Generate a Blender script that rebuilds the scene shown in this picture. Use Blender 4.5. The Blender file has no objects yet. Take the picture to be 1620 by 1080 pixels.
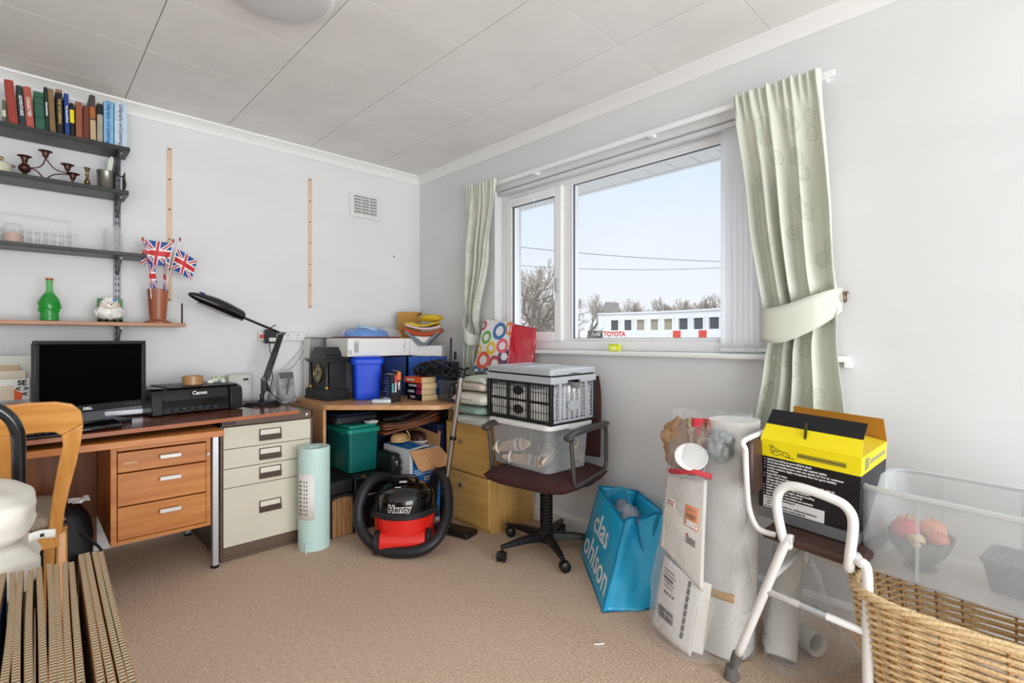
import bpy, bmesh, math, random
from mathutils import Vector, Matrix, Euler
random.seed(7)
PI = math.pi
C = bpy.context.scene.collection
S = bpy.context.scene
R = math.radians

# ------------------------------------------------------------------ camera
cam_d = bpy.data.cameras.new('camera')
cam = bpy.data.objects.new('camera', cam_d); C.objects.link(cam)
cam.location = (-2.297, -3.458, 1.11)
cam.rotation_euler = (R(90), 0, R(46.15 - 90))
cam_d.sensor_width = 36; cam_d.lens = 807 / 1620 * 36; cam_d.shift_y = -3.5 / 1620
cam_d.clip_start = .02; cam_d.clip_end = 400
S.camera = cam
# ------------------------------------------------------------------ world, lights, exposure
S.view_settings.view_transform = 'Standard'; S.view_settings.look = 'None'
S.view_settings.gamma = 1; S.view_settings.exposure = 0.10
S.view_settings.use_curve_mapping = False
wd = bpy.data.worlds.new('sky'); S.world = wd; wd.use_nodes = True
nt = wd.node_tree; nt.nodes.clear()
wo = nt.nodes.new('ShaderNodeOutputWorld'); bg = nt.nodes.new('ShaderNodeBackground')
tc = nt.nodes.new('ShaderNodeTexCoord'); sp = nt.nodes.new('ShaderNodeSeparateXYZ')
rp = nt.nodes.new('ShaderNodeValToRGB')
cn = nt.nodes.new('ShaderNodeTexNoise'); cn.inputs['Scale'].default_value = 2.2; cn.inputs['Detail'].default_value = 5
mx = nt.nodes.new('ShaderNodeMix'); mx.data_type = 'RGBA'
nt.links.new(tc.outputs['Generated'], sp.inputs[0]); nt.links.new(sp.outputs['Z'], rp.inputs[0])
nt.links.new(tc.outputs['Generated'], cn.inputs['Vector'])
rp.color_ramp.elements[0].position = 0.0; rp.color_ramp.elements[0].color = (.89, .92, .96, 1)
rp.color_ramp.elements[1].position = .75; rp.color_ramp.elements[1].color = (.60, .76, .98, 1)
e = rp.color_ramp.elements.new(.3); e.color = (.72, .83, .96, 1)
nt.links.new(rp.outputs[0], mx.inputs[6]); mx.inputs[7].default_value = (.92, .94, .97, 1)
mr = nt.nodes.new('ShaderNodeMapRange'); mr.inputs[1].default_value = .45; mr.inputs[2].default_value = .75; mr.inputs[4].default_value = .8
nt.links.new(cn.outputs['Fac'], mr.inputs[0]); nt.links.new(mr.outputs[0], mx.inputs[0])
nt.links.new(mx.outputs[2], bg.inputs[0]); bg.inputs[1].default_value = 1.0
nt.links.new(bg.outputs[0], wo.inputs[0])

def area(name, loc, rot, sx, sy, power, col=(1, 1, 1), spread=180):
    l = bpy.data.lights.new(name, 'AREA'); l.shape = 'RECTANGLE'; l.size = sx; l.size_y = sy
    l.energy = power; l.color = col; l.spread = R(spread)
    o = bpy.data.objects.new(name, l); C.objects.link(o); o.location = loc; o.rotation_euler = rot
    return o
# added area lamp out of view above the eaves, boosting sky light through the window
area('window_sky_fill', (3.6, -1.9, 5.2), (0, R(47), 0), 3.0, 4.0, 260, (.95, .98, 1))
# fill lamps added out of view behind and left of the camera
area('rear_daylight', (-2.0, -6.9, 1.0), (R(104), 0, 0), 4.0, 2.4, 215, (.97, .985, 1))
area('side_daylight', (-3.35, -2.2, 1.3), (0, R(-118), 0), 1.6, 2.4, 9, (.98, .99, 1))
sun_d = bpy.data.lights.new('sun', 'SUN'); sun_d.energy = 1.6; sun_d.angle = R(20)
sun = bpy.data.objects.new('sun', sun_d); C.objects.link(sun); sun.rotation_euler = (R(50), 0, R(-75)); sun.location = (8, -20, 20)

# ------------------------------------------------------------------ materials
def lin(c):
    return tuple(((v / 255) / 12.92 if v / 255 <= .04045 else ((v / 255 + .055) / 1.055) ** 2.4) for v in c) + (1,)
MATS = {}
def mat(name, col, rough=.5, metal=0, var=0, scale=8, bump=0, bscale=60, spec=.5, trans=0, ior=1.45, alpha=1, sheen=0, coat=0, stretch=(1, 1, 1), col2=None, detail=4, subs=0):
    if name in MATS: return MATS[name]
    m = bpy.data.materials.new(name); m.use_nodes = True; MATS[name] = m
    n = m.node_tree.nodes; l = m.node_tree.links; b = n['Principled BSDF']
    b.inputs['Base Color'].default_value = lin(col); b.inputs['Roughness'].default_value = rough
    b.inputs['Metallic'].default_value = metal; b.inputs['Specular IOR Level'].default_value = spec
    b.inputs['Transmission Weight'].default_value = trans; b.inputs['IOR'].default_value = ior
    b.inputs['Alpha'].default_value = alpha
    b.inputs['Sheen Weight'].default_value = sheen; b.inputs['Coat Weight'].default_value = coat
    b.inputs['Coat Roughness'].default_value = .12
    t = n.new('ShaderNodeTexCoord'); mp = n.new('ShaderNodeMapping'); mp.inputs['Scale'].default_value = stretch
    l.new(t.outputs['Object'], mp.inputs[0])
    if var or col2:
        no = n.new('ShaderNodeTexNoise'); no.inputs['Scale'].default_value = scale; no.inputs['Detail'].default_value = detail
        l.new(mp.outputs[0], no.inputs['Vector'])
        r = n.new('ShaderNodeValToRGB'); l.new(no.outputs['Fac'], r.inputs[0])
        c1 = col; c2 = col2 if col2 else tuple(max(0, v * (1 - var)) for v in col)
        if not col2: c1 = tuple(min(255, v * (1 + var * .5)) for v in col)
        r.color_ramp.elements[0].position = .35; r.color_ramp.elements[1].position = .65
        r.color_ramp.elements[0].color = lin(c2); r.color_ramp.elements[1].color = lin(c1)
        l.new(r.outputs[0], b.inputs['Base Color'])
    if subs:
        tl = n.new('ShaderNodeBsdfTranslucent'); tl.inputs[0].default_value = lin(col); ms = n.new('ShaderNodeMixShader'); ms.inputs[0].default_value = subs
        l.new(b.outputs[0], ms.inputs[1]); l.new(tl.outputs[0], ms.inputs[2]); l.new(ms.outputs[0], n['Material Output'].inputs[0])
    if bump:
        nb = n.new('ShaderNodeTexNoise'); nb.inputs['Scale'].default_value = bscale; nb.inputs['Detail'].default_value = 3
        l.new(mp.outputs[0], nb.inputs['Vector'])
        bp = n.new('ShaderNodeBump'); bp.inputs['Strength'].default_value = bump; bp.inputs['Distance'].default_value = .01
        l.new(nb.outputs['Fac'], bp.inputs['Height']); l.new(bp.outputs[0], b.inputs['Normal'])
    return m
def wood(name, c1, c2, axis='x', rough=.35, scale=1, coat=.15):
    if name in MATS: return MATS[name]
    st = {'x': (1.2, 14, 14), 'y': (14, 1.2, 14), 'z': (14, 14, 1.2)}[axis]
    m = mat(name, c1, rough=rough, col2=c2, scale=2.2 * scale, stretch=st, coat=coat, detail=6, bump=.04, bscale=9)
    return m
def glassy(name, col, rough, trans_mix, gloss=.08):
    """sheet plastic or pane: mostly see-through with a coloured diffuse share"""
    m = bpy.data.materials.new(name); m.use_nodes = True; MATS[name] = m
    n = m.node_tree.nodes; l = m.node_tree.links; n.clear()
    o = n.new('ShaderNodeOutputMaterial'); tr = n.new('ShaderNodeBsdfTransparent'); b = n.new('ShaderNodeBsdfPrincipled')
    b.inputs['Base Color'].default_value = lin(col); b.inputs['Roughness'].default_value = rough
    fr = n.new('ShaderNodeLayerWeight'); fr.inputs[0].default_value = .5
    pw_ = n.new('ShaderNodeMath'); pw_.operation = 'POWER'; pw_.inputs[1].default_value = 4.0; l.new(fr.outputs['Facing'], pw_.inputs[0])
    ad = n.new('ShaderNodeMath'); ad.operation = 'MULTIPLY_ADD'; ad.use_clamp = True; ad.inputs[1].default_value = .75; ad.inputs[2].default_value = trans_mix + .04
    l.new(pw_.outputs[0], ad.inputs[0])
    mi = n.new('ShaderNodeMixShader'); l.new(ad.outputs[0], mi.inputs[0]); l.new(tr.outputs[0], mi.inputs[1]); l.new(b.outputs[0], mi.inputs[2])
    l.new(mi.outputs[0], o.inputs[0])
    return m

# ------------------------------------------------------------------ mesh helpers
def T(x=0, y=0, z=0, rx=0, ry=0, rz=0, s=1):
    return Matrix.Translation((x, y, z)) @ Euler((rx, ry, rz)).to_matrix().to_4x4() @ Matrix.Scale(s, 4)
class MB:
    def __init__(s): s.bm = bmesh.new(); s.mi = 0
    def _add(s, vs, fs, M=None, mi=None):
        vv = [s.bm.verts.new((M @ Vector(v)) if M else v) for v in vs]
        for f in fs:
            try:
                fc = s.bm.faces.new([vv[i] for i in f]); fc.material_index = s.mi if mi is None else mi
            except ValueError: pass
        return s
    def box(s, x0, x1, y0, y1, z0, z1, M=None, mi=None, taper=0):
        t = taper
        vs = [(x0 + t, y0 + t, z0), (x1 - t, y0 + t, z0), (x1 - t, y1 - t, z0), (x0 + t, y1 - t, z0), (x0, y0, z1), (x1, y0, z1), (x1, y1, z1), (x0, y1, z1)]
        return s._add(vs, [(0, 3, 2, 1), (4, 5, 6, 7), (0, 1, 5, 4), (1, 2, 6, 5), (2, 3, 7, 6), (3, 0, 4, 7)], M, mi)
    def rbox(s, x0, x1, y0, y1, z0, z1, r, M=None, n=4, mi=None, taper=0, holl=None):
        """box with rounded vertical corners"""
        def ring(z, t):
            out = []
            for cx, cy, a in ((x1 - r, y1 - r, 0), (x0 + r, y1 - r, 90), (x0 + r, y0 + r, 180), (x1 - r, y0 + r, 270)):
                for k in range(n + 1):
                    an = R(a + 90 * k / n); px = cx + r * math.cos(an); py = cy + r * math.sin(an)
                    mxx, myy = (x0 + x1) / 2, (y0 + y1) / 2
                    out.append((mxx + (px - mxx) * (1 - t), myy + (py - myy) * (1 - t), z))
            return out
        a = ring(z0, taper); b = ring(z1, 0); N = len(a)
        fs = [(i, (i + 1) % N, N + (i + 1) % N, N + i) for i in range(N)]
        return s._add(a + b, fs + [tuple(range(N - 1, -1, -1)), tuple(range(N, 2 * N))], M, mi)
    def tub(s, x0, x1, y0, y1, z0, z1, r, th, taper=.05, M=None, n=4, mi=None):
        """open-topped container with wall thickness"""
        def ring(z, t, ins):
            out = []; X0, X1, Y0, Y1 = x0 + ins, x1 - ins, y0 + ins, y1 - ins; rr = max(.002, r - ins)
            mxx, myy = (x0 + x1) / 2, (y0 + y1) / 2
            for cx, cy, a in ((X1 - rr, Y1 - rr, 0), (X0 + rr, Y1 - rr, 90), (X0 + rr, Y0 + rr, 180), (X1 - rr, Y0 + rr, 270)):
                for k in range(n + 1):
                    an = R(a + 90 * k / n); px = cx + rr * math.cos(an); py = cy + rr * math.sin(an)
                    out.append((mxx + (px - mxx) * (1 - t), myy + (py - myy) * (1 - t), z))
            return out
        rs = [ring(z0, taper, 0), ring(z1, 0, 0), ring(z1, 0, th), ring(z0 + th, taper, th)]
        N = len(rs[0]); vs = sum(rs, []); fs = []
        for k in range(3):
            for i in range(N): fs.append((k * N + i, k * N + (i + 1) % N, (k + 1) * N + (i + 1) % N, (k + 1) * N + i))
        fs.append(tuple(range(N - 1, -1, -1))); fs.append(tuple(range(3 * N, 4 * N)))
        return s._add(vs, fs, M, mi)
    def prism(s, pts, a0, a1, axis='y', M=None, mi=None):
        """pts 2D outline extruded along axis from a0 to a1"""
        def mk(p, a): return {'y': (p[0], a, p[1]), 'x': (a, p[0], p[1]), 'z': (p[0], p[1], a)}[axis]
        N = len(pts); vs = [mk(p, a0) for p in pts] + [mk(p, a1) for p in pts]
        fs = [(i, (i + 1) % N, N + (i + 1) % N, N + i) for i in range(N)] + [tuple(range(N - 1, -1, -1)), tuple(range(N, 2 * N))]
        return s._add(vs, fs, M, mi)
    def lathe(s, prof, seg=24, M=None, mi=None, sx=1, sy=1, cap=True):
        vs = []; fs = []
        for (r, z) in prof:
            for k in range(seg):
                a = 2 * PI * k / seg; vs.append((r * math.cos(a) * sx, r * math.sin(a) * sy, z))
        for i in range(len(prof) - 1):
            for k in range(seg): fs.append((i * seg + k, i * seg + (k + 1) % seg, (i + 1) * seg + (k + 1) % seg, (i + 1) * seg + k))
        if cap:
            if prof[0][0] > 1e-5: fs.append(tuple(range(seg - 1, -1, -1)))
            if prof[-1][0] > 1e-5: fs.append(tuple(range((len(prof) - 1) * seg, len(prof) * seg)))
        return s._add(vs, fs, M, mi)
    def tube(s, pts, r, seg=10, M=None, mi=None, closed=False, smooth=0, flat=None, cap=True):
        P = [Vector(p) for p in pts]
        if smooth:
            P = spline(P, smooth, closed)
        n = len(P); rings = []; up = None
        rs = r if isinstance(r, (list, tuple)) else [r] * n
        if len(rs) != n: rs = [rs[min(len(rs) - 1, int(i * len(rs) / n))] for i in range(n)]
        for i in range(n):
            if closed: d = (P[(i + 1) % n] - P[i - 1])
            else: d = (P[min(i + 1, n - 1)] - P[max(i - 1, 0)])
            if d.length < 1e-9: d = Vector((0, 0, 1))
            d.normalize()
            if up is None: up = Vector((0, 0, 1)) if abs(d.z) < .9 else Vector((1, 0, 0))
            u = (up - d * up.dot(d))
            if u.length < 1e-6: u = d.orthogonal()
            u.normalize(); v = d.cross(u); up = u
            ru, rv = (rs[i], rs[i]) if not flat else flat
            rings.append([P[i] + u * math.cos(2 * PI * k / seg) * ru + v * math.sin(2 * PI * k / seg) * rv for k in range(seg)])
        vs = [tuple(p) for rg in rings for p in rg]; fs = []
        m = n if closed else n - 1
        for i in range(m):
            j = (i + 1) % n
            for k in range(seg): fs.append((i * seg + k, i * seg + (k + 1) % seg, j * seg + (k + 1) % seg, j * seg + k))
        if not closed and cap:
            fs.append(tuple(range(seg - 1, -1, -1))); fs.append(tuple(range((n - 1) * seg, n * seg)))
        return s._add(vs, fs, M, mi)
    def grid(s, nu, nv, f, M=None, mf=None, closed_u=False):
        vs = []; idx = []
        for j in range(nv + 1):
            for i in range(nu + (0 if closed_u else 1)): vs.append(f(i / nu, j / nv))
        w = nu if closed_u else nu + 1
        vv = [s.bm.verts.new((M @ Vector(v)) if M else v) for v in vs]
        for j in range(nv):
            for i in range(nu):
                a = j * w + i; b = j * w + (i + 1) % w
                try:
                    fc = s.bm.faces.new((vv[a], vv[b], vv[b + w], vv[a + w]))
                    fc.material_index = mf((i + .5) / nu, (j + .5) / nv) if mf else s.mi
                except ValueError: pass
        return s
    def ball(s, x, y, z, rx, ry=None, rz=None, seg=16, M=None, mi=None):
        ry = ry or rx; rz = rz or rx
        h = seg // 2
        MM = (M or Matrix.Identity(4)) @ Matrix.Translation((x, y, z))
        prof = [(math.sin(PI * k / h), -math.cos(PI * k / h)) for k in range(h + 1)]
        vs = [(0, 0, -rz)]; fs = []
        for (r, zz) in prof[1:-1]:
            for k in range(seg):
                a = 2 * PI * k / seg; vs.append((r * math.cos(a) * rx, r * math.sin(a) * ry, zz * rz))
        vs.append((0, 0, rz)); L = len(vs) - 1
        for k in range(seg): fs.append((0, 1 + (k + 1) % seg, 1 + k))
        for i in range(h - 2):
            for k in range(seg):
                a = 1 + i * seg; fs.append((a + k, a + (k + 1) % seg, a + seg + (k + 1) % seg, a + seg + k))
        a = 1 + (h - 2) * seg
        for k in range(seg): fs.append((L, a + k, a + (k + 1) % seg))
        return s._add(vs, fs, MM, mi)
    def build(s, name, m, parent=None, bevel=0, w=False, smooth=True, solid=0, ang=35, seg=2, sub=0, off=-1):
        """link as ONE mesh object; w=True: vertices were given in world coordinates"""
        bmesh.ops.recalc_face_normals(s.bm, faces=s.bm.faces[:])
        me = bpy.data.meshes.new(name); 
        if w and parent is not None: s.bm.transform(wm(parent).inverted())
        s.bm.to_mesh(me); s.bm.free()
        for x in (m if isinstance(m, (list, tuple)) else [m]): me.materials.append(x)
        if smooth:
            me.polygons.foreach_set('use_smooth', [True] * len(me.polygons)); me.set_sharp_from_angle(angle=R(ang))
        o = bpy.data.objects.new(name, me); C.objects.link(o)
        if parent is not None: o.parent = parent
        if solid:
            md = o.modifiers.new('thickness', 'SOLIDIFY'); md.thickness = solid; md.offset = off
        if bevel:
            md = o.modifiers.new('bevel', 'BEVEL'); md.width = bevel; md.segments = seg; md.limit_method = 'ANGLE'; md.angle_limit = R(40)
        if sub:
            md = o.modifiers.new('sub', 'SUBSURF'); md.levels = sub; md.render_levels = sub
        return o
def wm(o):
    M = Matrix.Translation(o.location) @ o.rotation_euler.to_matrix().to_4x4()
    return (wm(o.parent) @ M) if o.parent else M
def spline(P, n, closed=False):
    out = []; N = len(P); m = N if closed else N - 1
    for i in range(m):
        p0 = P[i - 1] if (i > 0 or closed) else P[0]; p1 = P[i]; p2 = P[(i + 1) % N]; p3 = P[(i + 2) % N] if (closed or i + 2 < N) else P[-1]
        for k in range(n):
            t = k / n; out.append(.5 * ((2 * p1) + (p2 - p0) * t + (2 * p0 - 5 * p1 + 4 * p2 - p3) * t * t + (3 * p1 - p0 - 3 * p2 + p3) * t ** 3))
    if not closed: out.append(P[-1])
    return out
def tag(o, label, cat, group=None):
    o['label'] = label; o['category'] = cat
    if group: o['group'] = group
    return o
def thing(name, label, cat, loc=(0, 0, 0), rz=0, group=None, rot=None):
    o = bpy.data.objects.new(name, None); C.objects.link(o); o.empty_display_size = .05
    o.location = loc; o.rotation_euler = rot if rot else (0, 0, rz)
    return tag(o, label, cat, group)
def struct(o, label=None):
    o['kind'] = 'structure'
    if label: o['label'] = label
    return o
def text(body, size, m, parent, M, name='lettering', depth=.0006, bold=0, align='CENTER', sx=1, w=False, fn=None, spacing=1, lines=1):
    cu = bpy.data.curves.new('t', 'FONT'); cu.body = body; cu.size = size; cu.extrude = depth; cu.offset = bold
    cu.align_x = align; cu.align_y = 'CENTER'; cu.space_character = spacing; cu.space_line = lines; cu.resolution_u = 3
    o = bpy.data.objects.new('t', cu); C.objects.link(o)
    bpy.context.view_layer.update()
    me = bpy.data.meshes.new_from_object(o.evaluated_get(bpy.context.evaluated_depsgraph_get()))
    bpy.data.objects.remove(o); bpy.data.curves.remove(cu)
    me.transform(Matrix.Diagonal((sx, 1, 1, 1)))
    if fn:
        for v in me.vertices: v.co = fn(v.co)
    me.transform(M if not w else wm(parent).inverted() @ M)
    me.materials.clear(); me.materials.append(m); me.name = name
    r = bpy.data.objects.new(name, me); C.objects.link(r); r.parent = parent
    return r
def facing(p, nx, ny, roll=0):
    """matrix for lettering on a vertical face whose outward normal is (nx, ny)"""
    n = Vector((nx, ny, 0)).normalized(); z = Vector((0, 0, 1)); x = z.cross(n)
    M = Matrix((x, z, n)).transposed().to_4x4()
    return Matrix.Translation(p) @ M @ Matrix.Rotation(roll, 4, 'Z')
def add_crumple(mb, w_, d, h, amp=.12, seed=0, M=None, n=40):
    """irregular crumpled ball of paper or film standing on z=0"""
    from mathutils import noise
    def f(u, v):
        a = 2 * PI * u; p = PI * (v - .5); dr = Vector((math.cos(a) * math.cos(p), math.sin(a) * math.cos(p), math.sin(p)))
        k = 1 + amp * (noise.noise(dr * 1.8 + Vector((seed, 0, 0))) * 1.6 + abs(noise.noise(dr * 4 + Vector((0, seed, 0)))) * 1.3 - .3)
        return (dr.x * w_ / 2 * k, dr.y * d / 2 * k, h / 2 + dr.z * h / 2 * (k if dr.z > 0 else min(k, 1)))
    mb.grid(n, n // 2, f, M=M, closed_u=True); bmesh.ops.remove_doubles(mb.bm, verts=mb.bm.verts[:], dist=.0003)
    return mb
def cushion_f(w, d, h, pin=.35, z0=0, wob=0, seed=0):
    rr = random.Random(seed); a = [rr.uniform(0, 6) for _ in range(6)]
    def mk(sign):
        def f(u, v):
            x, y = u * 2 - 1, v * 2 - 1
            e = (max(0, 1 - abs(x) ** 5.5) * max(0, 1 - abs(y) ** 5.5)) ** .5
            inx = 1 - .05 * (1 - abs(y) ** 2) * 0 - .04 * (1 - y * y); iny = 1 - .04 * (1 - x * x)
            zz = h / 2 * e * sign + wob * math.sin(3 * x + a[0]) * math.cos(2.6 * y + a[1])
            return (x * w / 2 * inx, y * d / 2 * iny, z0 + h / 2 + zz)
        return f
    return mk
def add_cushion(mb, w, d, h, M=None, wob=0, seed=0, n=18):
    mk = cushion_f(w, d, h, wob=wob, seed=seed)
    mb.grid(n, n, mk(1), M); mb.grid(n, n, mk(-1), M)
    bmesh.ops.remove_doubles(mb.bm, verts=mb.bm.verts[:], dist=.0004)
    return mb

# ------------------------------------------------------------------ palette
wallm = mat('wall_paint', (222, 223, 223), rough=.75, var=.014, scale=1.6, bump=.05, bscale=14, stretch=(1, 1, 2.2))
ceilm = mat('ceiling_tile', (236, 234, 231), rough=.85, bump=.06, bscale=120, var=.02, scale=3)
gapm = mat('ceiling_gap', (120, 118, 115), rough=.9)
whitep = mat('white_gloss_paint', (236, 236, 234), rough=.3)
upvc = mat('white_upvc', (244, 245, 246), rough=.25)
carpet = mat('carpet', (232, 206, 183), rough=.95, col2=(208, 179, 153), scale=70, bump=.7, bscale=130, stretch=(1, 2.2, 1), spec=.1)
n_ = carpet.node_tree.nodes; l_ = carpet.node_tree.links; b_ = n_['Principled BSDF']
tc2 = n_.new('ShaderNodeTexCoord'); ckr = n_.new('ShaderNodeTexChecker'); ckr.inputs['Scale'].default_value = 17; l_.new(tc2.outputs['Object'], ckr.inputs['Vector'])
wx_ = n_.new('ShaderNodeTexWave'); wy_ = n_.new('ShaderNodeTexWave'); wx_.bands_direction = 'X'; wy_.bands_direction = 'Y'
for w__ in (wx_, wy_): w__.inputs['Scale'].default_value = 26; w__.inputs['Distortion'].default_value = 1.6; w__.inputs['Detail'].default_value = 2; l_.new(tc2.outputs['Object'], w__.inputs['Vector'])
mw_ = n_.new('ShaderNodeMix'); l_.new(ckr.outputs['Fac'], mw_.inputs[0]); l_.new(wx_.outputs['Fac'], mw_.inputs[2]); l_.new(wy_.outputs['Fac'], mw_.inputs[3])
bw_ = n_.new('ShaderNodeBump'); bw_.inputs['Strength'].default_value = .35; bw_.inputs['Distance'].default_value = .004
old_ = b_.inputs['Normal'].links[0].from_socket; l_.new(old_, bw_.inputs['Normal']); l_.new(mw_.outputs[0], bw_.inputs['Height']); l_.new(bw_.outputs[0], b_.inputs['Normal'])
blackp = mat('black_plastic', (24, 24, 26), rough=.35)
blackm = mat('black_matt', (20, 20, 22), rough=.6)
blackg = mat('black_gloss', (9, 9, 10), rough=.12, coat=.6)
darkm = mat('dark_metal', (58, 56, 58), rough=.35, metal=.6)
chrome = mat('chrome', (205, 205, 205), rough=.16, metal=1)
steel = mat('brushed_steel', (175, 175, 172), rough=.3, metal=1)
alu = mat('aluminium', (190, 194, 200), rough=.38, metal=.7)
whitel = mat('white_ink', (240, 240, 240), rough=.5)
blacki = mat('black_ink', (16, 16, 18), rough=.5)
paper = mat('paper', (236, 234, 228), rough=.7)
cream = mat('page_edges', (222, 196, 150), rough=.8, var=.06, scale=40, stretch=(1, 1, 30))
card = mat('cardboard', (190, 150, 108), rough=.8, var=.06, scale=6)
brass = mat('aged_brass', (140, 122, 82), rough=.35, metal=.9)
copper = mat('aged_copper', (96, 66, 60), rough=.35, metal=.8)

# ------------------------------------------------------------------ the room
fl = MB().box(-3.5, .25, -5.0, .1, -.08, 0).build('floor', carpet, smooth=False); struct(fl, 'beige patterned carpet')
bw = MB().box(-3.5, .25, 0, .12, 0, 2.46).build('wall_back', wallm, smooth=False); struct(bw, 'off-white painted wall behind the desk')
ww = MB()
OY0, OY1, OZ0, OZ1 = -2.66, -.90, 1.045, 2.10
ww.box(0, .25, -5.0, OY0, 0, 2.46).box(0, .25, OY1, 0, 0, 2.46).box(0, .25, OY0, OY1, 0, OZ0).box(0, .25, OY0, OY1, OZ1, 2.46)
struct(ww.build('wall_right', wallm, smooth=False), 'off-white painted wall with the window')
lw = MB().box(-3.52, -3.42, -5.0, .1, 0, 2.46).build('wall_left', wallm, smooth=False); struct(lw)
# ceiling: tiles with fine open joints under a backing board
cb = MB().box(-3.5, .25, -5.0, .1, 2.405, 2.5).build('ceiling', gapm, smooth=False); struct(cb, 'tiled white ceiling')
ct = MB()
xs = [-3.5, -3.378, -2.885, -2.392, -1.899, -1.402, -.906, -.412, .03]
ys = [.02, -.195, -.688, -1.185, -1.68, -2.174, -2.67, -3.165, -3.66, -4.155, -4.65, -5.0]
for i in range(len(xs) - 1):
    for j in range(len(ys) - 1):
        ct.box(xs[i] + .0016, xs[i + 1] - .0016, ys[j + 1] + .0009, ys[j] - .0009, 2.398, 2.406)
ctl = ct.build('ceiling_tile', ceilm, cb, bevel=.0012, seg=1, smooth=False)
# coving
prof = [(0, 2.402), (0, 2.340), (.006, 2.338), (.010, 2.352), (.022, 2.368), (.040, 2.384), (.048, 2.388), (.050, 2.402)]
struct(MB().prism([(-p[0], p[1]) for p in prof], -3.4, .0, 'x').build('trim_1', whitep, ang=50), 'white coving along the back wall')
struct(MB().prism([(-p[0], p[1]) for p in prof], -5.0, .0, 'y').build('trim_2', whitep, ang=50), 'white coving above the window')
bp_ = [(0, 0), (-.016, 0), (-.016, .075), (-.010, .088), (-.006, .095), (0, .095)]
struct(MB().prism(bp_, -3.4, .0, 'x').build('baseboard_back', whitep, smooth=False))
struct(MB().prism(bp_, -5.0, -.0, 'y').build('baseboard_right', whitep, smooth=False))

# ceiling light
cl = thing('ceiling_light', 'round white glass dome light on the tiled ceiling', 'ceiling light', (-1.62, -1.535, 2.398))
MB().lathe([(.185, 0), (.188, -.02), (.180, -.028), (.0, -.028)], 40).build('base_ring', whitep, cl)
MB().lathe([(.17, -.029)] + [(.17 * math.cos(a), -.029 - .028 * math.sin(a)) for a in [k * PI / 20 for k in range(1, 10)]] + [(0.001, -.0572)], 40).build('glass_dome', mat('opal_glass', (205, 207, 208), rough=.3), cl)

# ------------------------------------------------------------------ window
def frame_bars(mb, y0, y1, z0, z1, w, x0, x1):
    mb.box(x0, x1, y0, y0 + w, z0, z1).box(x0, x1, y1 - w, y1, z0, z1).box(x0, x1, y0 + w, y1 - w, z0, z0 + w).box(x0, x1, y0 + w, y1 - w, z1 - w, z1)
wf = MB(); frame_bars(wf, OY0 + .002, OY1 - .002, OZ0 + .002, OZ1 - .002, .055, .07, .14)
wf.box(.07, .14, -1.505, -1.44, OZ0 + .057, OZ1 - .057)
win = wf.build('window_1', upvc, bevel=.004); struct(win, 'white double-glazed window')
sb = MB(); frame_bars(sb, -1.442, -.955, OZ0 + .055, OZ1 - .055, .058, .052, .12)
sash = sb.build('window_sash', upvc, win, bevel=.006); 
MB().box(.044, .052, -1.22, -1.02, 1.985, 2.01).build('trickle_vent', upvc, win, bevel=.003)
bd = MB(); frame_bars(bd, OY0 + .057, -1.505, OZ0 + .057, OZ1 - .057, .014, .066, .12)
bd.build('glazing_bead', upvc, win, bevel=.003)
rb = MB(); frame_bars(rb, -1.386, -1.011, 1.156, 1.989, .004, .056, .075)
frame_bars(rb, OY0 + .071, -1.519, 1.114, 2.031, .004, .072, .085)
rb.build('rubber_seal', mat('grey_seal', (90, 92, 98), rough=.6), win)
gl = glassy('window_glass', (250, 252, 255), .02, .0)
MB().box(.088, .092, -1.39, -1.005, 1.15, 1.995).build('glass', gl, win, smooth=False)
MB().box(.092, .096, OY0 + .066, -1.514, 1.11, 2.036).build('glass', gl, win, smooth=False)
hd = MB(); hd.box(.030, .052, -1.425, -1.40, 1.40, 1.48); hd.tube([(.032, -1.412, 1.455), (.018, -1.412, 1.45), (.014, -1.414, 1.40), (.016, -1.418, 1.345)], [.009, .008, .008, .007], 8)
hd.build('window_handle', mat('satin_handle', (196, 196, 194), rough=.3, metal=.5), win, bevel=.002)
struct(MB().box(-.045, .07, -2.945, -.66, 1.022, 1.046).build('trim_3', whitep, bevel=.008, seg=3), 'white rounded window board')
MB().box(-.035, .0, -2.955, -2.93, 1.0, 1.024).build('trim_4', whitep, bevel=.004).__setitem__('kind', 'structure')

vb = thing('vertical_blind', 'white vertical slat blind drawn to the right end of the window', 'blind', (.035, -1.75, 2.085))
MB().box(-.018, .018, -.88, .83, -.012, .012).build('headrail', mat('blind_rail', (225, 226, 228), rough=.4), vb, bevel=.003)
slm = mat('blind_fabric', (248, 248, 249), rough=.8, subs=.6)
for k in range(8):
    yy = -.705 - k * .024
    M_ = T(0, yy, 0, rz=R(78 + (k % 3) * 2))
    MB().grid(6, 1, lambda u, v: (-.034 + .068 * u, .004 * math.sin(u * PI), -.014 - v * 1.005), M=M_).build('slat', slm, vb)
    MB().box(-.034, .034, -.002, .004, -1.03, -1.015, M=M_).build('weight', upvc, vb)
ch = MB(); ch.tube([(-.02, -.70 - k * .0055, -1.027 - .006 * abs(math.sin(k * PI / 3))) for k in range(31)], .0012, 5)
ch.build('chain', upvc, vb)

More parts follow.
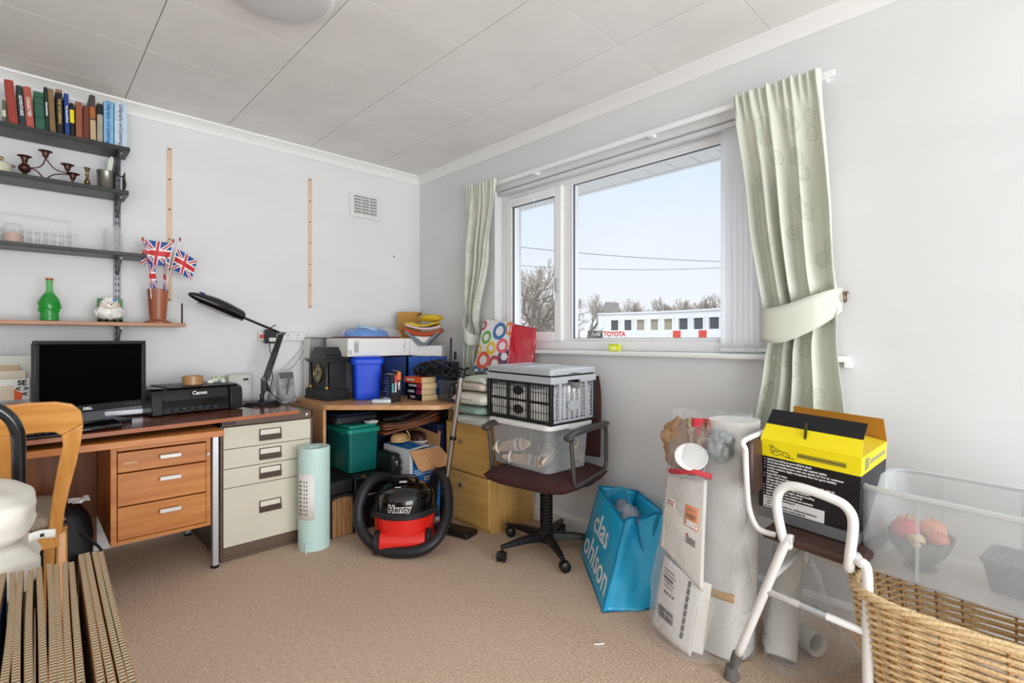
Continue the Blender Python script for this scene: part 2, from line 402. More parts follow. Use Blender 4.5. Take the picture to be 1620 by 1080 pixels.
# ------------------------------------------------------------------ curtains
cm = mat('curtain_cloth', (227, 230, 217), rough=.85, subs=.22)
cmot = mat('curtain_motif', (210, 216, 198), rough=.8, subs=.22)
rail = thing('curtain_rail', 'white curtain rail fixed above the window', 'curtain rail', (-.045, -1.8, 2.135))
MB().box(-.006, .006, -1.105, 1.12, -.012, .012).build('rail', upvc, rail, bevel=.002)
for yy in (-1.06, -.3, .5, 1.08): MB().box(.004, .045, yy - .012, yy + .012, -.014, .014).build('bracket', upvc, rail)
def curtain(name, label, yl, yr, zt, zb, ytie, ztie, folds, hookside, seed):
    """yl(t), yr(t): left and right edge of the cloth at height fraction t (0 top, 1 bottom)"""
    zc = (zt + zb) / 2
    root = thing(name, label, 'curtain', (-.085, (yl(0) + yr(0)) / 2, zb))
    rr = random.Random(seed)
    ph = [rr.uniform(-.35, .35) for _ in range(folds * 2 + 2)]
    def amp(t): return .030 * min(1, .35 + t * 2.2) if t < .5 else .030
    def f(u, v):
        uu = u + .012 * math.sin(u * 9 + seed)
        y = yl(v) + (yr(v) - yl(v)) * uu
        a = amp(v)
        tz = zt - v * (zt - zb)
        g = math.exp(-((tz - ztie(u)) / .09) ** 2)
        k = int(u * folds * 2)
        ph_ = ph[k % len(ph)] * min(1, v * 3)
        uw = u + .055 * math.sin(2 * PI * u * 1.3 + seed) + .03 * math.sin(2 * PI * u * 3.1 + 2 * seed)
        fr_q = max(0, min(1, (v - .07) / .25))
        x = -.085 + a * (.95 * math.sin(2 * PI * folds * uw + .8 * math.sin(3 * v + seed) * v) * (.25 + .75 * fr_q)) * (1 - .45 * g) + a * .30 * math.sin(2 * PI * folds * 1.7 * uw + 1 + seed + v)
        if v < .09: x += .011 * math.cos(2 * PI * 11 * u) * (1 - v / .09)
        x += .03 * g
        zz = tz + (.004 * math.sin(2 * PI * folds * u * 2) if v < .02 else 0)
        return (x, y, zz)
    rings = []
    for q in range(42):
        rings.append((rr.uniform(.04, .96), rr.uniform(.08, .98)))
    W_ = abs(yl(0) - yr(0)) * 1.5; H_ = zt - zb
    def mf(u, v):
        for (a, b) in rings:
            d = math.hypot((u - a) * W_, (v - b) * H_)
            if d < .034 and (.024 < d or .013 < d < .018 or d < .006): return 1
        return 0
    cl_ = MB().grid(150, 190, f, mf=mf).build('cloth', [cm, cmot], root, w=True, solid=.002, ang=180)
    return root, f
lerp = lambda a, b, t: a + (b - a) * t
def pw(pts):
    def g(t):
        for (a, va), (b, vb) in zip(pts, pts[1:]):
            if t <= b:
                q = (t - a) / (b - a); q = q * q * (3 - 2 * q) * .5 + q * .5
                return va + (vb - va) * q
        return pts[-1][1]
    return g
# right curtain: z 2.15 at t=0, z .72 at t=1
cr, fr_ = curtain('curtain', 'pale green curtain with ring pattern at the right of the window, held by a tieback', pw([(0, -2.53), (.35, -2.60), (.70, -2.672), (.80, -2.665), (1, -2.62)]), pw([(0, -2.868), (.4, -2.91), (.72, -2.925), (1, -2.965)]), 2.158, .70, 0, lambda u: lerp(1.12, 1.26, u), 4, 1, 3)
cl2, fl_ = curtain('curtain', 'narrow pale green curtain at the left of the window beside the room corner', pw([(0, -.695), (.5, -.70), (.66, -.70), (1, -.66)]), pw([(0, -1.01), (.35, -.95), (.66, -.80), (.75, -.80), (1, -.84)]), 2.158, .72, 0, lambda u: lerp(1.25, 1.12, u), 4, -1, 8)
# tiebacks
def tie(root, pts, wd):
    P = spline([Vector(p) for p in pts], 10)
    n = len(P) - 1
    def f(u, v):
        i = min(n - 1, int(u * n)); q = u * n - i; p = P[i].lerp(P[i + 1], q); ww_ = wd * (.30 + .70 * math.sin(PI * (.12 + .80 * (1 - u))) ** .8)
        return (p.x, p.y, p.z + (v - .5) * ww_)
    return MB().grid(40, 6, f).build('tieback', cm, root, w=True, solid=.004)
tie(cr, [(-.075, -2.658, 1.16), (-.135, -2.668, 1.165), (-.150, -2.75, 1.17), (-.125, -2.86, 1.215), (-.05, -2.93, 1.262)], .145)
hk = MB().tube([(-.045 + .018 * math.cos(a), -2.938, 1.268 + .018 * math.sin(a)) for a in [k * PI / 8 for k in range(16)]], .003, 6, closed=True)
hk.tube([(-.002, -2.935, 1.29), (-.05, -2.938, 1.285)], .006, 8)
hk.build('hook', mat('hook_brown', (120, 96, 70), rough=.4, metal=.6), cr, w=True)
tie(cl2, [(-.07, -.825, 1.10), (-.140, -.80, 1.11), (-.145, -.75, 1.15), (-.10, -.70, 1.22), (-.03, -.665, 1.27)], .10)

# ------------------------------------------------------------------ outside
struct(MB().box(-30, 160, -120, 160, -1.3, -1.2).build('ground', mat('bright_asphalt', (205, 204, 200), rough=.9, var=.08, scale=1), smooth=False))  # ground tone raised so it throws light up onto the eaves
sf = MB()
for k in range(30):
    y1 = .4 - k * .16
    sf.box(.27, .73, y1 - .156, y1, 2.20, 2.212)
sf.box(.25, .75, -4.4, .4, 2.212, 2.24)
eo = sf.build('trim_5', mat('soffit_white', (232, 230, 228), rough=.5), bevel=.003, seg=1); struct(eo, 'white boarded eaves outside the window')
struct(MB().box(.73, .755, -4.4, .4, 2.19, 2.36).build('trim_6', upvc, smooth=False))

bwm = mat('render_white', (232, 232, 230), rough=.8, var=.03, scale=.4)
pane = mat('dark_pane', (70, 74, 80), rough=.15); pane2 = mat('blind_pane', (160, 150, 130), rough=.4)
red = mat('sign_red', (222, 66, 50), rough=.4)

bl = thing('showroom_building', 'long white flat-roofed car showroom seen through the window', 'building', (31.2, 14, -1.2))
def fac(t, off=0):
    a, b, c, d = [Vector(p) for p in ((31.2, 21.4), (33.2, 17.0), (32.2, 11.0), (29.5, 6.0))]
    p = (1-t)**3*a + 3*(1-t)**2*t*b + 3*(1-t)*t*t*c + t**3*d
    tg = (3*(1-t)**2*(b-a) + 6*(1-t)*t*(c-b) + 3*t*t*(d-c)).normalized()
    nn = Vector((tg.y, -tg.x))          # towards the street
    if nn.x > 0: nn = -nn
    return p + nn * off, nn
def fband(mb, z0, z1, o0, o1, t0=0, t1=1, n=30):
    for k in range(n):
        a = t0 + (t1 - t0) * k / n; b = t0 + (t1 - t0) * (k + 1) / n
        p = [fac(a, o0)[0], fac(b, o0)[0], fac(b, o1)[0], fac(a, o1)[0]]
        mb._add([(q.x, q.y, z0) for q in p] + [(q.x, q.y, z1) for q in p], [(0, 3, 2, 1), (4, 5, 6, 7), (0, 1, 5, 4), (1, 2, 6, 5), (2, 3, 7, 6), (3, 0, 4, 7)])
m_ = MB(); fband(m_, -1.2, 3.10, -6, 0); m_.build('wall', bwm, bl, w=True, smooth=False)
m_ = MB(); fband(m_, 3.10, 3.22, -6.1, .12); m_.build('parapet', bwm, bl, w=True, smooth=False)
m_ = MB(); fband(m_, -.4, 1.80, 0, 1.0); m_.build('fascia', mat('fascia_white', (238, 240, 241), rough=.5), bl, w=True, smooth=False)
for t, wd, k in (((31.699, 20.077, 0.097)[2], 0.2987360594795539, 0), ((31.969, 19.015, 0.171)[2], 0.2987360594795539, 0), ((32.141, 17.976, 0.241)[2], 0.32363073110285007, 1), ((32.238, 16.839, 0.316)[2], 0.32363073110285007, 1), ((32.249, 15.692, 0.389)[2], 0.34852540272614624, 1), ((32.172, 14.454, 0.467)[2], 0.38586741016109044, 0), ((32.012, 13.233, 0.543)[2], 0.4107620817843866, 0), ((31.772, 11.999, 0.620)[2], 0.4356567534076828, 0), ((31.489, 10.885, 0.689)[2], 0.4481040892193308, 0), ((31.127, 9.721, 0.761)[2], 0.4481040892193308, 0)):
    p, nn = fac(t, .0)
    M_ = facing((p.x, p.y, 2.2), nn.x, nn.y)
    mm_ = MB(); mm_.box(-wd, wd, -.44, .42, .01, .03, M=M_); pn = mm_.build('window', pane2 if k else pane, bl, w=True, smooth=False)
    mm_ = MB(); mm_.box(-wd - .08, -wd, -.48, .46, -.02, .22, M=M_).box(wd, wd + .08, -.48, .46, -.02, .22, M=M_).box(-wd - .08, wd + .08, .42, .50, -.02, .24, M=M_).box(-wd - .08, wd + .08, -.52, -.44, -.02, .24, M=M_)
    mm_.build('window_frame', upvc, pn, w=True, smooth=False)
TT = [(31.791, 19.758, 0.119)[2], (31.200, 21.400, 0.000)[2], (32.167, 14.406, 0.470)[2], (31.825, 12.241, 0.605)[2]]
def onfascia(t, w_, z0, z1, m_, name, d=.06):
    p, nn = fac(t, 1.0); M_ = facing((p.x, p.y, (z0 + z1) / 2), nn.x, nn.y)
    return MB().box(-w_ / 2, w_ / 2, -(z1 - z0) / 2, (z1 - z0) / 2, 0, d, M=M_).build(name, m_, bl, w=True, smooth=False), M_
sg, M_ = onfascia(TT[0], 1.75, 1.20, 1.80, mat('sign_white', (244, 244, 244), rough=.4), 'sign_panel', .12)
text('TOYOTA', .52, red, sg, M_ @ T(0, 0, .13), bold=.02, sx=.80, w=True, depth=.01)
sg, M_ = onfascia(TT[1], 1.15, 1.2, 1.78, mat('sign_black', (52, 52, 58), rough=.4), 'sign_panel', .12)
text('Sailed', .30, whitel, sg, M_ @ T(.1, 0, .13), bold=.01, sx=.9, w=True, depth=.01)
for t in TT[2:]: onfascia(t, .60, 1.24, 1.72, red, 'red_panel')
bb = thing('roof_board', 'tilted grey board on the roof end of the white showroom', 'sign board', (31.95, 20.6, 3.22))
MB().box(-.56, .56, -.38, .40, -.04, .04, M=facing((31.95, 20.6, 3.68), -.75, -.66, roll=R(-4))).build('board', mat('board_grey', (150, 146, 138), rough=.7), bb, w=True)
MB().tube([(32.0, 20.64, 3.20), (32.0, 20.64, 3.5)], .05, 8).build('post', darkm, bb, w=True)
# overhead cables
cabm = mat('cable_grey', (120, 128, 136), rough=.7)
for (a, b, s_, lb) in (((4.9, 6.3, 3.50), (11.5, .2, 2.93), .16, 'upper overhead cable crossing the sky outside the window'), ((5.9, 8.1, 3.36), (13.6, .9, 3.30), .30, 'lower sagging overhead cable crossing the sky outside the window')):
    a = Vector(a); b = Vector(b); pts = [a.lerp(b, k / 24) - Vector((0, 0, s_ * 4 * (k / 24) * (1 - k / 24))) for k in range(25)]
    tag(MB().tube(pts, .008, 5).build('overhead_cable', cabm), lb, 'cable', None)
# bare winter trees
bark = mat('bark', (136, 126, 112), rough=.9, var=.1, scale=3)
twig = mat('twig', (166, 154, 138), rough=.9)  # tone lightened to carry the haze of the sky
def tree_mesh(seed, h, spread, depth=6):
    rr = random.Random(seed); mb = MB(); tw = MB()
    def br(p, d, L, r, k):
        n = 3; pts = [p]; q = p; dd = d.copy()
        for i in range(n):
            dd = (dd + Vector((rr.uniform(-1, 1), rr.uniform(-1, 1), rr.uniform(-.5, .8))) * .22).normalized()
            q = q + dd * L / n; pts.append(q)
        (mb if k > 2 else tw).tube(pts, [r, r * .88, r * .76, r * .62], 6 if k > 3 else (4 if k > 1 else 3), cap=False)
        if k == 0: return
        c = rr.choice((2, 3, 3)) if k < depth else 4
        for j in range(c):
            az = rr.uniform(0, 2 * PI) if j else rr.uniform(-.4, .4)
            tilt = rr.uniform(.35, .95) * spread if j else rr.uniform(.08, .3)
            ax = dd.orthogonal().normalized(); ax.rotate(Matrix.Rotation(az + j * 2 * PI / c, 3, dd))
            nd = (dd * math.cos(tilt) + ax * math.sin(tilt)); nd.z += .05; nd.normalize()
            st = pts[-1] if j < 2 else pts[2]
            br(st, nd, L * rr.uniform(.64, .82), r * (.62 if j else .74), k - 1)
    br(Vector((0, 0, 0)), Vector((0, 0, 1)), h * .26, h * .022, depth)
    return mb, tw
TREES = []
TL = [('bare spreading oak tree seen through the opening casement', 0, (17.083, 15.364, 1.327), 5.9, 0), ('lower bare brown tree to the right of the oak in the casement pane', 1, (23.323, 19.077, 1.384), 5.3, 1.2),
      ('rounded bare tree at the left edge of the large pane', 1, (33.784, 24.281, 1.472), 6.2, 2.6), ('bare tree peeping over the showroom roof just right of the roof board', 2, (42.556, 25.561, 1.529), 5.6, .5),
      ('pale bare tree over the middle of the showroom roof', 1, (45.729, 25.286, 1.545), 5.4, 4.1), ('bushy bare tree over the showroom roof left of the red panels', 2, (43.423, 21.955, 1.513), 5.5, 2.2),
      ('faint bare tree over the showroom roof between the two red panels', 0, (52.500, 24.328, 1.577), 6.3, 3.0), ('small bare tree over the right half of the showroom roof', 2, (55.784, 23.947, 1.593), 6.5, 3.9),
      ('bare tree over the showroom roof nearest the blind', 1, (53.263, 20.822, 1.561), 6.8, .2), ('bare tree behind the roof board at the left roof end', 2, (39.044, 26.161, 1.513), 5.4, 1.9),
      ('wide bare tree half hidden by the left curtain', 0, (23.893, 24.076, 1.416), 5.6, 5.0)]
protos = {}
for sd, sp_ in ((0, 1.15), (1, .95), (2, .85)):
    mb_, tw_ = tree_mesh(sd + 21, 1.0, sp_, 7)
    rt = thing('bare_tree', '', 'tree'); mb_.build('trunk', bark, rt, smooth=True); tw_.build('twigs', twig, rt, smooth=True); protos[sd] = rt
seen = set()
for lb, sd, (x, y, z), h, rz in TL:
    pr = protos[sd]
    if sd in seen:
        r_ = pr.copy(); C.objects.link(r_)
        for c_ in pr.children: d_ = c_.copy(); C.objects.link(d_); d_.parent = r_
    else: r_ = pr; seen.add(sd)
    r_.location = (x, y, -1.2); r_.scale = (h * 1.35, h * 1.35, h * 1.35); r_.rotation_euler = (0, 0, rz); r_['label'] = lb
    r_['group'] = 'bare trees beyond the street'

# ------------------------------------------------------------------ wall things on the back wall
strip_m = mat('raw_pine_strip', (224, 194, 168), rough=.8, var=.05, scale=8, stretch=(6, 6, 1))
hole = mat('screw_hole', (50, 38, 30), rough=.7)
for x, z0, z1, lb, scr in ((-1.690, 1.325, 2.205, 'left bare wooden batten screwed to the wall beside the shelves', 6), (-.884, 1.322, 2.205, 'right bare wooden batten screwed to the middle of the back wall', 7)):
    t = thing('wall_batten', lb, 'wooden strip', (x, 0, z0), group='bare battens on the back wall')
    f_ = lambda u, v, w_=.0125: 0
    MB().box(-.0125, .0125, -.005, -.0002, 0, z1 - z0).build('strip', strip_m, t, bevel=.0015)
    for k in range(scr):
        zz = .012 + (z1 - z0 - .024) * k / (scr - 1)
        MB().lathe([(.0048, 0), (.0048, .0012)], 10, M=T(0, -.0050, zz, rx=R(90))).build('screw', hole, t)
# air vent
t = thing('air_vent', 'white louvred air vent high on the back wall', 'vent', (-.477, 0, 2.085))
MB().box(-.122, .122, -.012, -.0002, -.088, .088).build('frame', mat('vent_white', (222, 222, 220), rough=.5), t, bevel=.005)
vs_ = MB()
for c in (-.062, 0, .062):
    for r_ in range(6): vs_.box(c - .027, c + .027, -.022, -.010, -.058 + r_ * .0225 - .004, -.058 + r_ * .0225 + .005, M=None)
vs_.build('slat', mat('vent_slat', (205, 205, 203), rough=.5), t, bevel=.003)
vd = MB()
for c in (-.062, 0, .062):
    for r_ in range(6): vd.box(c - .027, c + .027, -.0135, -.0115, -.058 + r_ * .0225 + .005, -.058 + r_ * .0225 + .0125)
vd.build('opening', mat('vent_dark', (90, 90, 90), rough=.8), t)
# small wall marks
mk = mat('wall_plug', (70, 66, 62), rough=.8)
for k, (x, z, lb) in enumerate(((-.235, 1.745, 'small dark screw hole in the back wall below the air vent'), (-.985, .985, 'small dark screw hole in the wall above the clock'), (-.135, 1.212, 'small dark screw hole in the wall above the tan board'))):
    tag(MB().lathe([(.006, 0), (.005, .002)], 10, M=T(x, 0, z, rx=R(90))).build('wall_plug', mk), lb, 'screw hole')

# ------------------------------------------------------------------ shelving
blackw = wood('black_stained_wood', (46, 44, 45), (26, 25, 26), 'x', rough=.45)
oakw = wood('teak_shelf_wood', (172, 114, 62), (144, 88, 44), 'x', rough=.4)
upm = mat('slotted_steel', (120, 120, 124), rough=.4, metal=.5)
for x, lb in ((-1.928, 'grey slotted wall upright carrying the right ends of the shelves'), (-2.86, 'grey slotted wall upright near the far left of the shelves')):
    t = thing('shelf_upright', lb, 'shelf upright', (x, 0, .98), group=None)
    MB().box(-.015, .015, -.006, -.0003, 0, 1.13).box(-.015, -.012, -.014, -.006, 0, 1.13).box(.012, .015, -.014, -.006, 0, 1.13).build('channel', upm, t)
    sl = MB()
    for k in range(34): sl.box(-.008, -.004, -.0068, -.0060, .02 + k * .033, .036 + k * .033).box(.004, .008, -.0068, -.0060, .02 + k * .033, .036 + k * .033)
    sl.build('slots', blackm, t)
SH = [(2.10, -1.894, .190, blackw, 'topmost black wall shelf carrying the row of books', .022), (1.873, -1.90, .20, blackw, 'black wall shelf carrying the candle holders and pewter mug', .022),
      (1.556, -1.823, .20, blackw, 'black wall shelf carrying the glass jars', .018), (1.198, -1.649, .20, oakw, 'brown wooden wall shelf carrying the green bottle and wooden pot', .020)]
for z, xr, dp, m_, lb, th in SH:
    t = thing('wall_shelf', lb, 'shelf', (-2.4, -dp / 2, z - th), group=None)
    MB().box(-2.93, xr, -dp, -.016, z - th, z).build('board', m_, t, w=True, bevel=.002)
    for bx in (-1.928, -2.86):
        b = MB(); b.prism([(-.014, z - th), (-.014, z - th - .085), (-.022, z - th - .085), (-dp + .03, z - th - .016), (-dp + .03, z - th)], bx - .004, bx + .004, 'x')
        b.box(bx - .009, bx + .009, -dp + .03, -.016, z - th - .0035, z - th)
        b.build('bracket', upm, t, w=True)
# books on the top shelf
def book(x0, x1, h, d, col, label, lean=0, back=None, title=None, tcol=None, tsize=.012, bands=(), grp='books on the topmost shelf', z=2.10, vert=True):
    m_ = mat('cover_%d_%d_%d' % col, col, rough=.6, var=.06, scale=20)
    w_ = x1 - x0
    t = thing('book', label, 'book', ((x0 + x1) / 2, -.175, z), group=grp, rot=(0, lean, 0))
    c = MB(); c.box(-w_ / 2, -w_ / 2 + .002, 0, d, 0, h).box(w_ / 2 - .002, w_ / 2, 0, d, 0, h)
    # rounded spine
    n = 6; pts = [(-w_ / 2 + w_ * k / n, -.004 * math.sin(PI * k / n)) for k in range(n + 1)] + [(w_ / 2, .003), (-w_ / 2, .003)]
    c.prism(pts, 0, h, 'z'); c.build('cover', m_, t)
    MB().box(-w_ / 2 + .002, w_ / 2 - .002, .003, d - .004, .003, h - .004).build('pages', cream, t, smooth=False)
    for (a, b, cc) in bands:
        MB().prism([(p[0] * .99, p[1] - .0006) for p in pts[:n + 1]] + [(w_ / 2 * .99, 0), (-w_ / 2 * .99, 0)], a * h, b * h, 'z').build('band', mat('band_%d_%d_%d' % cc, cc, rough=.6), t)
    if title: text(title, tsize, tcol, t, T(0, -.0056, h * .5) @ facing((0, 0, 0), 0, -1, roll=R(-90)), depth=.0003, bold=.0003)
    return t
gold = mat('gilt', (206, 176, 104), rough=.4, metal=.3)
inkw = whitel
BK = [(3, 10, .098, (96, 104, 88), 'small grey-green book with pale label at the left frame edge', 0, [(.25, .55, (206, 206, 178))], None),
      (14, 29.5, .196, (158, 62, 50), 'large faded red book, first big book from the left on the top shelf', R(-5), [], None),
      (30.5, 42, .182, (44, 50, 58), 'charcoal book between the large red book and the salmon book', R(-4), [], 'ADVENTURES'),
      (42, 55, .186, (178, 88, 72), 'salmon red book with lettered spine between charcoal and green books', R(-4), [], 'COLLECTED'),
      (56, 72, .174, (48, 96, 72), 'wide mid green book beside the thin dark green book', R(-2.5), [(.3, .33, (30, 66, 48)), (.66, .69, (30, 66, 48)), (.84, .87, (30, 66, 48))], None),
      (72, 78.5, .206, (30, 52, 44), 'thin dark green book with white lettering', R(-2), [], 'THE NORSEMEN'),
      (79, 89, .204, (132, 106, 72), 'khaki brown book beside the black and gold book', R(-2.5), [], None),
      (90, 101, .21, (24, 24, 26), 'black book with gold lettering running down the spine', R(-1.5), [(.93, .99, (150, 110, 80))], 'THE GATHERING'),
      (103, 111, .20, (34, 70, 138), 'narrow bright blue book', R(-1.5), [], 'The Second Book'),
      (111.5, 119, .16, (28, 26, 28), 'short black book with a bright yellow label', R(-1.5), [(.40, .80, (240, 216, 40))], None),
      (120, 131, .174, (150, 88, 62), 'short tan brown book right of the yellow-labelled one', R(-.5), [], None),
      (131.5, 142, .166, (110, 54, 40), 'short dark reddish brown book', 0, [], None),
      (143, 152.5, .225, (70, 66, 60), 'tall grey book with orange mark and pale lower spine', R(-1), [(.02, .45, (190, 170, 132)), (.48, .74, (170, 100, 48))], None),
      (153.5, 163, .196, (172, 162, 146), 'taupe book with black top band', 0, [(.70, .97, (30, 30, 32))], None),
      (164, 180, .216, (130, 184, 220), 'sky blue decorated book, left of the pair at the right shelf end', 0, [], 'Calligraphy and Lettering'),
      (181, 201.5, .222, (190, 214, 226), 'palest blue decorated book at the right end of the top shelf', 0, [], 'Calligraphy and Lettering')]
def xat(px, y=-.176, py=0):
    a = (px - 810) / 807; d0 = .6927 + a * .7212; d1 = .7212 - a * .6927
    return -2.297 + (y + 3.458) / d1 * d0
purple = mat('purple_ink', (110, 60, 110), rough=.5); navyi = mat('navy_ink', (50, 70, 140), rough=.5)
for a, b, h, col, lb, ln, bands, ti in BK:
    x0, x1 = xat(a), xat(b)
    tc_ = {'THE GATHERING': gold, 'Calligraphy and Lettering': purple if a > 180 else navyi}.get(ti, whitel)
    bk = book(x0 + .0006, x1 - .0006, h, .145, col, lb, ln, bands=bands, title=ti, tcol=tc_, tsize=min(.016, (x1 - x0) * .62) if ti and 'Call' not in ti else .021)
    bk.location.z += abs(math.sin(ln)) * (x1 - x0) / 2 + .0005

# ---- second shelf
zs = 1.8735
t = thing('tea_caddy', 'cream lidded pot with brass leaf finial at the left frame edge', 'pot', (-2.372, -.115, zs))
MB().lathe([(.036, 0), (.042, .008), (.043, .04), (.040, .052), (.03, .058), (.0, .060)], 24).build('body', mat('cream_enamel', (208, 204, 182), rough=.35), t)
fn_ = MB(); fn_.tube([(0, 0, .058), (0, 0, .07)], .004, 8)
for k in range(5): fn_.ball(.009 * math.cos(k * 1.26), .009 * math.sin(k * 1.26), .075, .006, .004, .008, 8)
fn_.build('finial', brass, t)
fh = MB(); fh.ball(.046, -.005, .045, .007, .005, .007, 8).ball(.047, -.005, .014, .005, .005, .006, 8); fh.build('mount', copper, t)
def cup(mb, x, y, z, s=1):
    mb.lathe([(.005, 0), (.009, .004), (.012, .014), (.016, .026), (.027, .031), (.027, .033), (.012, .031), (.010, .018), (.0, .016)], 18, M=T(x, y, z, s=s))
t = thing('candelabra', 'dark copper four-cup candelabra with curved arms', 'candle holder', (-2.21, -.12, zs))
b = MB(); b.lathe([(.020, 0), (.020, .004), (.009, .010), (.008, .022), (.020, .034), (.024, .048), (.018, .060), (.010, .066), (.010, .074)], 18, M=T(-.078, 0, 0)); b.build('stem', copper, t)
for x, y, z in ((-.078, 0, .070), (-.005, 0, .112), (.075, 0, .066), (.094, -.015, .022)):
    c = MB(); cup(c, x, y, z); c.build('cup', copper, t)
ar = MB()
ar.tube([(-.06, 0, .052), (-.035, 0, .058), (-.015, 0, .078), (-.004, 0, .112)], .0028, 8, smooth=6)
ar.tube([(-.004, 0, .112), (.012, 0, .085), (.035, 0, .063), (.075, 0, .056)], .0028, 8, smooth=6)
ar.tube([(-.058, 0, .050), (-.035, 0, .042), (-.018, 0, .020), (-.004, 0, .004)], .0028, 8, smooth=6)
ar.tube([(-.004, 0, .004), (.010, 0, .026), (.035, 0, .042), (.08, -.004, .050)], .0028, 8, smooth=6)
ar.tube([(.075, 0, .066), (.082, -.006, .05), (.094, -.015, .026)], .003, 8, smooth=6)
ar.lathe([(.014, 0), (.014, .003), (.006, .008), (.006, .024)], 14, M=T(.094, -.015, 0))
ar.build('arms', copper, t)
t = thing('candlestick', 'small turned brass candlestick beside the pewter mug', 'candle holder', (-2.06, -.12, zs))
MB().lathe([(.018, 0), (.018, .004), (.007, .010), (.006, .014), (.011, .022), (.013, .030), (.009, .036), (.005, .052), (.009, .062), (.005, .067), (.007, .076), (.006, .082), (.010, .086), (.010, .094), (.014, .098), (.014, .100), (.007, .099), (.006, .09), (0, .088)], 20).build('body', brass, t)
t = thing('pewter_mug', 'pewter tankard mug with a tall handle holding a scraper and knife', 'mug', (-1.984, -.118, zs))
pew = mat('pewter', (128, 126, 118), rough=.32, metal=.9)
MB().lathe([(.037, 0), (.040, .002), (.041, .010), (.039, .014), (.038, .06), (.040, .094), (.042, .098), (.039, .097), (.035, .06), (.035, .006), (.0, .005)], 32).build('body', pew, t)
MB().tube([(.038, 0, .084), (.060, 0, .088), (.076, 0, .072), (.080, 0, .046), (.072, 0, .018), (.050, 0, .010), (.036, 0, .016)], .004, 8, smooth=6, flat=(.0035, .007)).build('handle', pew, t)
t = thing('palette_knife', 'pale green and white bladed knife standing in the pewter mug', 'knife', (-1.984, -.118, zs + .01))
MB().prism([(-.008, 0), (.008, 0), (.030, .15), (.028, .168), (.020, .172), (.008, .15)], -.003, -.001, 'y').build('blade', mat('pale_green_blade', (206, 216, 200), rough=.35), t)
t = thing('black_file', 'dark flat-handled tool standing in the pewter mug', 'tool', (-1.984, -.118, zs + .012))
MB().prism([(.006, 0), (.016, 0), (.046, .155), (.044, .170), (.030, .170), (.022, .150)], .003, .009, 'y').build('handle', mat('dark_grey_handle', (62, 62, 62), rough=.4), t, bevel=.002)
t = thing('bookend', 'thin dark metal bookend at the right end of the candle holder shelf', 'bookend', (-1.912, -.11, zs))
MB().box(0, .0015, -.05, .05, 0, .105).box(-.03, 0, -.04, .04, 0, .0015).build('plate', darkm, t)

# ---- third shelf
zs = 1.5565
t = thing('candle_jar', 'glass jar candle with pinkish brown wax and glass lid', 'candle', (-2.328, -.13, zs))
jg = glassy('jar_glass', (235, 240, 240), .06, .08)
MB().lathe([(.032, 0), (.036, .004), (.036, .060), (.031, .070), (.029, .076), (.033, .078), (.033, .086), (.020, .092), (0, .094)], 28).build('glass', jg, t)
MB().lathe([(.031, .003), (.034, .006), (.034, .048), (0, .048)], 28).build('wax', mat('pink_wax', (190, 158, 142), rough=.5), t)
wi = mat('white_wire', (222, 222, 222), rough=.4)
t = thing('wire_basket', 'white wire letter basket behind the candle jar', 'basket', (-2.22, -.09, zs))
b = MB()
bx0, bx1, by0, by1, bh = -.16, .115, -.06, .055, .078
for z in (.003, bh): b.tube([(bx0, by0, z), (bx1 - (.008 if z < .01 else 0), by0, z), (bx1 - (.008 if z < .01 else 0), by1, z), (bx0, by1, z)], .0018, 6, closed=True)
b.tube([(bx0, by0, bh * .55), (bx1 - .004, by0, bh * .55), (bx1 - .004, by1, bh * .55), (bx0, by1, bh * .55)], .0012, 6, closed=True)
for k in range(10):
    x = bx0 + .008 + (bx1 - bx0 - .018) * k / 9
    b.tube([(x, by0, bh), (x, by0, .003), (x, by1, .003), (x, by1, bh)], .0019, 5)
for k in range(4):
    y = by0 + (by1 - by0) * k / 3; b.tube([(bx1, y, bh), (bx1 - .008, y, .003), (bx0, y, .003)], .0014, 5)
b.tube([(bx0, by1, bh), (bx0, by1, .155), (bx1 - .015, by1, .150), (bx1 - .015, by1, bh)], .0016, 6)
b.build('wirework', wi, t)
t = thing('glass_jar', 'empty ribbed clear glass jar near the right of its shelf', 'jar', (-1.957, -.12, zs))
MB().lathe([(.034, 0), (.038, .003), (.0405, .02), (.0405, .098), (.036, .113), (.030, .118), (.030, .122), (.033, .124), (.033, .132), (.029, .134), (.028, .12), (.033, .11), (.038, .095), (.038, .006), (0, .004)], 36).build('glass', jg, t)
rb_ = MB()
for k in range(24):
    a = 2 * PI * k / 24; rb_.tube([(.0405 * math.cos(a), .0405 * math.sin(a), .012), (.0408 * math.cos(a), .0408 * math.sin(a), .095)], .0011, 5)
rb_.build('ribs', jg, t)

# ---- brown shelf
zs = 1.1985
t = thing('green_bottle', 'bright green moulded glass bottle with red cap', 'bottle', (-2.201, -.12, zs))
gg = glassy('green_glass', (24, 176, 56), .08, .50)
MB().lathe([(.031, 0), (.036, .004), (.037, .02), (.034, .035), (.039, .055), (.041, .080), (.039, .100), (.030, .118), (.018, .134), (.013, .150), (.0125, .192), (.014, .194), (.014, .200), (.012, .202)], 32).build('glass', gg, t)
MB().lathe([(.030, .003), (.034, .006), (.034, .018), (.031, .034), (.036, .055), (.038, .080), (.036, .098), (.027, .116), (.016, .132), (.0, .140)], 24).build('inner_glass', glassy('green_inner', (12, 110, 30), .2, .35), t)
em = MB()
for k in range(9): em.ball(.034 * math.cos(k * .7), .034 * math.sin(k * .7), .07 + .02 * math.sin(k * 2.1), .012, .012, .014, 10)
em.build('moulded_relief', gg, t)
MB().lathe([(.0142, .199), (.0145, .207), (.0, .208)], 20).build('cap', mat('red_cap', (168, 62, 34), rough=.5), t)
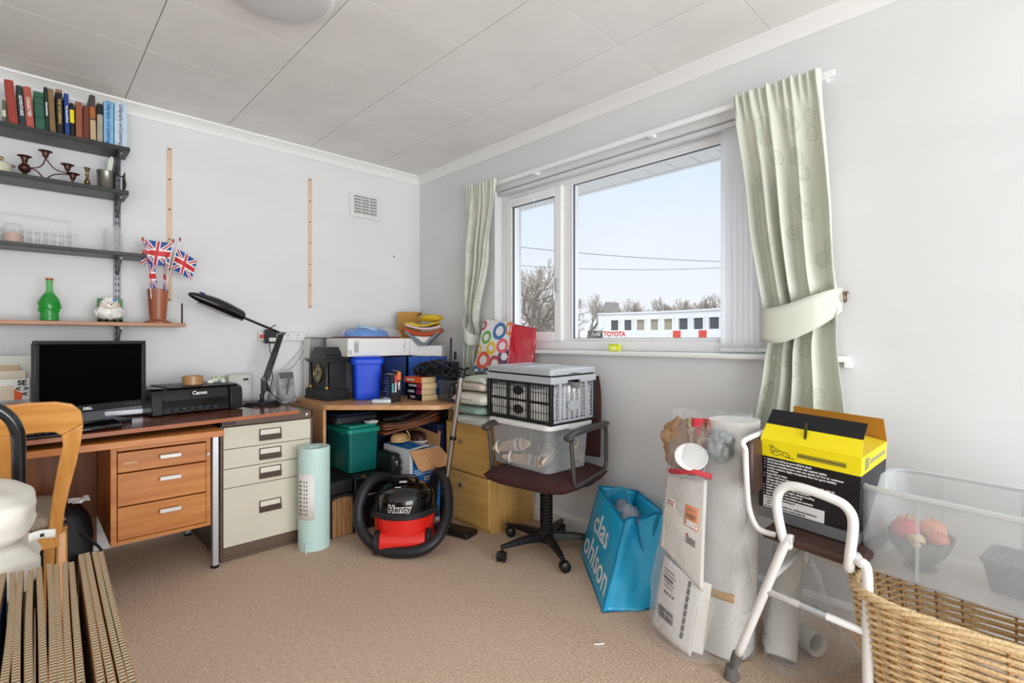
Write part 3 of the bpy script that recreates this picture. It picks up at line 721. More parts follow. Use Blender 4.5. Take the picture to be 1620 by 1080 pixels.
t = thing('sheep_figurine', 'white glazed ceramic sheep with black feet and a blue flower', 'figurine', (-1.972, -.122, zs))
wc = mat('white_ceramic', (238, 236, 230), rough=.15, coat=.5)
b = MB(); b.ball(0, 0, .05, .058, .048, .042, 24)
rr = random.Random(4)
for k in range(70):
    a = rr.uniform(0, 2 * PI); e_ = rr.uniform(-.7, 1.2)
    b.ball(.052 * math.cos(a) * math.cos(e_), .043 * math.sin(a) * math.cos(e_), .05 + .036 * math.sin(e_), .012, .012, .011, 8)
b.build('body', wc, t)
b = MB(); b.ball(-.002, -.026, .088, .034, .030, .032, 20)
for k in range(26):
    a = rr.uniform(0, PI * 2); b.ball(-.002 + .026 * math.cos(a), -.020 + .02 * rr.uniform(-1, 1), .100 + .020 * abs(math.sin(a)), .010, .010, .009, 8)
hdx = b.build('head', wc, t)
MB().ball(-.002, -.054, .084, .020, .010, .018, 16).build('face', mat('face_ceramic', (236, 226, 214), rough=.2), hdx)
MB().ball(.002, -.0645, .088, .0045, .003, .004, 10).ball(-.010, -.062, .096, .0025, .002, .003, 8).ball(.012, -.062, .096, .0025, .002, .003, 8).build('features', blackg, hdx)
for sx in (-1, 1): MB().ball(-.002 + sx * .035, -.028, .088, .007, .006, .013, 12).build('ear', mat('ear_ceramic', (214, 170, 130), rough=.3), t)
b = MB()
for k in range(5): b.ball(.018 + .006 * math.cos(k * 1.257), -.048, .112 + .006 * math.sin(k * 1.257), .0045, .003, .0045, 8)
b.build('flower', mat('blue_flower', (60, 120, 170), rough=.3), t)
for x in (-.042, -.014, .018, .044): MB().ball(x, -.040 + abs(x) * .25, .008, .010, .012, .008, 12).build('foot', blackg, t)
t = thing('green_tin', 'square green tin standing behind the ceramic sheep', 'tin', (-1.962, -.045, zs))
MB().box(-.052, .052, -.012, .012, 0, .125).build('body', mat('green_tin_paint', (84, 138, 84), rough=.5), t, bevel=.002)
t = thing('wooden_pot', 'turned reddish wooden pot on a wide foot holding flags', 'pot', (-1.763, -.12, zs))
MB().lathe([(.062, 0), (.062, .006), (.050, .010), (.044, .016), (.038, .018), (.037, .022), (.040, .05), (.048, .17), (.049, .182), (.046, .183), (.043, .17), (.034, .03), (0, .028)], 36).build('body', wood('turned_wood', (170, 102, 66), (136, 72, 44), 'z', rough=.4), t)
t = thing('shelf_rod', 'short dark upright rod at the right end of the brown shelf', 'rod', (-1.664, -.185, zs))
MB().tube([(0, 0, 0), (0, 0, .108)], .0045, 8).build('rod', darkm, t)

# flags (painted on a fine grid of faces)
fb, fw, fr2 = mat('flag_blue', (28, 72, 150), rough=.4), mat('flag_white', (236, 236, 236), rough=.4), mat('flag_red', (206, 46, 50), rough=.4)
def jack(u, v):
    x, y = (u - .5) * 2, (v - .5)
    if abs(x) < .10 or abs(y) < .10: return 2
    if abs(x) < .17 or abs(y) < .17: return 1
    d = abs(x) * .5 - abs(y)
    if abs(d) < .045: return 2
    if abs(d) < .11: return 1
    return 0
def flag(label, base, top, u_dir, w_, h_, bend, twist=0, start=.012):
    """base, top: ends of the stick; the cloth hangs from the top along u_dir"""
    t = thing('hand_flag', label, 'flag', base, group='flags in the wooden pot')
    MB().tube([base, top], .0022, 8).build('stick', whitel, t, w=True)
    MB().ball(top[0], top[1], top[2], .005, .005, .012, 10).build('finial', mat('flag_finial', (170, 40, 40), rough=.4), t, w=True)
    a = Vector(top); b = Vector(base); sd = (b - a).normalized(); ud = Vector(u_dir).normalized(); nn = sd.cross(ud).normalized()
    def f(u, v):
        p = a + sd * (start + (1 - v) * h_) + ud * u * w_ + nn * (bend * math.sin(u * PI * 1.4) + twist * u * (v - .5)); return tuple(p)
    MB().grid(80, 56, f, mf=jack).build('cloth', [fb, fw, fr2], t, w=True, solid=.0006, ang=180)
flag('plastic flag spread broadly leftwards over the pot', (-1.756, -.128, 1.23), (-1.700, -.160, 1.648), (-.97, .1, .03), .125, .130, .010, .03)
flag('flag at the right, folded and pointing down right from its stick', (-1.768, -.118, 1.23), (-1.664, -.135, 1.665), (.60, -.15, -.38), .110, .115, .016, -.03, start=.055)
flag('flag hanging in the middle, wrapped tightly round its white stick', (-1.745, -.135, 1.23), (-1.735, -.190, 1.555), (-.14, -.3, -.5), .04, .150, .008, .01)
flag('rolled flag leaning furthest left over the shelf end', (-1.775, -.125, 1.23), (-1.842, -.200, 1.632), (.40, -.5, -.2), .03, .100, .006, .008)
flag('dark bundled flag low at the left of the pot', (-1.785, -.118, 1.23), (-1.820, -.205, 1.520), (.32, -.5, -.1), .035, .130, .008, .008)

# ------------------------------------------------------------------ desk, filing cabinet, board
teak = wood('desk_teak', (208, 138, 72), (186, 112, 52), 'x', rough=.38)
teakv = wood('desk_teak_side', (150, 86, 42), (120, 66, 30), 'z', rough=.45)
boardm = wood('red_brown_board', (134, 70, 48), (108, 52, 36), 'x', rough=.16, coat=.4)
boarde = wood('board_edge', (180, 112, 76), (156, 92, 60), 'x', rough=.4)
dk = thing('desk', 'orange teak desk with three drawers under the red-brown board', 'desk', (-2.3, -.4, 0))
MB().box(-2.98, -1.622, -.835, -.03, .662, .690).build('desktop', teak, dk, w=True, bevel=.003)
ped = MB()
ped.box(-2.020, -1.998, -.655, -.08, .207, .655).box(-1.655, -1.635, -.655, -.08, .207, .655).box(-1.998, -1.655, -.655, -.08, .207, .225).box(-1.998, -1.655, -.655, -.08, .618, .655).box(-1.998, -1.655, -.10, -.08, .225, .618)
ped.build('pedestal', teak, dk, w=True, bevel=.0015)
for z0, z1 in ((.524, .613), (.376, .520), (.228, .372)):
    dr = MB().box(-1.996, -1.657, -.660, -.36, z0 + .001, z1 - .001).build('drawer', teak, dk, w=True, bevel=.0015)
    zc = z1 - .038 if z1 > .6 else z1 - .045
    h = MB(); h.box(-1.845, -1.762, -.683, -.677, zc - .009, zc + .009).box(-1.843, -1.835, -.678, -.660, zc - .006, zc + .006).box(-1.772, -1.764, -.678, -.660, zc - .006, zc + .006)
    h.build('handle', mat('handle_alu', (214, 214, 212), rough=.35, metal=.3), dr, w=True, bevel=.002)
MB().box(-1.653, -1.639, -.659, -.655, .545, .563).build('lock', chrome, dk, w=True, bevel=.002)
MB().box(-1.978, -1.925, -.6612, -.6606, .558, .570).build('sticker_trace', mat('tape_residue', (222, 170, 116), rough=.7), dk, w=True, smooth=False)
MB().box(-2.93, -2.022, -.12, -.10, .06, .662).build('modesty_panel', teakv, dk, w=True)  # carried down low so its dark face stands in for knee-hole shade
for x in (-1.632, -2.95):
    for y in (-.665, -.10):
        l_ = MB().box(x, x + .026, y - .013, y + .013, .012, .662).build('leg', alu, dk, w=True, bevel=.002)
        MB().lathe([(.015, 0), (.019, .003), (.019, .010), (.008, .014)], 16, M=T(x + .013, y, 0)).build('foot', blackp, l_, w=True)
# filing cabinet
fc = thing('filing_cabinet', 'brown and cream steel filing cabinet with four drawers beside the desk', 'filing cabinet', (-1.36, -.33, 0))
fbm = mat('cabinet_brown', (100, 82, 70), rough=.4); fcm = mat('cabinet_cream', (214, 208, 190), rough=.45, var=.02, scale=3)
x0, x1, y0, y1 = -1.588, -1.124, -.628, -.03
b = MB(); b.box(x0, x0 + .012, y0, y1, .0, .713).box(x1 - .012, x1, y0, y1, 0, .713).box(x0, x1, y0, y1, .672, .713).box(x0 + .012, x1 - .012, y0, y1, .0, .065).box(x0 + .012, x1 - .012, y1 - .012, y1, .065, .672)
b.build('carcass', fbm, fc, w=True, bevel=.003)
MB().box(x0 + .003, x1 - .003, y0 - .006, y0, .004, .018).build('plinth', fbm, fc, w=True, bevel=.002)
fbd = mat('handle_brown', (74, 58, 48), rough=.4)
for z0, z1, hz in ((.560, .668, .612), (.461, .557, .512), (.364, .458, .414), (.068, .361, .238)):
    d = MB().box(x0 + .014, x1 - .014, y0 - .004, -.2, z0, z1).build('drawer', fcm, fc, w=True, bevel=.002)
    hx = -1.352; yf = y0 - .004
    h = MB(); h.box(hx - .055, hx + .055, yf - .012, yf, hz - .030, hz - .002)
    h.box(hx - .055, hx - .050, yf - .006, yf, hz - .002, hz + .030).box(hx + .050, hx + .055, yf - .006, yf, hz - .002, hz + .030).box(hx - .055, hx + .055, yf - .006, yf, hz + .026, hz + .030)
    h.build('handle', fbd, d, w=True, bevel=.0015)
    MB().box(hx - .050, hx + .050, yf - .0025, yf, hz, hz + .026).build('label_card', mat('label_card', (226, 222, 208), rough=.6), d, w=True)
MB().box(x0 + .016, x0 + .072, y0 - .003, y0, .680, .695).build('badge', blackp, fc, w=True, bevel=.001)
MB().lathe([(.008, 0), (.008, .003), (.003, .004)], 14, M=T(x1 - .03, y0, .692, rx=R(90))).box(x1 - .04, x1 - .02, y0 - .0015, y0, .682, .702).build('lock', chrome, fc, w=True)
# board
bo = thing('worktop_board', 'glossy red-brown wooden board laid over the cabinet and desk', 'worktop', (-2.0, -.4, .7135))
pts = [(-2.99, -.920), (-1.228, -.700), (-1.180, -.16), (-1.186, -.02), (-2.99, -.02)]
MB().prism(pts, .7135, .7315, 'z').build('board', boardm, bo, w=True, bevel=.001)
MB().prism([(-2.99, -.9225), (-1.2265, -.7020), (-1.2285, -.6998), (-2.99, -.9198)], .7137, .7313, 'z').build('edge_strip', boarde, bo, w=True, smooth=False)
ZB = .7317
# printer
pr = thing('printer', 'black inkjet printer on the red-brown board', 'printer', (-1.655, -.300, ZB), rz=R(8))
b = MB()
pf = [(-.15, .004), (-.145, .10), (-.135, .122), (-.10, .132), (.14, .132), (.15, .120), (.15, .004)]
b.prism(pf, -.213, -.165, 'x').prism(pf, .150, .213, 'x').prism([(p[0] + (.018 if p[0] < -.12 else 0), p[1]) for p in pf], -.165, .150, 'x')
b.build('body', mat('printer_black', (26, 26, 28), rough=.25), pr, bevel=.004)
MB().box(-.160, .145, -.1405, -.128, .028, .072).build('output_slot', blackg, pr)
MB().prism([(-.152, .012), (-.152, .022), (-.13, .03), (-.13, .014)], -.125, .085, 'x').build('paper_tray', blackp, pr, bevel=.001)
rbs = MB()
for k in range(6): rbs.box(-.12 + k * .036, -.095 + k * .036, -.153, -.138, .022, .034)
rbs.build('rollers', mat('printer_grey', (52, 54, 60), rough=.3), pr, bevel=.002)
MB().prism([(-.12, .1325), (-.08, .1375), (.135, .1375), (.14, .1325)], -.135, .205, 'x').build('scanner_lid', mat('lid_black', (34, 34, 36), rough=.45), pr, bevel=.002)
MB().box(-.205, -.150, -.125, -.06, .1322, .1345).build('control_panel', mat('panel_grey', (66, 70, 72), rough=.3), pr, bevel=.001)
text('Canon', .026, whitel, pr, facing((-.0, -.1440, .103), 0, -1), bold=.0006, depth=.0004)
# things on the printer
t = thing('tape_roll', 'brown parcel tape roll lying on the printer', 'tape', (-1.640, -.315, ZB + .1378))
kr = mat('kraft_tube', (190, 150, 112), rough=.7); tp = mat('brown_tape', (176, 132, 86), rough=.3)
MB().lathe([(.038, 0), (.041, 0), (.041, .046), (.038, .046), (.038, 0)], 32, cap=False).build('core', kr, t)
MB().lathe([(.041, .001), (.049, .001), (.049, .045), (.041, .045), (.041, .001)], 32, cap=False).build('tape', tp, t)
wgl = mat('white_glaze', (226, 230, 216), rough=.2)
for k, (x, y, a, lb) in enumerate(((-1.560, -.335, .3, 'leftmost of the little white and green rabbit ornaments on the printer'), (-1.525, -.270, -.6, 'white and green rabbit ornament at the back of the printer'), (-1.500, -.335, 1.5, 'rightmost front white and green rabbit ornament on the printer'))):
    t = thing('rabbit_ornament', lb, 'ornament', (x, y, ZB + .1376), rz=a, group='rabbit ornaments on the printer')
    MB().ball(0, 0, .011, .019, .013, .011, 14).ball(.014, 0, .022, .009, .008, .008, 12).build('body', wgl, t)
    MB().ball(.008, .005, .031, .003, .0025, .009, 8).ball(.008, -.005, .031, .003, .0025, .009, 8).build('ears', mat('leaf_green', (150, 186, 90), rough=.3), t)
t = thing('white_radio', 'pale grey upright device standing against the wall behind the printer', 'device', (-1.335, -.075, ZB))
MB().box(-.075, .06, -.022, .03, 0, .165).build('body', mat('pale_green_grey', (196, 202, 192), rough=.4), t, bevel=.006)
MB().box(-.030, .045, -.0235, -.0222, .02, .10).build('panel', mat('clear_panel', (214, 218, 214), rough=.15), t)
MB().box(.005, .035, -.0245, -.0222, .128, .142).build('display', mat('display_dark', (60, 64, 70), rough=.2), t, bevel=.001)
# monitor
mo = thing('monitor', 'black flat computer monitor with a blank screen on the board', 'monitor', (-2.071, -.515, ZB), rz=R(25))
mb = mat('bezel_black', (38, 38, 42), rough=.4)
b = MB(); w2, zb0, zb1 = .220, .060, .372
b.box(-w2, w2, -.022, -.004, zb0, zb0 + .030).box(-w2, w2, -.022, -.004, zb1 - .016, zb1).box(-w2, -w2 + .018, -.022, -.004, zb0 + .030, zb1 - .016).box(w2 - .018, w2, -.022, -.004, zb0 + .030, zb1 - .016)
b.build('bezel', mb, mo, bevel=.003)
MB().box(-w2 + .017, w2 - .017, -.012, -.006, zb0 + .029, zb1 - .015).build('screen', mat('screen_black', (3, 3, 3), rough=.3, spec=.05), mo, smooth=False)
MB().rbox(-w2 + .01, w2 - .01, -.004, .03, zb0 + .01, zb1 - .01, .01).build('back_shell', blackp, mo, bevel=.004)
text('DELL', .016, whitel, mo, facing((-.03, -.0226, zb0 + .014), 0, -1), bold=.0008, depth=.0003)
bt = MB()
for k in range(4): bt.lathe([(.0035, 0), (.0035, .002)], 10, M=T(.130 + k * .018, -.022, zb0 + .014, rx=R(90)))
bt.build('buttons', chrome, mo)
sg_ = mat('stand_grey', (112, 114, 118), rough=.35, metal=.4)
MB().prism([(.000, .012), (.035, .012), (.045, .20), (.03, .20)], -.055, .055, 'x').build('stand_neck', sg_, mo, bevel=.003)
MB().rbox(-.125, .125, -.10, .10, 0, .014, .04, n=6).build('stand_base', blackp, mo, bevel=.004)
# slim computer lying flat behind the monitor
t = thing('desktop_computer', 'slim grey and silver desktop computer behind the monitor', 'computer', (-2.04, -.23, ZB), rz=R(4))
MB().box(-.19, .17, -.13, .15, .004, .085).build('case', mat('case_grey', (120, 124, 128), rough=.4), t, bevel=.004)
MB().box(-.19, .17, -.142, -.130, .010, .036).build('silver_strip', mat('case_silver', (186, 188, 190), rough=.35, metal=.4), t, bevel=.003)
MB().box(.02, .10, -.134, -.129, .050, .062).box(-.15, -.03, -.134, -.129, .045, .075).build('drive_slot', blackp, t)
t = thing('mouse_pad', 'small flat black pad in front of the silver computer', 'pad', (-1.985, -.50, ZB), rz=R(20))
MB().rbox(-.05, .05, -.035, .035, 0, .010, .015).build('pad', blackm, t, bevel=.002)
# keyboard and black phone cradle near the chair
t = thing('keyboard', 'black keyboard on the board behind the wooden chair', 'keyboard', (-2.30, -.745, ZB), rz=R(7))
MB().prism([(-.075, 0), (-.075, .010), (.075, .022), (.075, 0)], -.17, .17, 'x').build('body', blackp, t, bevel=.003)
kk = MB()
for r_ in range(5):
    for c in range(15): kk.box(-.160 + c * .0215, -.142 + c * .0215, -.066 + r_ * .027, -.044 + r_ * .027, .012 + .002 * r_ + .001, .019 + .002 * r_)
kk.build('keys', mat('key_black', (34, 34, 36), rough=.5), t, bevel=.0012, seg=1)
t = thing('scanner_wedge', 'black curved plastic desk gadget in front of the monitor', 'gadget', (-2.055, -.70, ZB), rz=R(16))
MB().prism([(-.045, 0), (-.05, .012), (-.02, .028), (.03, .034), (.05, .028), (.05, 0)], -.085, .06, 'x').build('body', blackg, t, bevel=.005)
# letter organiser on a stand
t = thing('monitor_stand_shelf', 'small pine shelf with chrome edge and posts at the left end of the board', 'stand', (-2.40, -.28, ZB))
MB().box(-2.56, -2.265, -.38, -.16, ZB + .092, ZB + .104).build('shelf', wood('pale_pine', (196, 150, 106), (172, 124, 80), 'x'), t, w=True, bevel=.002)
MB().box(-2.56, -2.262, -.385, -.155, ZB + .104, ZB + .109).build('glass_top', mat('grey_glass', (150, 160, 165), rough=.1), t, w=True)
for x in (-2.29, -2.53):
    for y in (-.36, -.19): MB().tube([(x, y, ZB), (x, y, ZB + .092)], .007, 10).build('leg', alu, t, w=True)
ZO = ZB + .1095
t = thing('letter_holder', 'white card letter holder printed with black lettering and an orange patch', 'letter holder', (-2.38, -.27, ZO))
wp_ = mat('holder_white', (234, 232, 226), rough=.5)
b = MB(); b.box(-.14, .108, -.062, -.058, 0, .095).box(-.14, .108, .058, .062, 0, .11).box(-.14, -.136, -.058, .058, 0, .10).box(.104, .108, -.058, .058, 0, .10).box(-.14, .108, -.058, .058, 0, .003)
b.build('holder', wp_, t, bevel=.001)
MB().box(.000, .056, -.0632, -.0622, .004, .066).build('cream_panel', mat('holder_cream', (224, 204, 178), rough=.6), t)
MB().prism([(.058, .003), (.058, .05), (.070, .040), (.086, .030), (.082, .003)], -.0634, -.0622, 'y').build('orange_patch', mat('holder_orange', (232, 96, 40), rough=.6), t)
for tx, xx, z_ in (('SE', .083, .076), ('< >', .083, .050), ('<', .092, .026), ('ERI', -.022, .076), ('DE', -.022, .050), ('KSI', -.022, .026)):
    text(tx, .030, blacki, t, facing((xx, -.0640, z_), 0, -1), bold=.0012, depth=.0003)
for k, (x, w_, h, y, c, lb) in enumerate(((-2.345, .17, .190, -.235, (214, 214, 206), 'pale letter sheet standing tallest in the letter holder'), (-2.375, .14, .150, -.262, (196, 170, 142), 'tan envelope standing in the letter holder'), (-2.340, .11, .125, -.288, (216, 210, 186), 'cream envelope at the front of the letter holder'), (-2.445, .07, .110, -.305, (228, 230, 232), 'white rounded paper roll at the left frame edge of the holder'))):
    t = thing('envelope' if k < 3 else 'paper_roll', lb, 'letter', (x, y, ZO + .0035), rz=0)
    t.rotation_euler = (R(-6), 0, 0)
    if k == 3: MB().lathe([(.030, 0), (.030, h), (.026, h), (.026, 0)], 24).build('paper', paper, t)
    else:
        e_ = MB().box(-w_ / 2, w_ / 2, 0, .004, 0, h).build('envelope', mat('env_%d' % k, c, rough=.7), t, bevel=.001)
        MB().prism([(-w_ / 2, h), (0, h * .72), (w_ / 2, h)], -.0006, 0, 'y').build('flap', mat('env_%d' % k, c), t)
# little wall cable clips
# lamp
lm = thing('desk_lamp', 'black jointed-arm desk lamp with a long oval head', 'lamp', (-1.275, -.262, ZB))
LB = Vector((-1.275, -.262, ZB))
MB().lathe([(.098, 0), (.098, .006), (.090, .014), (.03, .019), (.012, .022), (.012, .055), (.009, .060), (.0, .06)], 36, M=T(0, 0, 0), sx=1, sy=.75).build('base', blackp, lm)
j0 = Vector((-1.265, -.262, .82)); j1 = Vector((-1.255, -.262, .875)); j2 = Vector((-1.163, -.262, 1.145)); j3 = Vector((-1.395, -.285, 1.240)); tip = Vector((-1.660, -.31, 1.352))
b = MB(); b.tube([tuple(LB + Vector((0, 0, .05))), tuple(j0)], .008, 10); b.box(j0.x - .014, j0.x + .014, -.276, -.248, .80, .875); b.tube([(j1.x - .012, -.262, .885), (j1.x + .022, -.262, .80)], .010, 10)
b.build('swivel', blackp, lm, w=True, bevel=.004)
b = MB()
for dx, dy in ((-.016, 0), (.014, 0), (-.001, .0)):
    b.tube([(j1.x + dx, -.262 + dy, j1.z - .01), (j2.x + dx * .8, -.262 + dy, j2.z)], .0062 if dx else .0035, 8)
b.build('lower_arm', blackp, lm, w=True)
MB().tube([(j2.x + .016, j2.y, j2.z - .003), tuple(j2), tuple(j3)], .0072, 8).build('upper_arm', blackp, lm, w=True)
for p in (j1 + Vector((-.014, 0, 0)), j1 + Vector((.014, 0, -.005)), j2 + Vector((-.012, 0, 0)), j2 + Vector((.012, 0, 0))):
    MB().lathe([(.0095, -.016), (.0095, .016)], 14, M=T(p.x, p.y, p.z, rx=R(90))).build('joint_bolt', mat('bolt_grey', (96, 96, 98), rough=.3, metal=.8), lm, w=True)
ax = (tip - j3); L_ = ax.length; dirv = ax.normalized()
MH = Matrix.Translation(j3) @ dirv.to_track_quat('X', 'Z').to_matrix().to_4x4()
def head(u, v, grow=0):
    x = u; r = (.034 + .010 * math.sin(PI * min(1, x * 1.15))) * (max(0, 1 - max(0, (x - .45) / .55) ** 2.6)) ** .5
    if x < .04: r *= .82 + .18 * x / .04
    a = 2 * PI * v; zz = math.sin(a) * r * (1 if math.sin(a) > 0 else .62)
    return (-.012 + x * (L_ + .014), math.cos(a) * r * 1.02, zz)
hm_ = MB().grid(40, 32, lambda u, v: head(u, v), M=MH); hm_.lathe([(.0, 0), (.026, 0)], 20, M=MH @ T(-.012, 0, .002, ry=R(90)), cap=False)
lh = hm_.build('lamp_head', blackg, lm, w=True, ang=60)
MB().grid(24, 8, lambda u, v: (.03 + u * .20, (v - .5) * .056 * (1 - (2 * u - 1) ** 4 * .5), -.0235), M=MH).build('light_tube_cover', mat('tube_cover', (150, 150, 148), rough=.3), lh, w=True, solid=.003)
MB().ball(L_ * .78, 0, .0335, .022, .013, .004, 12, M=MH).build('blue_badge', mat('badge_blue', (30, 60, 160), rough=.3), lh, w=True)
cb_ = MB(); cb_.tube([(-1.258, -.262, .80), (-1.285, -.285, .76), (-1.330, -.33, .738), (-1.30, -.40, .7365), (-1.24, -.42, .7365), (-1.21, -.40, .7365)], .003, 6, smooth=8)
cb_.tube([(-1.245, -.262, .83), (-1.20, -.25, .765), (-1.155, -.25, .7365), (-1.22, -.36, .7365), (-1.19, -.45, .7365)], .003, 6, smooth=8)
cb_.build('cable', blackm, lm, w=True)
tag(MB().tube([(-1.43, -.26, ZB + .05), (-1.405, -.30, .7367), (-1.36, -.42, .7367), (-1.28, -.46, .7367), (-1.24, -.44, .7367)], .0038, 8, smooth=8).build('printer_cable', blackm), 'black cable curling over the board from the printer', 'cable')
# socket strip on wall
t = thing('socket_strip', 'white multi-socket power strip with red switch fixed to the wall', 'power strip', (-1.07, -.001, 1.128))
MB().box(-.150, .150, -.036, 0, -.028, .028).build('body', mat('socket_white', (226, 226, 224), rough=.4), t, bevel=.006)
MB().box(-.147, -.128, -.041, -.035, -.012, .012).build('switch', red, t, bevel=.002)
hs = MB()
for cx in (-.095, -.035, .030, .095):
    hs.box(cx - .003, cx + .003, -.0368, -.0358, .006, .014).box(cx - .012, cx - .006, -.0368, -.0358, -.012, -.008).box(cx + .006, cx + .012, -.0368, -.0358, -.012, -.008)
hs.build('socket_holes', blackm, t)
tag(MB().tube([(-.925, -.02, 1.12), (-.90, -.03, 1.10), (-.93, -.04, 1.02), (-1.00, -.05, .93), (-1.10, -.08, .85), (-1.14, -.10, .78), (-1.15, -.10, .735)], .0055, 8, smooth=8).tube([(-.925, -.015, 1.10), (-.945, -.03, 1.05), (-1.03, -.05, .95), (-1.12, -.08, .86), (-1.16, -.10, .74)], .004, 8, smooth=8).build('power_cable', mat('cable_white', (222, 222, 220), rough=.4)), 'white power cable looping from the socket strip to the board', 'cable')
t = thing('power_adapter', 'black plug-in power adapter in the socket strip', 'power adapter', (-1.165, -.038, 1.13))
MB().box(-.030, .038, -.045, -.001, -.046, .042).build('body', blackp, t, bevel=.006)
MB().box(-.010, .032, -.0458, -.0450, -.034, -.010).build('label', paper, t)
MB().tube([(0, -.02, -.046), (.004, -.025, -.10), (.018, -.03, -.15), (.005, -.03, -.20), (.010, -.05, -.25), (-.02, -.10, -.32), (-.05, -.14, -.392)], .0028, 6, smooth=6).build('cable', blackm, t)
MB().tube([(0, -.02, .041), (.006, -.03, .055), (.012, -.10, .07)], .003, 6).build('strain_relief', blackm, t)
# acrylic photo frame
t = thing('photo_frame', 'clear acrylic frame with a black and white picture by the lamp', 'picture frame', (-1.085, -.17, .7140), rz=R(14))
MB().box(-.062, .062, -.002, .002, 0, .195, M=T(rx=R(-8))).build('frame', glassy('acrylic', (232, 236, 238), .05, .06), t)
MB().box(-.058, .050, -.0005, .0005, .004, .190, M=T(rx=R(-8))).build('picture', mat('grey_picture', (190, 190, 188), rough=.6, col2=(110, 112, 112), scale=14), t)
pc = MB(); pc.prism([(-.05, .150), (.045, .150), (.045, .188), (-.05, .188)], -.0012, -.0008, 'y', M=T(rx=R(-8))).prism([(-.02, .05), (-.005, .05), (.02, .15), (.005, .15)], -.0012, -.0008, 'y', M=T(rx=R(-8)))
pc.build('dark_shape', mat('dark_picture', (70, 70, 72), rough=.6), t)

# ------------------------------------------------------------------ left foreground
chw = wood('chair_beech', (216, 156, 84), (196, 132, 62), 'z', rough=.28, coat=.35)
ch = thing('wooden_chair', 'golden varnished wooden chair with a pierced back at the desk', 'chair', (-2.40, -.95, 0))
XR, XL = -2.185, -2.62
def ypost(z): return -1.10 - .0 * z - .22 * max(0, (z - .46)) ** 1.25
def flat_bar(mb, pts, wx, wy):
    """bar of rectangular section through pts, size wx (along x) by wy"""
    vs = []; fs = []
    for (x, y, z) in pts: vs += [(x - wx / 2, y - wy / 2, z), (x + wx / 2, y - wy / 2, z), (x + wx / 2, y + wy / 2, z), (x - wx / 2, y + wy / 2, z)]
    n = len(pts)
    for i in range(n - 1):
        for k in range(4): fs.append((i * 4 + k, i * 4 + (k + 1) % 4, i * 4 + 4 + (k + 1) % 4, i * 4 + 4 + k))
    fs += [(3, 2, 1, 0), ((n - 1) * 4, (n - 1) * 4 + 1, (n - 1) * 4 + 2, (n - 1) * 4 + 3)]
    mb._add(vs, fs)
for sx in (1, -1):
    xb = XR if sx > 0 else XL
    m_ = MB(); flat_bar(m_, [(xb - .012 * sx, -1.06 - .06 * (1 - z / .46) if z < .46 else ypost(z), z) for z in (0, .15, .3, .44, .46)], .030, .040)
    m_.build('rear_leg', chw, ch, w=True, bevel=.006)
# back frame cut as one panel: outer outline minus the side openings
def P3(x, z, off=0): return (x, ypost(z) + off, z)
cxm = (XR + XL) / 2; hw = (XR - XL) / 2
def outer(z):    # half width at height z
    return hw - .012 + .055 * max(0, (z - .44) / .44) ** 1.0 if z < .86 else 0
zt_ = .905
side_o = [(hw - .012, .44), (hw - .005, .52), (hw + .008, .60), (hw + .024, .68), (hw + .036, .76), (hw + .041, .82), (hw + .034, .866), (hw + .010, .892), (hw - .03, .903), (hw - .10, .905), (hw - .17, .897), (0, .886)]
open_i = [(hw - .048, .44), (hw - .042, .52), (hw - .034, .60), (hw - .024, .68), (hw - .012, .75), (hw - .016, .785), (hw - .035, .800), (hw - .070, .802), (hw - .105, .800)]
splat = [(hw - .105, .800), (hw - .115, .75), (hw - .130, .68), (hw - .150, .60), (hw - .158, .52), (hw - .158, .44)]
th = .024
for sx in (1, -1):
    bmx = MB(); 
    # stile ring: quad strips between outer outline and opening
    O = side_o[:9]; I = [open_i[0], open_i[1], open_i[2], open_i[3], open_i[4], open_i[5], open_i[6], open_i[7], open_i[8]]
    def strip(mb, A, B):
        vs = []; fs = []
        for (a, b_) in zip(A, B):
            for (h_, z) in (a, b_):
                for off in (-th / 2, th / 2): vs.append(P3(cxm + sx * h_, z, off))
        n = len(A)
        for i in range(n - 1):
            a = i * 4; c = a + 4
            fs += [(a, a + 2, c + 2, c), (a + 1, c + 1, c + 3, a + 3), (a, c, c + 1, a + 1), (a + 2, a + 3, c + 3, c + 2)]
        fs += [(0, 1, 3, 2), ((n - 1) * 4, (n - 1) * 4 + 2, (n - 1) * 4 + 3, (n - 1) * 4 + 1)]
        mb._add(vs, fs)
    strip(bmx, O[:6], I[:6])
    bmx.build('stile', chw, ch, w=True, bevel=.005, seg=3)
    # splat halves
    m2 = MB(); strip(m2, [(h_, z) for h_, z in splat], [(.028 + (0.0) * k, z) for k, (h_, z) in enumerate(splat)])
    m2.build('splat', chw, ch, w=True, bevel=.003)
tops = MB(); vs = []; fs = []
up = [(h_, z) for h_, z in side_o[5:]]; lo = [(hw - .016, .785), (hw - .035, .800), (hw - .070, .802), (hw - .105, .800), (hw - .14, .800), (.05, .798), (0, .798)]
full_u = up + [(-h_, z) for h_, z in reversed(up[:-1])]; full_l = lo + [(-h_, z) for h_, z in reversed(lo[:-1])]
for a, b_ in zip(full_u, full_l):
    for (h_, z) in (a, b_):
        for off in (-.015, .015): vs.append(P3(cxm + h_, z, off))
n = len(full_u)
for i in range(n - 1):
    a = i * 4; c = a + 4; fs += [(a, a + 2, c + 2, c), (a + 1, c + 1, c + 3, a + 3), (a, c, c + 1, a + 1), (a + 2, a + 3, c + 3, c + 2)]
fs += [(0, 1, 3, 2), ((n - 1) * 4, (n - 1) * 4 + 2, (n - 1) * 4 + 3, (n - 1) * 4 + 1)]
tops._add(vs, fs); tops.build('top_rail', wood('chair_beech_top', (220, 160, 88), (200, 136, 66), 'x', rough=.25, coat=.4), ch, w=True, bevel=.006, seg=3)
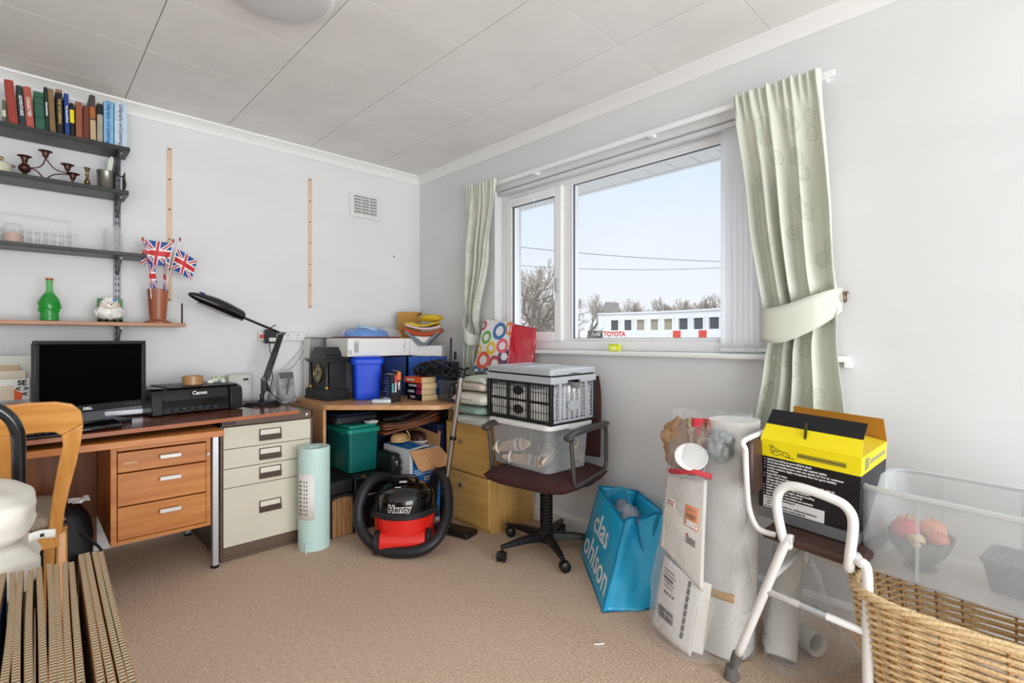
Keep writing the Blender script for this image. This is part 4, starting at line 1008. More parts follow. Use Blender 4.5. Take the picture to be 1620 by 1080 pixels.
b = MB(); b.box(XL + .02, XR - .02, -1.11, -1.085, .395, .445).box(XL + .02, XR - .02, -.745, -.72, .395, .445).box(XR - .045, XR - .02, -1.09, -.74, .395, .445).box(XL + .02, XL + .045, -1.09, -.74, .395, .445)
b.build('seat_frame', chw, ch, w=True, bevel=.003)
for x in (XR - .035, XL + .035): MB().box(x - .018, x + .018, -.76, -.724, 0, .44, taper=.003).build('front_leg', chw, ch, w=True, bevel=.004)
sp_ = mat('woven_seat_fabric', (176, 160, 142), rough=.9, col2=(146, 130, 114), scale=40, stretch=(8, 1, 1), bump=.3, bscale=120)
add_cushion(MB(), .44, .40, .062, M=T((XL + XR) / 2, -.905, .445)).build('seat_pad', sp_, ch, w=True, ang=180)

# white duvet roll resting on a black-framed folding chair in the foreground
t = thing('folding_chair', 'black tubular chair frame, chipped, in front of the wooden chair', 'chair', (-2.46, -1.56, 0))
tb = mat('black_enamel', (18, 20, 26), rough=.15, coat=.6, var=.3, scale=60)
hoop = [(-2.300, -1.36, .0), (-2.302, -1.37, .30), (-2.303, -1.38, .60), (-2.304, -1.392, .80), (-2.310, -1.398, .855), (-2.330, -1.402, .895), (-2.365, -1.405, .922), (-2.43, -1.405, .935), (-2.52, -1.405, .93), (-2.58, -1.402, .900), (-2.605, -1.398, .855), (-2.612, -1.392, .80), (-2.614, -1.38, .60), (-2.615, -1.37, .3), (-2.618, -1.36, 0)]
MB().tube(hoop, .0165, 14, smooth=5).build('back_hoop', tb, t, w=True, ang=180)
for x in (-2.305, -2.615): MB().tube([(x, -1.40, .43), (x, -1.66, .43), (x, -1.72, .40), (x, -1.76, .0)], .011, 10, smooth=4).build('leg', tb, t, w=True)
MB().rbox(-2.605, -2.315, -1.72, -1.43, .435, .455, .05).build('seat', blackm, t, w=True, bevel=.004)
wh = mat('white_cotton', (232, 228, 218), rough=.9, bump=.15, bscale=30, var=.02, scale=5)
t = thing('rolled_duvet', 'plump folded white cotton bedding on the black folding chair', 'bedding', (-2.44, -1.6, .456))
def duvet(cx, cy, z0, w_, d, h, seed):
    mb = MB(); rr = random.Random(seed); 
    def f(u, v):
        a = 2 * PI * u; p = PI * (v - .5)
        ex = .55
        sg = lambda q, e: math.copysign(abs(q) ** e, q)
        x = sg(math.cos(a), ex) * sg(math.cos(p), ex); y = sg(math.sin(a), ex) * sg(math.cos(p), ex); z = sg(math.sin(p), .75)
        wr = .004 * math.sin(5 * z + 2 * math.sin(a + seed)) + .0035 * math.sin(6 * y + 4 * x + seed) + .0015 * math.sin(13 * z + 5 * y)
        return (cx + (w_ / 2 + wr) * x, cy + (d / 2 + wr) * y, z0 + h / 2 + (h / 2) * z + wr * .6)
    return mb.grid(64, 36, f, closed_u=True)
duvet(-2.440, -1.605, .456, .35, .345, .155, 1).build('lower_fold', wh, t, w=True, ang=180)
duvet(-2.445, -1.60, .590, .35, .335, .150, 4).build('upper_fold', wh, t, w=True, ang=180)
MB().grid(10, 2, lambda u, v: (-2.285 + .052 * u, -1.700 + .030 * u, .612 - .006 * u + .022 * (v - .5) + .003 * math.sin(u * 4))).build('care_label', paper, t, w=True, solid=.0008)
MB().box(-2.264, -2.256, -1.6885, -1.6865, .606, .614).build('label_print', blacki, t, w=True)
# black cases under the desk
t = thing('black_case', 'black hard case leaning on the carpet beside the desk knee hole', 'case', (-2.075, -.80, 0))
MB().box(-.035, .035, -.12, .14, 0, .20, M=T(0, 0, .012, ry=R(-14), rz=R(4))).build('shell', mat('case_black', (26, 28, 32), rough=.45), t, bevel=.014)
MB().tube([(-.055, -.06, .20), (-.062, -.04, .235), (-.062, .06, .235), (-.055, .08, .20)], .006, 8, smooth=5).build('handle', blackp, t)
MB().box(-.082, -.066, -.135, -.120, .215, .30, M=T(0, 0, 0, ry=R(-8))).build('catch', chrome, t, bevel=.003)
t = thing('black_rucksack', 'black bag and cables heaped on the floor under the desk', 'bag', (-2.25, -.55, 0))
duvet(-2.22, -.50, 0, .30, .34, .40, 3).build('body', mat('nylon_black', (16, 17, 22), rough=.6), t, w=True, ang=180)
MB().tube([(-2.12, -.66, .30), (-2.05, -.70, .20), (-2.09, -.68, .05), (-2.04, -.64, .006)], .006, 6, smooth=6).build('strap', blackm, t, w=True)
t = thing('crumpled_paper', 'small crumpled white paper scrap on the black bag under the desk', 'paper', (-2.12, -.58, .405))
MB().grid(5, 5, lambda u, v: ((u - .5) * .07, (v - .5) * .06, .012 + .01 * math.sin(9 * u + 7 * v))).build('sheet', paper, t, solid=.001, smooth=False)
# corrugated cardboard sheets
cs = mat('corrugated_face', (176, 134, 92), rough=.85, var=.05, scale=5)
def edge_mat():
    m = bpy.data.materials.new('corrugated_edge'); m.use_nodes = True; n = m.node_tree.nodes; l = m.node_tree.links; b = n['Principled BSDF']; b.inputs['Roughness'].default_value = .9
    t = n.new('ShaderNodeTexCoord'); w = n.new('ShaderNodeTexWave'); w.wave_type = 'BANDS'; w.bands_direction = 'Y'; w.inputs['Scale'].default_value = 32; w.inputs['Distortion'].default_value = .6
    l.new(t.outputs['Object'], w.inputs['Vector']); r = n.new('ShaderNodeValToRGB'); r.color_ramp.elements[0].color = lin((84, 66, 50)); r.color_ramp.elements[1].color = lin((206, 184, 150)); r.color_ramp.elements[0].position = .15; r.color_ramp.elements[1].position = .5
    l.new(w.outputs['Fac'], r.inputs[0]); l.new(r.outputs[0], b.inputs['Base Color']); return m
em_ = edge_mat(); bluep = mat('printed_blue', (40, 130, 190), rough=.6)
# each: far-top point x, near-top x, far z, near z (top edge runs from y=-2.1 towards the camera)
SHEETS = [(-2.34, -1.873, 0.599, -2.352, -2.482, 0.62, 0), (-2.326, -1.884, 0.599, -2.336, -2.497, 0.62, 1), (-2.312, -1.895, 0.6, -2.318, -2.514, 0.62, 1), (-2.299, -1.903, 0.601, -2.303, -2.528, 0.62, 0), (-2.283, -1.913, 0.602, -2.29, -2.541, 0.62, 0), (-2.27, -1.913, 0.605, -2.276, -2.554, 0.62, 1), (-2.253, -1.917, 0.608, -2.268, -2.562, 0.62, 0), (-2.241, -1.929, 0.608, -2.258, -2.571, 0.62, 1), (-2.227, -1.934, 0.61, -2.249, -2.58, 0.62, 0), (-2.217, -1.944, 0.61, -2.239, -2.59, 0.62, 0), (-2.199, -1.928, 0.617, -2.218, -2.61, 0.62, 0), (-2.189, -1.933, 0.619, -2.206, -2.622, 0.62, 0), (-2.176, -1.94, 0.62, -2.194, -2.633, 0.62, 0), (-2.166, -1.949, 0.62, -2.184, -2.643, 0.62, 0)]
for i, (xf, yf, zf, xn, yn, zn, blue) in enumerate(SHEETS):
    nm = ['at the left frame edge', 'second from the left frame edge', 'third from the left', 'fourth from the left', 'fifth from the left', 'sixth from the left', 'seventh from the left', 'in the middle of the row', 'just right of the middle', 'fifth from the right end', 'fourth from the right end', 'third from the right end', 'second from the right end', 'at the right end of the row'][i]
    Lx, Ly = xn - xf, yn - yf; L = math.hypot(Lx, Ly); a = math.atan2(-Lx, -Ly)
    t = thing('cardboard_sheet', 'corrugated cardboard sheet standing on edge, ' + nm, 'cardboard', (xf, yf, 0), rz=0, group='cardboard sheets standing in the left foreground')
    t.rotation_euler = (0, 0, math.atan2(Lx, -Ly))
    wv = random.Random(i).uniform(-.004, .004)
    th_ = .0049
    def core(x0, x1, mb, z0_=0, inset=0):
        n = 10; vs = []; fs = []
        for k in range(n + 1):
            q = k / n; x = wv * math.sin(q * PI); z = zf + (zn - zf) * q - inset
            vs += [(x + x0, -L * q, z0_), (x + x1, -L * q, z0_), (x + x1, -L * q, z), (x + x0, -L * q, z)]
        for k in range(n):
            a_ = k * 4; c_ = a_ + 4
            for q in range(4): fs.append((a_ + q, a_ + (q + 1) % 4, c_ + (q + 1) % 4, c_ + q))
        fs += [(3, 2, 1, 0), (n * 4, n * 4 + 1, n * 4 + 2, n * 4 + 3)]
        mb._add(vs, fs)
    m_ = MB(); core(-th_ * .75, th_ * .75, m_); m_.build('fluted_core', em_, t, smooth=False)
    m_ = MB(); core(-th_, -th_ * .76, m_); core(th_ * .76, th_, m_); m_.build('liner', cs, t, smooth=False)
    if blue: m_ = MB(); core(th_, th_ + .0006, m_, z0_=.02, inset=.02); m_.build('blue_print', bluep, t, smooth=False)

# ------------------------------------------------------------------ corner desk and what stands on it
lightoak = wood('light_oak_laminate', (206, 158, 112), (190, 140, 94), 'x', rough=.45)
oakc = wood('oak_veneer', (206, 164, 96), (190, 146, 78), 'z', rough=.4)
cd_ = thing('corner_desk', 'light wood corner desk with a diagonal front edge', 'desk', (-.6, -.5, 0))
MB().prism([(-1.0, -.02), (-1.045, -.58), (-1.035, -.605), (-.575, -1.045), (-.55, -1.052), (-.02, -1.052), (-.02, -.02)], .703, .730, 'z').build('desktop', lightoak, cd_, w=True, bevel=.002)
MB().box(-1.035, -1.017, -.56, -.03, 0, .703).build('side_panel', lightoak, cd_, w=True, bevel=.001)
MB().box(-.35, -.03, -.865, -.850, 0, .703).build('side_panel', lightoak, cd_, w=True, bevel=.001)
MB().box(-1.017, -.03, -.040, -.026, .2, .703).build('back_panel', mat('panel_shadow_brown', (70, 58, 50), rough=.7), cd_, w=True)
ZD = .7305
# mantel clock
slate = mat('black_slate', (40, 40, 41), rough=.32, var=.15, scale=10)
ck = thing('mantel_clock', 'black slate mantel clock with a cream dial and pitched top', 'clock', (-.885, -.272, ZD), rz=R(3))
MB().box(-.078, .078, -.150, .150, .0, .018).box(-.074, .074, -.146, .146, .018, .062).box(-.070, .070, -.138, .138, .062, .070).build('base', slate, ck, bevel=.002)
MB().box(-.056, .064, -.088, .088, .070, .235).box(-.046, .064, -.128, .128, .070, .235).build('body', slate, ck, bevel=.002)
for sy in (-1, 1):
    c = MB(); c.lathe([(.014, .070), (.011, .078), (.010, .15), (.009, .222), (.013, .232), (.013, .235)], 16, M=T(-.056, sy * .108, 0)); c.build('column', slate, ck)
    c = MB(); c.lathe([(.0135, .071), (.0145, .078), (.012, .084)], 14, M=T(-.056, sy * .108, 0)); c.build('gilt_collar', mat('gilt_brass', (176, 140, 78), rough=.3, metal=.9), ck)
MB().box(-.072, .070, -.136, .136, .235, .245).box(-.078, .074, -.146, .146, .245, .255).box(-.060, .062, -.098, .098, .255, .280).build('cornice', slate, ck, bevel=.002)
MB().prism([(-.094, .280), (-.100, .284), (-.055, .330), (.055, .330), (.100, .284), (.094, .280)], -.058, .060, 'x').build('pediment', slate, ck, bevel=.002)
cf = MB(); cf.lathe([(.060, 0), (.062, .006), (.056, .010), (.052, .008)], 40, M=T(-.056, 0, .165, ry=R(-90)), cap=False)
cf.build('bezel', mat('bezel_brass', (150, 128, 80), rough=.25, metal=.9), ck)
MB().lathe([(.053, .003), (0, .003)], 40, M=T(-.056, 0, .165, ry=R(-90))).build('dial', mat('dial_cream', (222, 212, 178), rough=.4), ck)
cn_ = MB(); cn_.lathe([(.022, .0035), (0, .0045)], 28, M=T(-.056, 0, .165, ry=R(-90))); cn_.build('dial_centre', mat('dial_brown', (150, 128, 108), rough=.4), ck)
nm = MB()
for k in range(12):
    a = k * PI / 6; nm.box(-.0606, -.0598, -.0016, .0016, .036, .048, M=T(0, 0, .165) @ Matrix.Rotation(a, 4, 'X'))
nm.box(-.0622, -.0612, -.0012, .0012, -.006, .036, M=T(0, 0, .165) @ Matrix.Rotation(1.1, 4, 'X')).box(-.0622, -.0612, -.0014, .0014, -.006, .026, M=T(0, 0, .165) @ Matrix.Rotation(-.7, 4, 'X'))
nm.build('numerals_and_hands', blacki, ck)
# blue bin
blm = mat('blue_bin_plastic', (0, 66, 208), rough=.38, spec=.35)
bb_ = thing('blue_bin', 'bright blue lidded plastic bin beside the mantel clock', 'bin', (-.700, -.440, ZD), rz=R(-20))
MB().rbox(-.085, .085, -.10, .10, 0, .235, .018, taper=.10).build('tub', blm, bb_, bevel=.003)
MB().rbox(-.098, .098, -.112, .112, .222, .258, .024).rbox(-.088, .088, -.102, .102, .258, .270, .022).build('lid', blm, bb_, bevel=.005)
# silver device in front
t = thing('silver_gadget', 'small silver and white handheld device lying in front of the blue bin', 'device', (-.745, -.72, ZD), rz=R(-38))
MB().rbox(-.055, .055, -.032, .032, .0, .022, .008).build('body', mat('pale_silver', (206, 214, 220), rough=.3, metal=.2), t, bevel=.004)
MB().box(-.062, -.052, -.020, .020, .004, .018).build('end_cap', mat('grey_plug', (130, 134, 138), rough=.4), t, bevel=.002)
MB().tube([(-.055, .0, .008), (-.075, .005, .006), (-.082, -.01, .005)], .0035, 6).build('strap', alu, t)
# standing paperbacks
def pback(x, y, th, h, d, rz, label, cov, title, tcol, lay=False, z=ZD, group='paperbacks on the corner desk', band=None):
    t = thing('paperback', label, 'book', (x, y, z), rz=rz, group=group)
    c = MB(); c.box(0, .0008, 0, d, 0, h).box(th - .0008, th, 0, d, 0, h).box(0, th, -.0008, .0006, 0, h)
    if lay: M_ = Matrix.Rotation(R(90), 4, 'Y') @ T(-th, 0, 0)
    cm_ = mat('pb_%d_%d_%d' % cov, cov, rough=.35)
    if lay:
        c = MB(); c.box(0, .0006, 0, h, 0, th).box(0, d, 0, h, 0, .0008).box(0, d, 0, h, th - .0008, th); c.build('cover', cm_, t)
        MB().box(.0006, d - .001, .0015, h - .0015, .0008, th - .0008).build('pages', cream, t, smooth=False)
        text(title, th * .55, tcol, t, facing((-.0006, h * .62, th * .5), -1, 0), bold=.0006, depth=.0003)
        if band: MB().box(-.0008, 0, 0, h * .30, .003, th - .003).build('band', mat('pbb_%d_%d_%d' % band, band, rough=.4), t, smooth=False)
    else:
        c.build('cover', cm_, t); MB().box(.0008, th - .0008, .0006, d - .002, .002, h - .001).build('pages', cream, t, smooth=False)
        text(title, th * .62, tcol, t, facing((th / 2, -.0012, h * .52), 0, -1, roll=R(-90)), bold=.0008, depth=.0003)
        if band: MB().box(.001, th - .001, -.0014, -.0008, h * band[3], h * band[4]).build('band', mat('pbb_%d_%d_%d' % band[:3], band[:3], rough=.4), t, smooth=False)
    return t
teal_i = mat('teal_ink', (90, 190, 196), rough=.4); pink_i = mat('pink_ink', (220, 60, 90), rough=.4)
p1 = pback(-.708, -.758, .026, .168, .11, R(-6), 'black paperback with teal spine lettering, left of the standing trio', (16, 16, 20), 'ADAMS', teal_i)
bl_ = MB()
for k in range(8): bl_.box(-.0012, -.0004, .02, .02 + .05 + .02 * ((k * 7) % 3), .145 - k * .017, .151 - k * .017)
bl_.build('blurb_lines', mat('dim_ink', (110, 130, 150), rough=.5), p1, smooth=False)
MB().box(-.0014, -.0004, .012, .10, .006, .026).build('barcode_strip', paper, p1, smooth=False)
pback(-.681, -.748, .022, .170, .11, R(-6), 'black paperback with pink band in the middle of the standing trio', (20, 16, 22), 'CONRAD', whitel, band=(200, 60, 90, .62, .96))
pback(-.656, -.742, .026, .186, .11, R(-6), 'tallest black paperback with fiery top, right of the standing trio', (22, 18, 16), 'REILLY', whitel, band=(230, 120, 40, .70, .98))
for k, (cov, ti, bnd, lb) in enumerate((((18, 18, 22), 'CHILD', None, 'lowest black paperback of the flat stack, cream pages towards the basket'), ((26, 16, 24), 'COBEN', (150, 40, 90), 'second paperback from the bottom of the flat stack'), ((20, 18, 20), 'BALDACCI', (180, 40, 60), 'third paperback from the bottom of the flat stack'), ((226, 96, 40), 'BROWN', None, 'topmost orange-red paperback of the flat stack'))):
    pback(-.530, -.822 + .004 * (k % 2), .036, .178, .112, R((-3, 2, -2, 4)[k]), lb, cov, ti, whitel, lay=True, z=ZD + .0362 * k, band=bnd)
# grey wire basket
gw = mat('grey_wire', (92, 94, 98), rough=.4, metal=.4)
t = thing('grey_basket', 'small grey plastic lattice basket at the right end of the corner desk', 'basket', (-.36, -.945, ZD))
b = MB(); W_, D_, Hb = .085, .075, .125
for z in (.003, .045, .085, Hb): 
    g_ = .86 + .14 * z / Hb; b.tube([(-W_ * g_, -D_ * g_, z), (W_ * g_, -D_ * g_, z), (W_ * g_, D_ * g_, z), (-W_ * g_, D_ * g_, z)], .0028 if z < Hb else .006, 6, closed=True)
for k in range(9):
    q = -1 + 2 * k / 8
    for (xa, ya) in ((q * W_, -D_), (q * W_, D_), (-W_, q * D_), (W_, q * D_)): b.tube([(xa, ya, Hb), (xa * .86, ya * .86, .003)], .0022, 5)
b.rbox(-W_ * .86, W_ * .86, -D_ * .86, D_ * .86, 0, .004, .01)
b.build('lattice', gw, t)
# cable tangle
rr = random.Random(12); b = MB()
for k in range(40):
    q = k / 39.0; cx = -.36 - .10 * q + rr.uniform(-.02, .02); cy = -.985 + .27 * q + rr.uniform(-.02, .02)
    r0 = rr.uniform(.034, .072); tilt = rr.uniform(.1, .9); az = rr.uniform(0, 2 * PI); ph_ = rr.uniform(0, 6)
    base = ZD + (.136 if q < .45 else .150) + .010
    Mx = Matrix.Rotation(az, 3, 'Z') @ Matrix.Rotation(tilt, 3, 'X'); pts = []
    for j in range(22):
        a = ph_ + j * .42; rr_ = r0 * (1 + .12 * math.sin(2.3 * j + k)); p = Mx @ Vector((rr_ * math.cos(a), rr_ * math.sin(a), .006 * math.sin(j)))
        pts.append((cx + p.x, cy + p.y, base + r0 * math.sin(tilt) * .9 + p.z))
    b.tube(pts, rr.uniform(.0034, .0068), 7, smooth=3)
tag(b.build('cable_tangle', blackm), 'heap of tangled black cables on the grey basket and stacked paperbacks', 'cables')
# tripod
t = thing('tripod', 'folded black tripod standing upright in the room corner', 'tripod', (-.285, -.800, ZD))
b = MB(); b.tube([(-.02, .0, 0), (-.005, .0, .39)], .008, 10).build('leg', blackp, t)
MB().tube([(.018, -.02, 0), (.012, -.01, .25)], .007, 8).build('leg', darkm, t)
MB().tube([(-.01, -.04, 0), (.0, -.03, .23)], .007, 8).build('leg', blackp, t)
MB().box(-.025, .03, -.04, .015, .19, .235).box(.014, .026, -.02, .0, .25, .30).build('clamp', blackp, t, bevel=.004)
# blue files
navy = mat('file_navy', (16, 44, 104), rough=.4); fblue = mat('file_blue', (18, 84, 176), rough=.4)
ax_ = R(-44)
for k, (dx, m_, w_, lb) in enumerate(((0, fblue, .074, 'blue lever arch file, leftmost of the three with ring holes'), (.0765, fblue, .078, 'blue lever arch file in the middle of the three'), (.157, fblue, .078, 'blue lever arch file at the right, nearest the window wall'))):
    px_, py_ = -.405 + dx * math.cos(ax_), -.475 + dx * math.sin(ax_)
    t = thing('lever_arch_file', lb, 'file', (px_, py_, ZD), rz=ax_, group='blue lever arch files on the corner desk')
    MB().box(0, w_, 0, .003, 0, .262).box(0, .003, .003, .20, 0, .262).box(w_ - .003, w_, .003, .20, 0, .262).build('cover', m_, t, bevel=.001)
    MB().box(.005, w_ - .005, .008, .195, .004, .25).build('papers', paper, t, smooth=False)
    MB().lathe([(.014, 0), (.017, .002), (.014, .003), (.0135, 0)], 24, M=T(w_ / 2, 0, .165, rx=R(90)), cap=False).build('finger_ring', mat('ring_pale', (150, 190, 220), rough=.3, metal=.3), t)
t = thing('box_file', 'dark navy box file between the blue bin and the blue files', 'file', (-.520, -.375, ZD), rz=ax_)
MB().box(-.01, .135, .005, .20, 0, .262).build('case', navy, t, bevel=.003)
# white long box
wb = mat('white_carton', (232, 231, 228), rough=.55)
t = thing('long_white_box', 'long white cardboard box lying on the blue bin and files', 'box', (-.566, -.293, 1.0012), rz=R(.5))
MB().box(-.265, .265, -.155, .155, 0, .115).build('carton', wb, t, bevel=.002)
gi = mat('grey_print', (130, 132, 136), rough=.6)
g_ = MB()
for k in range(9): g_.box(-.222 + k * .0035, -.220 + k * .0035, -.1556, -.1550, .018 + (k * 5 % 3) * .006, .105 - (k * 7 % 4) * .008)
for k in range(5): g_.box(-.258, -.238, -.1556, -.1550, .012 + k * .006, .015 + k * .006)
g_.box(.148, .150, -.1556, -.155, .02, .105).box(.138, .142, -.1556, -.155, .05, .08)
g_.build('print', gi, t, smooth=False)
MB().box(.185, .188, -.1555, -.1548, 0, .112).build('flap_line', gi, t, smooth=False)
# hutch behind
t = thing('desk_riser', 'white slim riser shelf with a dark top edge against the back wall', 'shelf', (-.62, -.08, ZD))
MB().box(-.94, -.30, -.125, -.030, 1.117, 1.121).build('top', mat('dark_edge', (40, 38, 38), rough=.5), t, w=True)
MB().box(-.94, -.937, -.125, -.030, ZD, 1.117).box(-.303, -.30, -.125, -.030, ZD, 1.117).build('side', wb, t, w=True)
MB().box(-.937, -.303, -.036, -.033, ZD, 1.117).build('back', glassy('frosted', (214, 214, 212), .3, .6), t, w=True)
# blue bundle
t = thing('maroon_folder', 'thin maroon folder lying on the long white box', 'folder', (-.60, -.31, 1.1166))
MB().box(-.21, .16, -.12, .12, 0, .010).build('folder', mat('maroon', (110, 42, 40), rough=.5), t, bevel=.002)
t = thing('blue_bundle', 'crumpled blue sheet bundle in clear plastic on the long white box', 'bundle', (-.60, -.31, 1.127))
def lump(mb, w_, d, h, amp, seed, z0=0, M=None, pw_=1):
    def f(u, v):
        a = 2 * PI * u; r = 1 - v
        n_ = 1 + amp * math.sin(3 * a + seed) + amp * .6 * math.sin(7 * a + seed * 2 + v * 4)
        R_ = math.sin(PI / 2 * min(1, (1 - v) * 1.0)) ** .6 if v < 1 else 0
        z = h * (1 - (1 - v) ** 2.2) * (1 + amp * math.sin(4 * a + 6 * v + seed)) if v < 1 else h
        return (w_ / 2 * math.cos(a) * R_ * n_, d / 2 * math.sin(a) * R_ * n_, z0 + z)
    mb.grid(48, 16, f, M=M, closed_u=True); mb.grid(48, 1, lambda u, v: tuple(Vector(f(u, 0)) * (1, .01)[int(v)] if v < 1 else Vector((0, 0, z0))), M=M, closed_u=True); return mb
b = MB(); lump(b, .30, .17, .055, .09, 1, M=T(-.03, 0, 0)); b.build('blue_sheet', mat('bundle_blue', (30, 122, 208), rough=.35), t, ang=180)
b = MB(); lump(b, .16, .10, .022, .10, 5, M=T(-.02, -.01, .045, ry=.25)); b.build('pale_fold', mat('bundle_pale', (150, 190, 220), rough=.3), t, ang=180)
b = MB(); lump(b, .42, .24, .070, .08, 3, M=T(.0, 0, 0)); b.build('clear_wrap', glassy('clear_wrap', (235, 238, 240), .15, .10), t, ang=180)
# tray + wallets pile
t = thing('white_tray', 'low white box on the blue files below the folders', 'box', (-.245, -.470, .9935), rz=ax_)
MB().box(-.105, .100, -.02, .19, 0, .072).build('carton', wb, t, bevel=.002)
t = thing('grey_wallet', 'open grey document wallet holding papers under the coloured folders', 'folder', (-.265, -.445, 1.0662), rz=ax_)
gw2 = mat('wallet_grey', (112, 120, 130), rough=.5)
MB().prism([(-.12, .095), (-.105, .102), (.02, .012), (.110, .098), (.120, .09), (.03, .0), (-.01, .0)], -.08, .06, 'y').build('wallet', gw2, t)
MB().prism([(-.06, .055), (.02, .016), (.075, .06), (.07, .08), (-.05, .082)], -.05, .05, 'y').build('papers', paper, t)
def bent_sheet(name, label, w_, d, z, m_, curl, th=.006, rz=0, seed=0, x=0, y=0):
    t = thing(name, label, 'folder', (-.258 + x, -.435 + y, z), rz=ax_ + rz)
    MB().grid(14, 10, lambda u, v: ((u - .5) * w_, (v - .5) * d, curl * (2 * u - 1) ** 2 + .006 * math.sin(5 * v + seed + 3 * u))).build('folder', m_, t, solid=th, off=1, ang=180)
    return t
bent_sheet('orange_folder', 'rust orange folder on the grey wallet', .25, .17, 1.158, mat('rust', (168, 74, 34), rough=.4), .030, th=.030, seed=1)
bent_sheet('paper_stack', 'loose white and pink papers between the orange and yellow folders', .235, .16, 1.192, mat('pink_paper', (222, 196, 192), rough=.6), .020, th=.012, rz=R(5), seed=2)
bent_sheet('yellow_folder', 'yellow folder curling up on top of the corner pile', .22, .17, 1.212, mat('folder_yellow', (226, 196, 46), rough=.45), .018, th=.008, rz=R(-4), seed=3)
t = thing('yellow_envelope', 'crumpled mustard yellow envelope topmost on the corner pile', 'envelope', (-.205, -.455, 1.232), rz=ax_)
b = MB(); add_crumple(b, .17, .14, .055, .12, 2); b.build('envelope', mat('mustard', (204, 172, 36), rough=.45), t, ang=180)
t = thing('tan_board', 'square tan cork-coloured board standing upright in the room corner', 'board', (-.195, -.155, ZD), rz=ax_)
MB().box(-.088, .088, -.004, .004, 0, .585).build('board', mat('tan_board_face', (196, 146, 70), rough=.7, var=.04, scale=30), t, bevel=.001)
b = MB(); b.tube([(.06, -.01, .56), (.095, -.012, .575)], .004, 6); b.ball(.088, -.01, .535, .008, .004, .008, 8); b.build('clip', blackm, t)

# ------------------------------------------------------------------ under the corner desk
grn = mat('green_bin_plastic', (10, 98, 92), rough=.35); grn2 = mat('green_lid', (24, 134, 118), rough=.32)
t = thing('green_crate', 'dark green lidded plastic box on the black briefcase under the corner desk', 'box', (-.815, -.480, .3155), rz=R(1))
MB().rbox(-.098, .098, -.150, .150, 0, .25, .016, taper=.06).build('tub', grn, t, bevel=.003)
MB().rbox(-.108, .108, -.162, .162, .232, .262, .020).rbox(-.094, .094, -.148, .148, .262, .282, .020).build('lid', grn2, t, bevel=.006)
MB().box(-.112, -.104, -.09, .0, .222, .236).build('latch', grn, t, bevel=.002)
t = thing('laptop_case', 'navy blue zipped laptop case lying on the green box', 'case', (-.815, -.345, .5985), rz=R(2))
lcm = mat('navy_nylon', (28, 36, 66), rough=.55, bump=.1, bscale=200)
MB().rbox(-.145, .145, -.20, .20, 0, .044, .03).build('case', mat('case_side_black', (26, 26, 34), rough=.5), t, bevel=.006)
MB().rbox(-.135, .135, -.19, .19, .044, .056, .03).build('top_panel', lcm, t, bevel=.006)
zp = MB(); zp.tube([(-.146, -.18, .026), (-.146, .18, .026)], .002, 6).tube([(-.13, -.201, .026), (.13, -.201, .026)], .002, 6); zp.build('zip', mat('zip_grey', (90, 92, 100), rough=.4, metal=.5), t)
t = thing('white_tissue', 'small crumpled white paper on the green lid', 'paper', (-.752, -.605, .5980))
MB().grid(6, 6, lambda u, v: ((u - .5) * .07, (v - .5) * .055, .006 + .008 * math.sin(7 * u + 9 * v))).build('sheet', paper, t, solid=.001, smooth=False)
leather_b = mat('black_leather', (22, 22, 24), rough=.38, bump=.15, bscale=160)
t = thing('briefcase', 'black briefcase with brass locks under the green box', 'briefcase', (-.80, -.51, 0))
MB().box(-.918, -.735, -.715, -.30, .003, .312).build('shell', leather_b, t, w=True, bevel=.010, seg=3)
MB().box(-.87, -.845, -.7195, -.700, .300, .3145).box(-.80, -.775, -.7195, -.700, .300, .3145).build('lock', mat('brass_lock', (190, 160, 90), rough=.3, metal=.9), t, w=True, bevel=.002)
MB().tube([(-.86, -.712, .20), (-.86, -.735, .205), (-.79, -.735, .205), (-.79, -.712, .20)], .006, 8, smooth=4).build('handle', mat('handle_chrome', (170, 170, 170), rough=.3, metal=.9), t, w=True)
t = thing('black_suitcase', 'ribbed black hard suitcase between the briefcase and the carton', 'suitcase', (-.695, -.62, 0))
b = MB(); b.rbox(-.728, -.662, -.800, -.42, .0, .43, .02); b.build('shell', leather_b, t, w=True, bevel=.018, seg=4)
b = MB()
for k in range(5): b.box(-.722 + k * .0125, -.717 + k * .0125, -.8035, -.799, .02, .40)
b.build('ribs', blackp, t, w=True, bevel=.001)
MB().box(-.702, -.688, -.807, -.80, .36, .39).build('catch', chrome, t, w=True, bevel=.002)
t = thing('accordion_file', 'black concertina file with tan dividers on the floor beside the bubble wrap', 'file', (-1.0, -.60, 0))
MB().box(-1.062, -1.058, -.725, -.44, 0, .235).box(-.932, -.928, -.735, -.44, 0, .235).box(-1.058, -.932, -.445, -.44, 0, .235).box(-1.058, -.932, -.72, -.445, 0, .003).build('cover', blackm, t, w=True)
dv = MB(); dvt = MB()
for k in range(13):
    x = -1.054 + k * .0093; tl_ = .004 * math.sin(k * 1.7)
    dv.box(x, x + .0062, -.728 + .003 * (k % 3), -.46, .004, .212 + .004 * (k % 2) + .01 * math.sin(k * .25)); dvt.box(x - .001, x + .0065, -.731 + .003 * (k % 3), -.715, .212 + .01 * math.sin(k * .25), .228 + .01 * math.sin(k * .25))
dv.build('dividers', mat('divider_tan', (196, 152, 104), rough=.8, col2=(160, 110, 68), scale=20, stretch=(6, 6, .5)), t, w=True, smooth=False)
dvt.build('divider_tabs', mat('tab_dark', (50, 40, 34), rough=.6), t, w=True, smooth=False)
t = thing('black_folder_box', 'flat black document box lying on the concertina file', 'box', (-.995, -.585, .2405))
MB().box(-1.062, -.930, -.715, -.44, .2405, .310).build('box', blackm, t, w=True, bevel=.004)
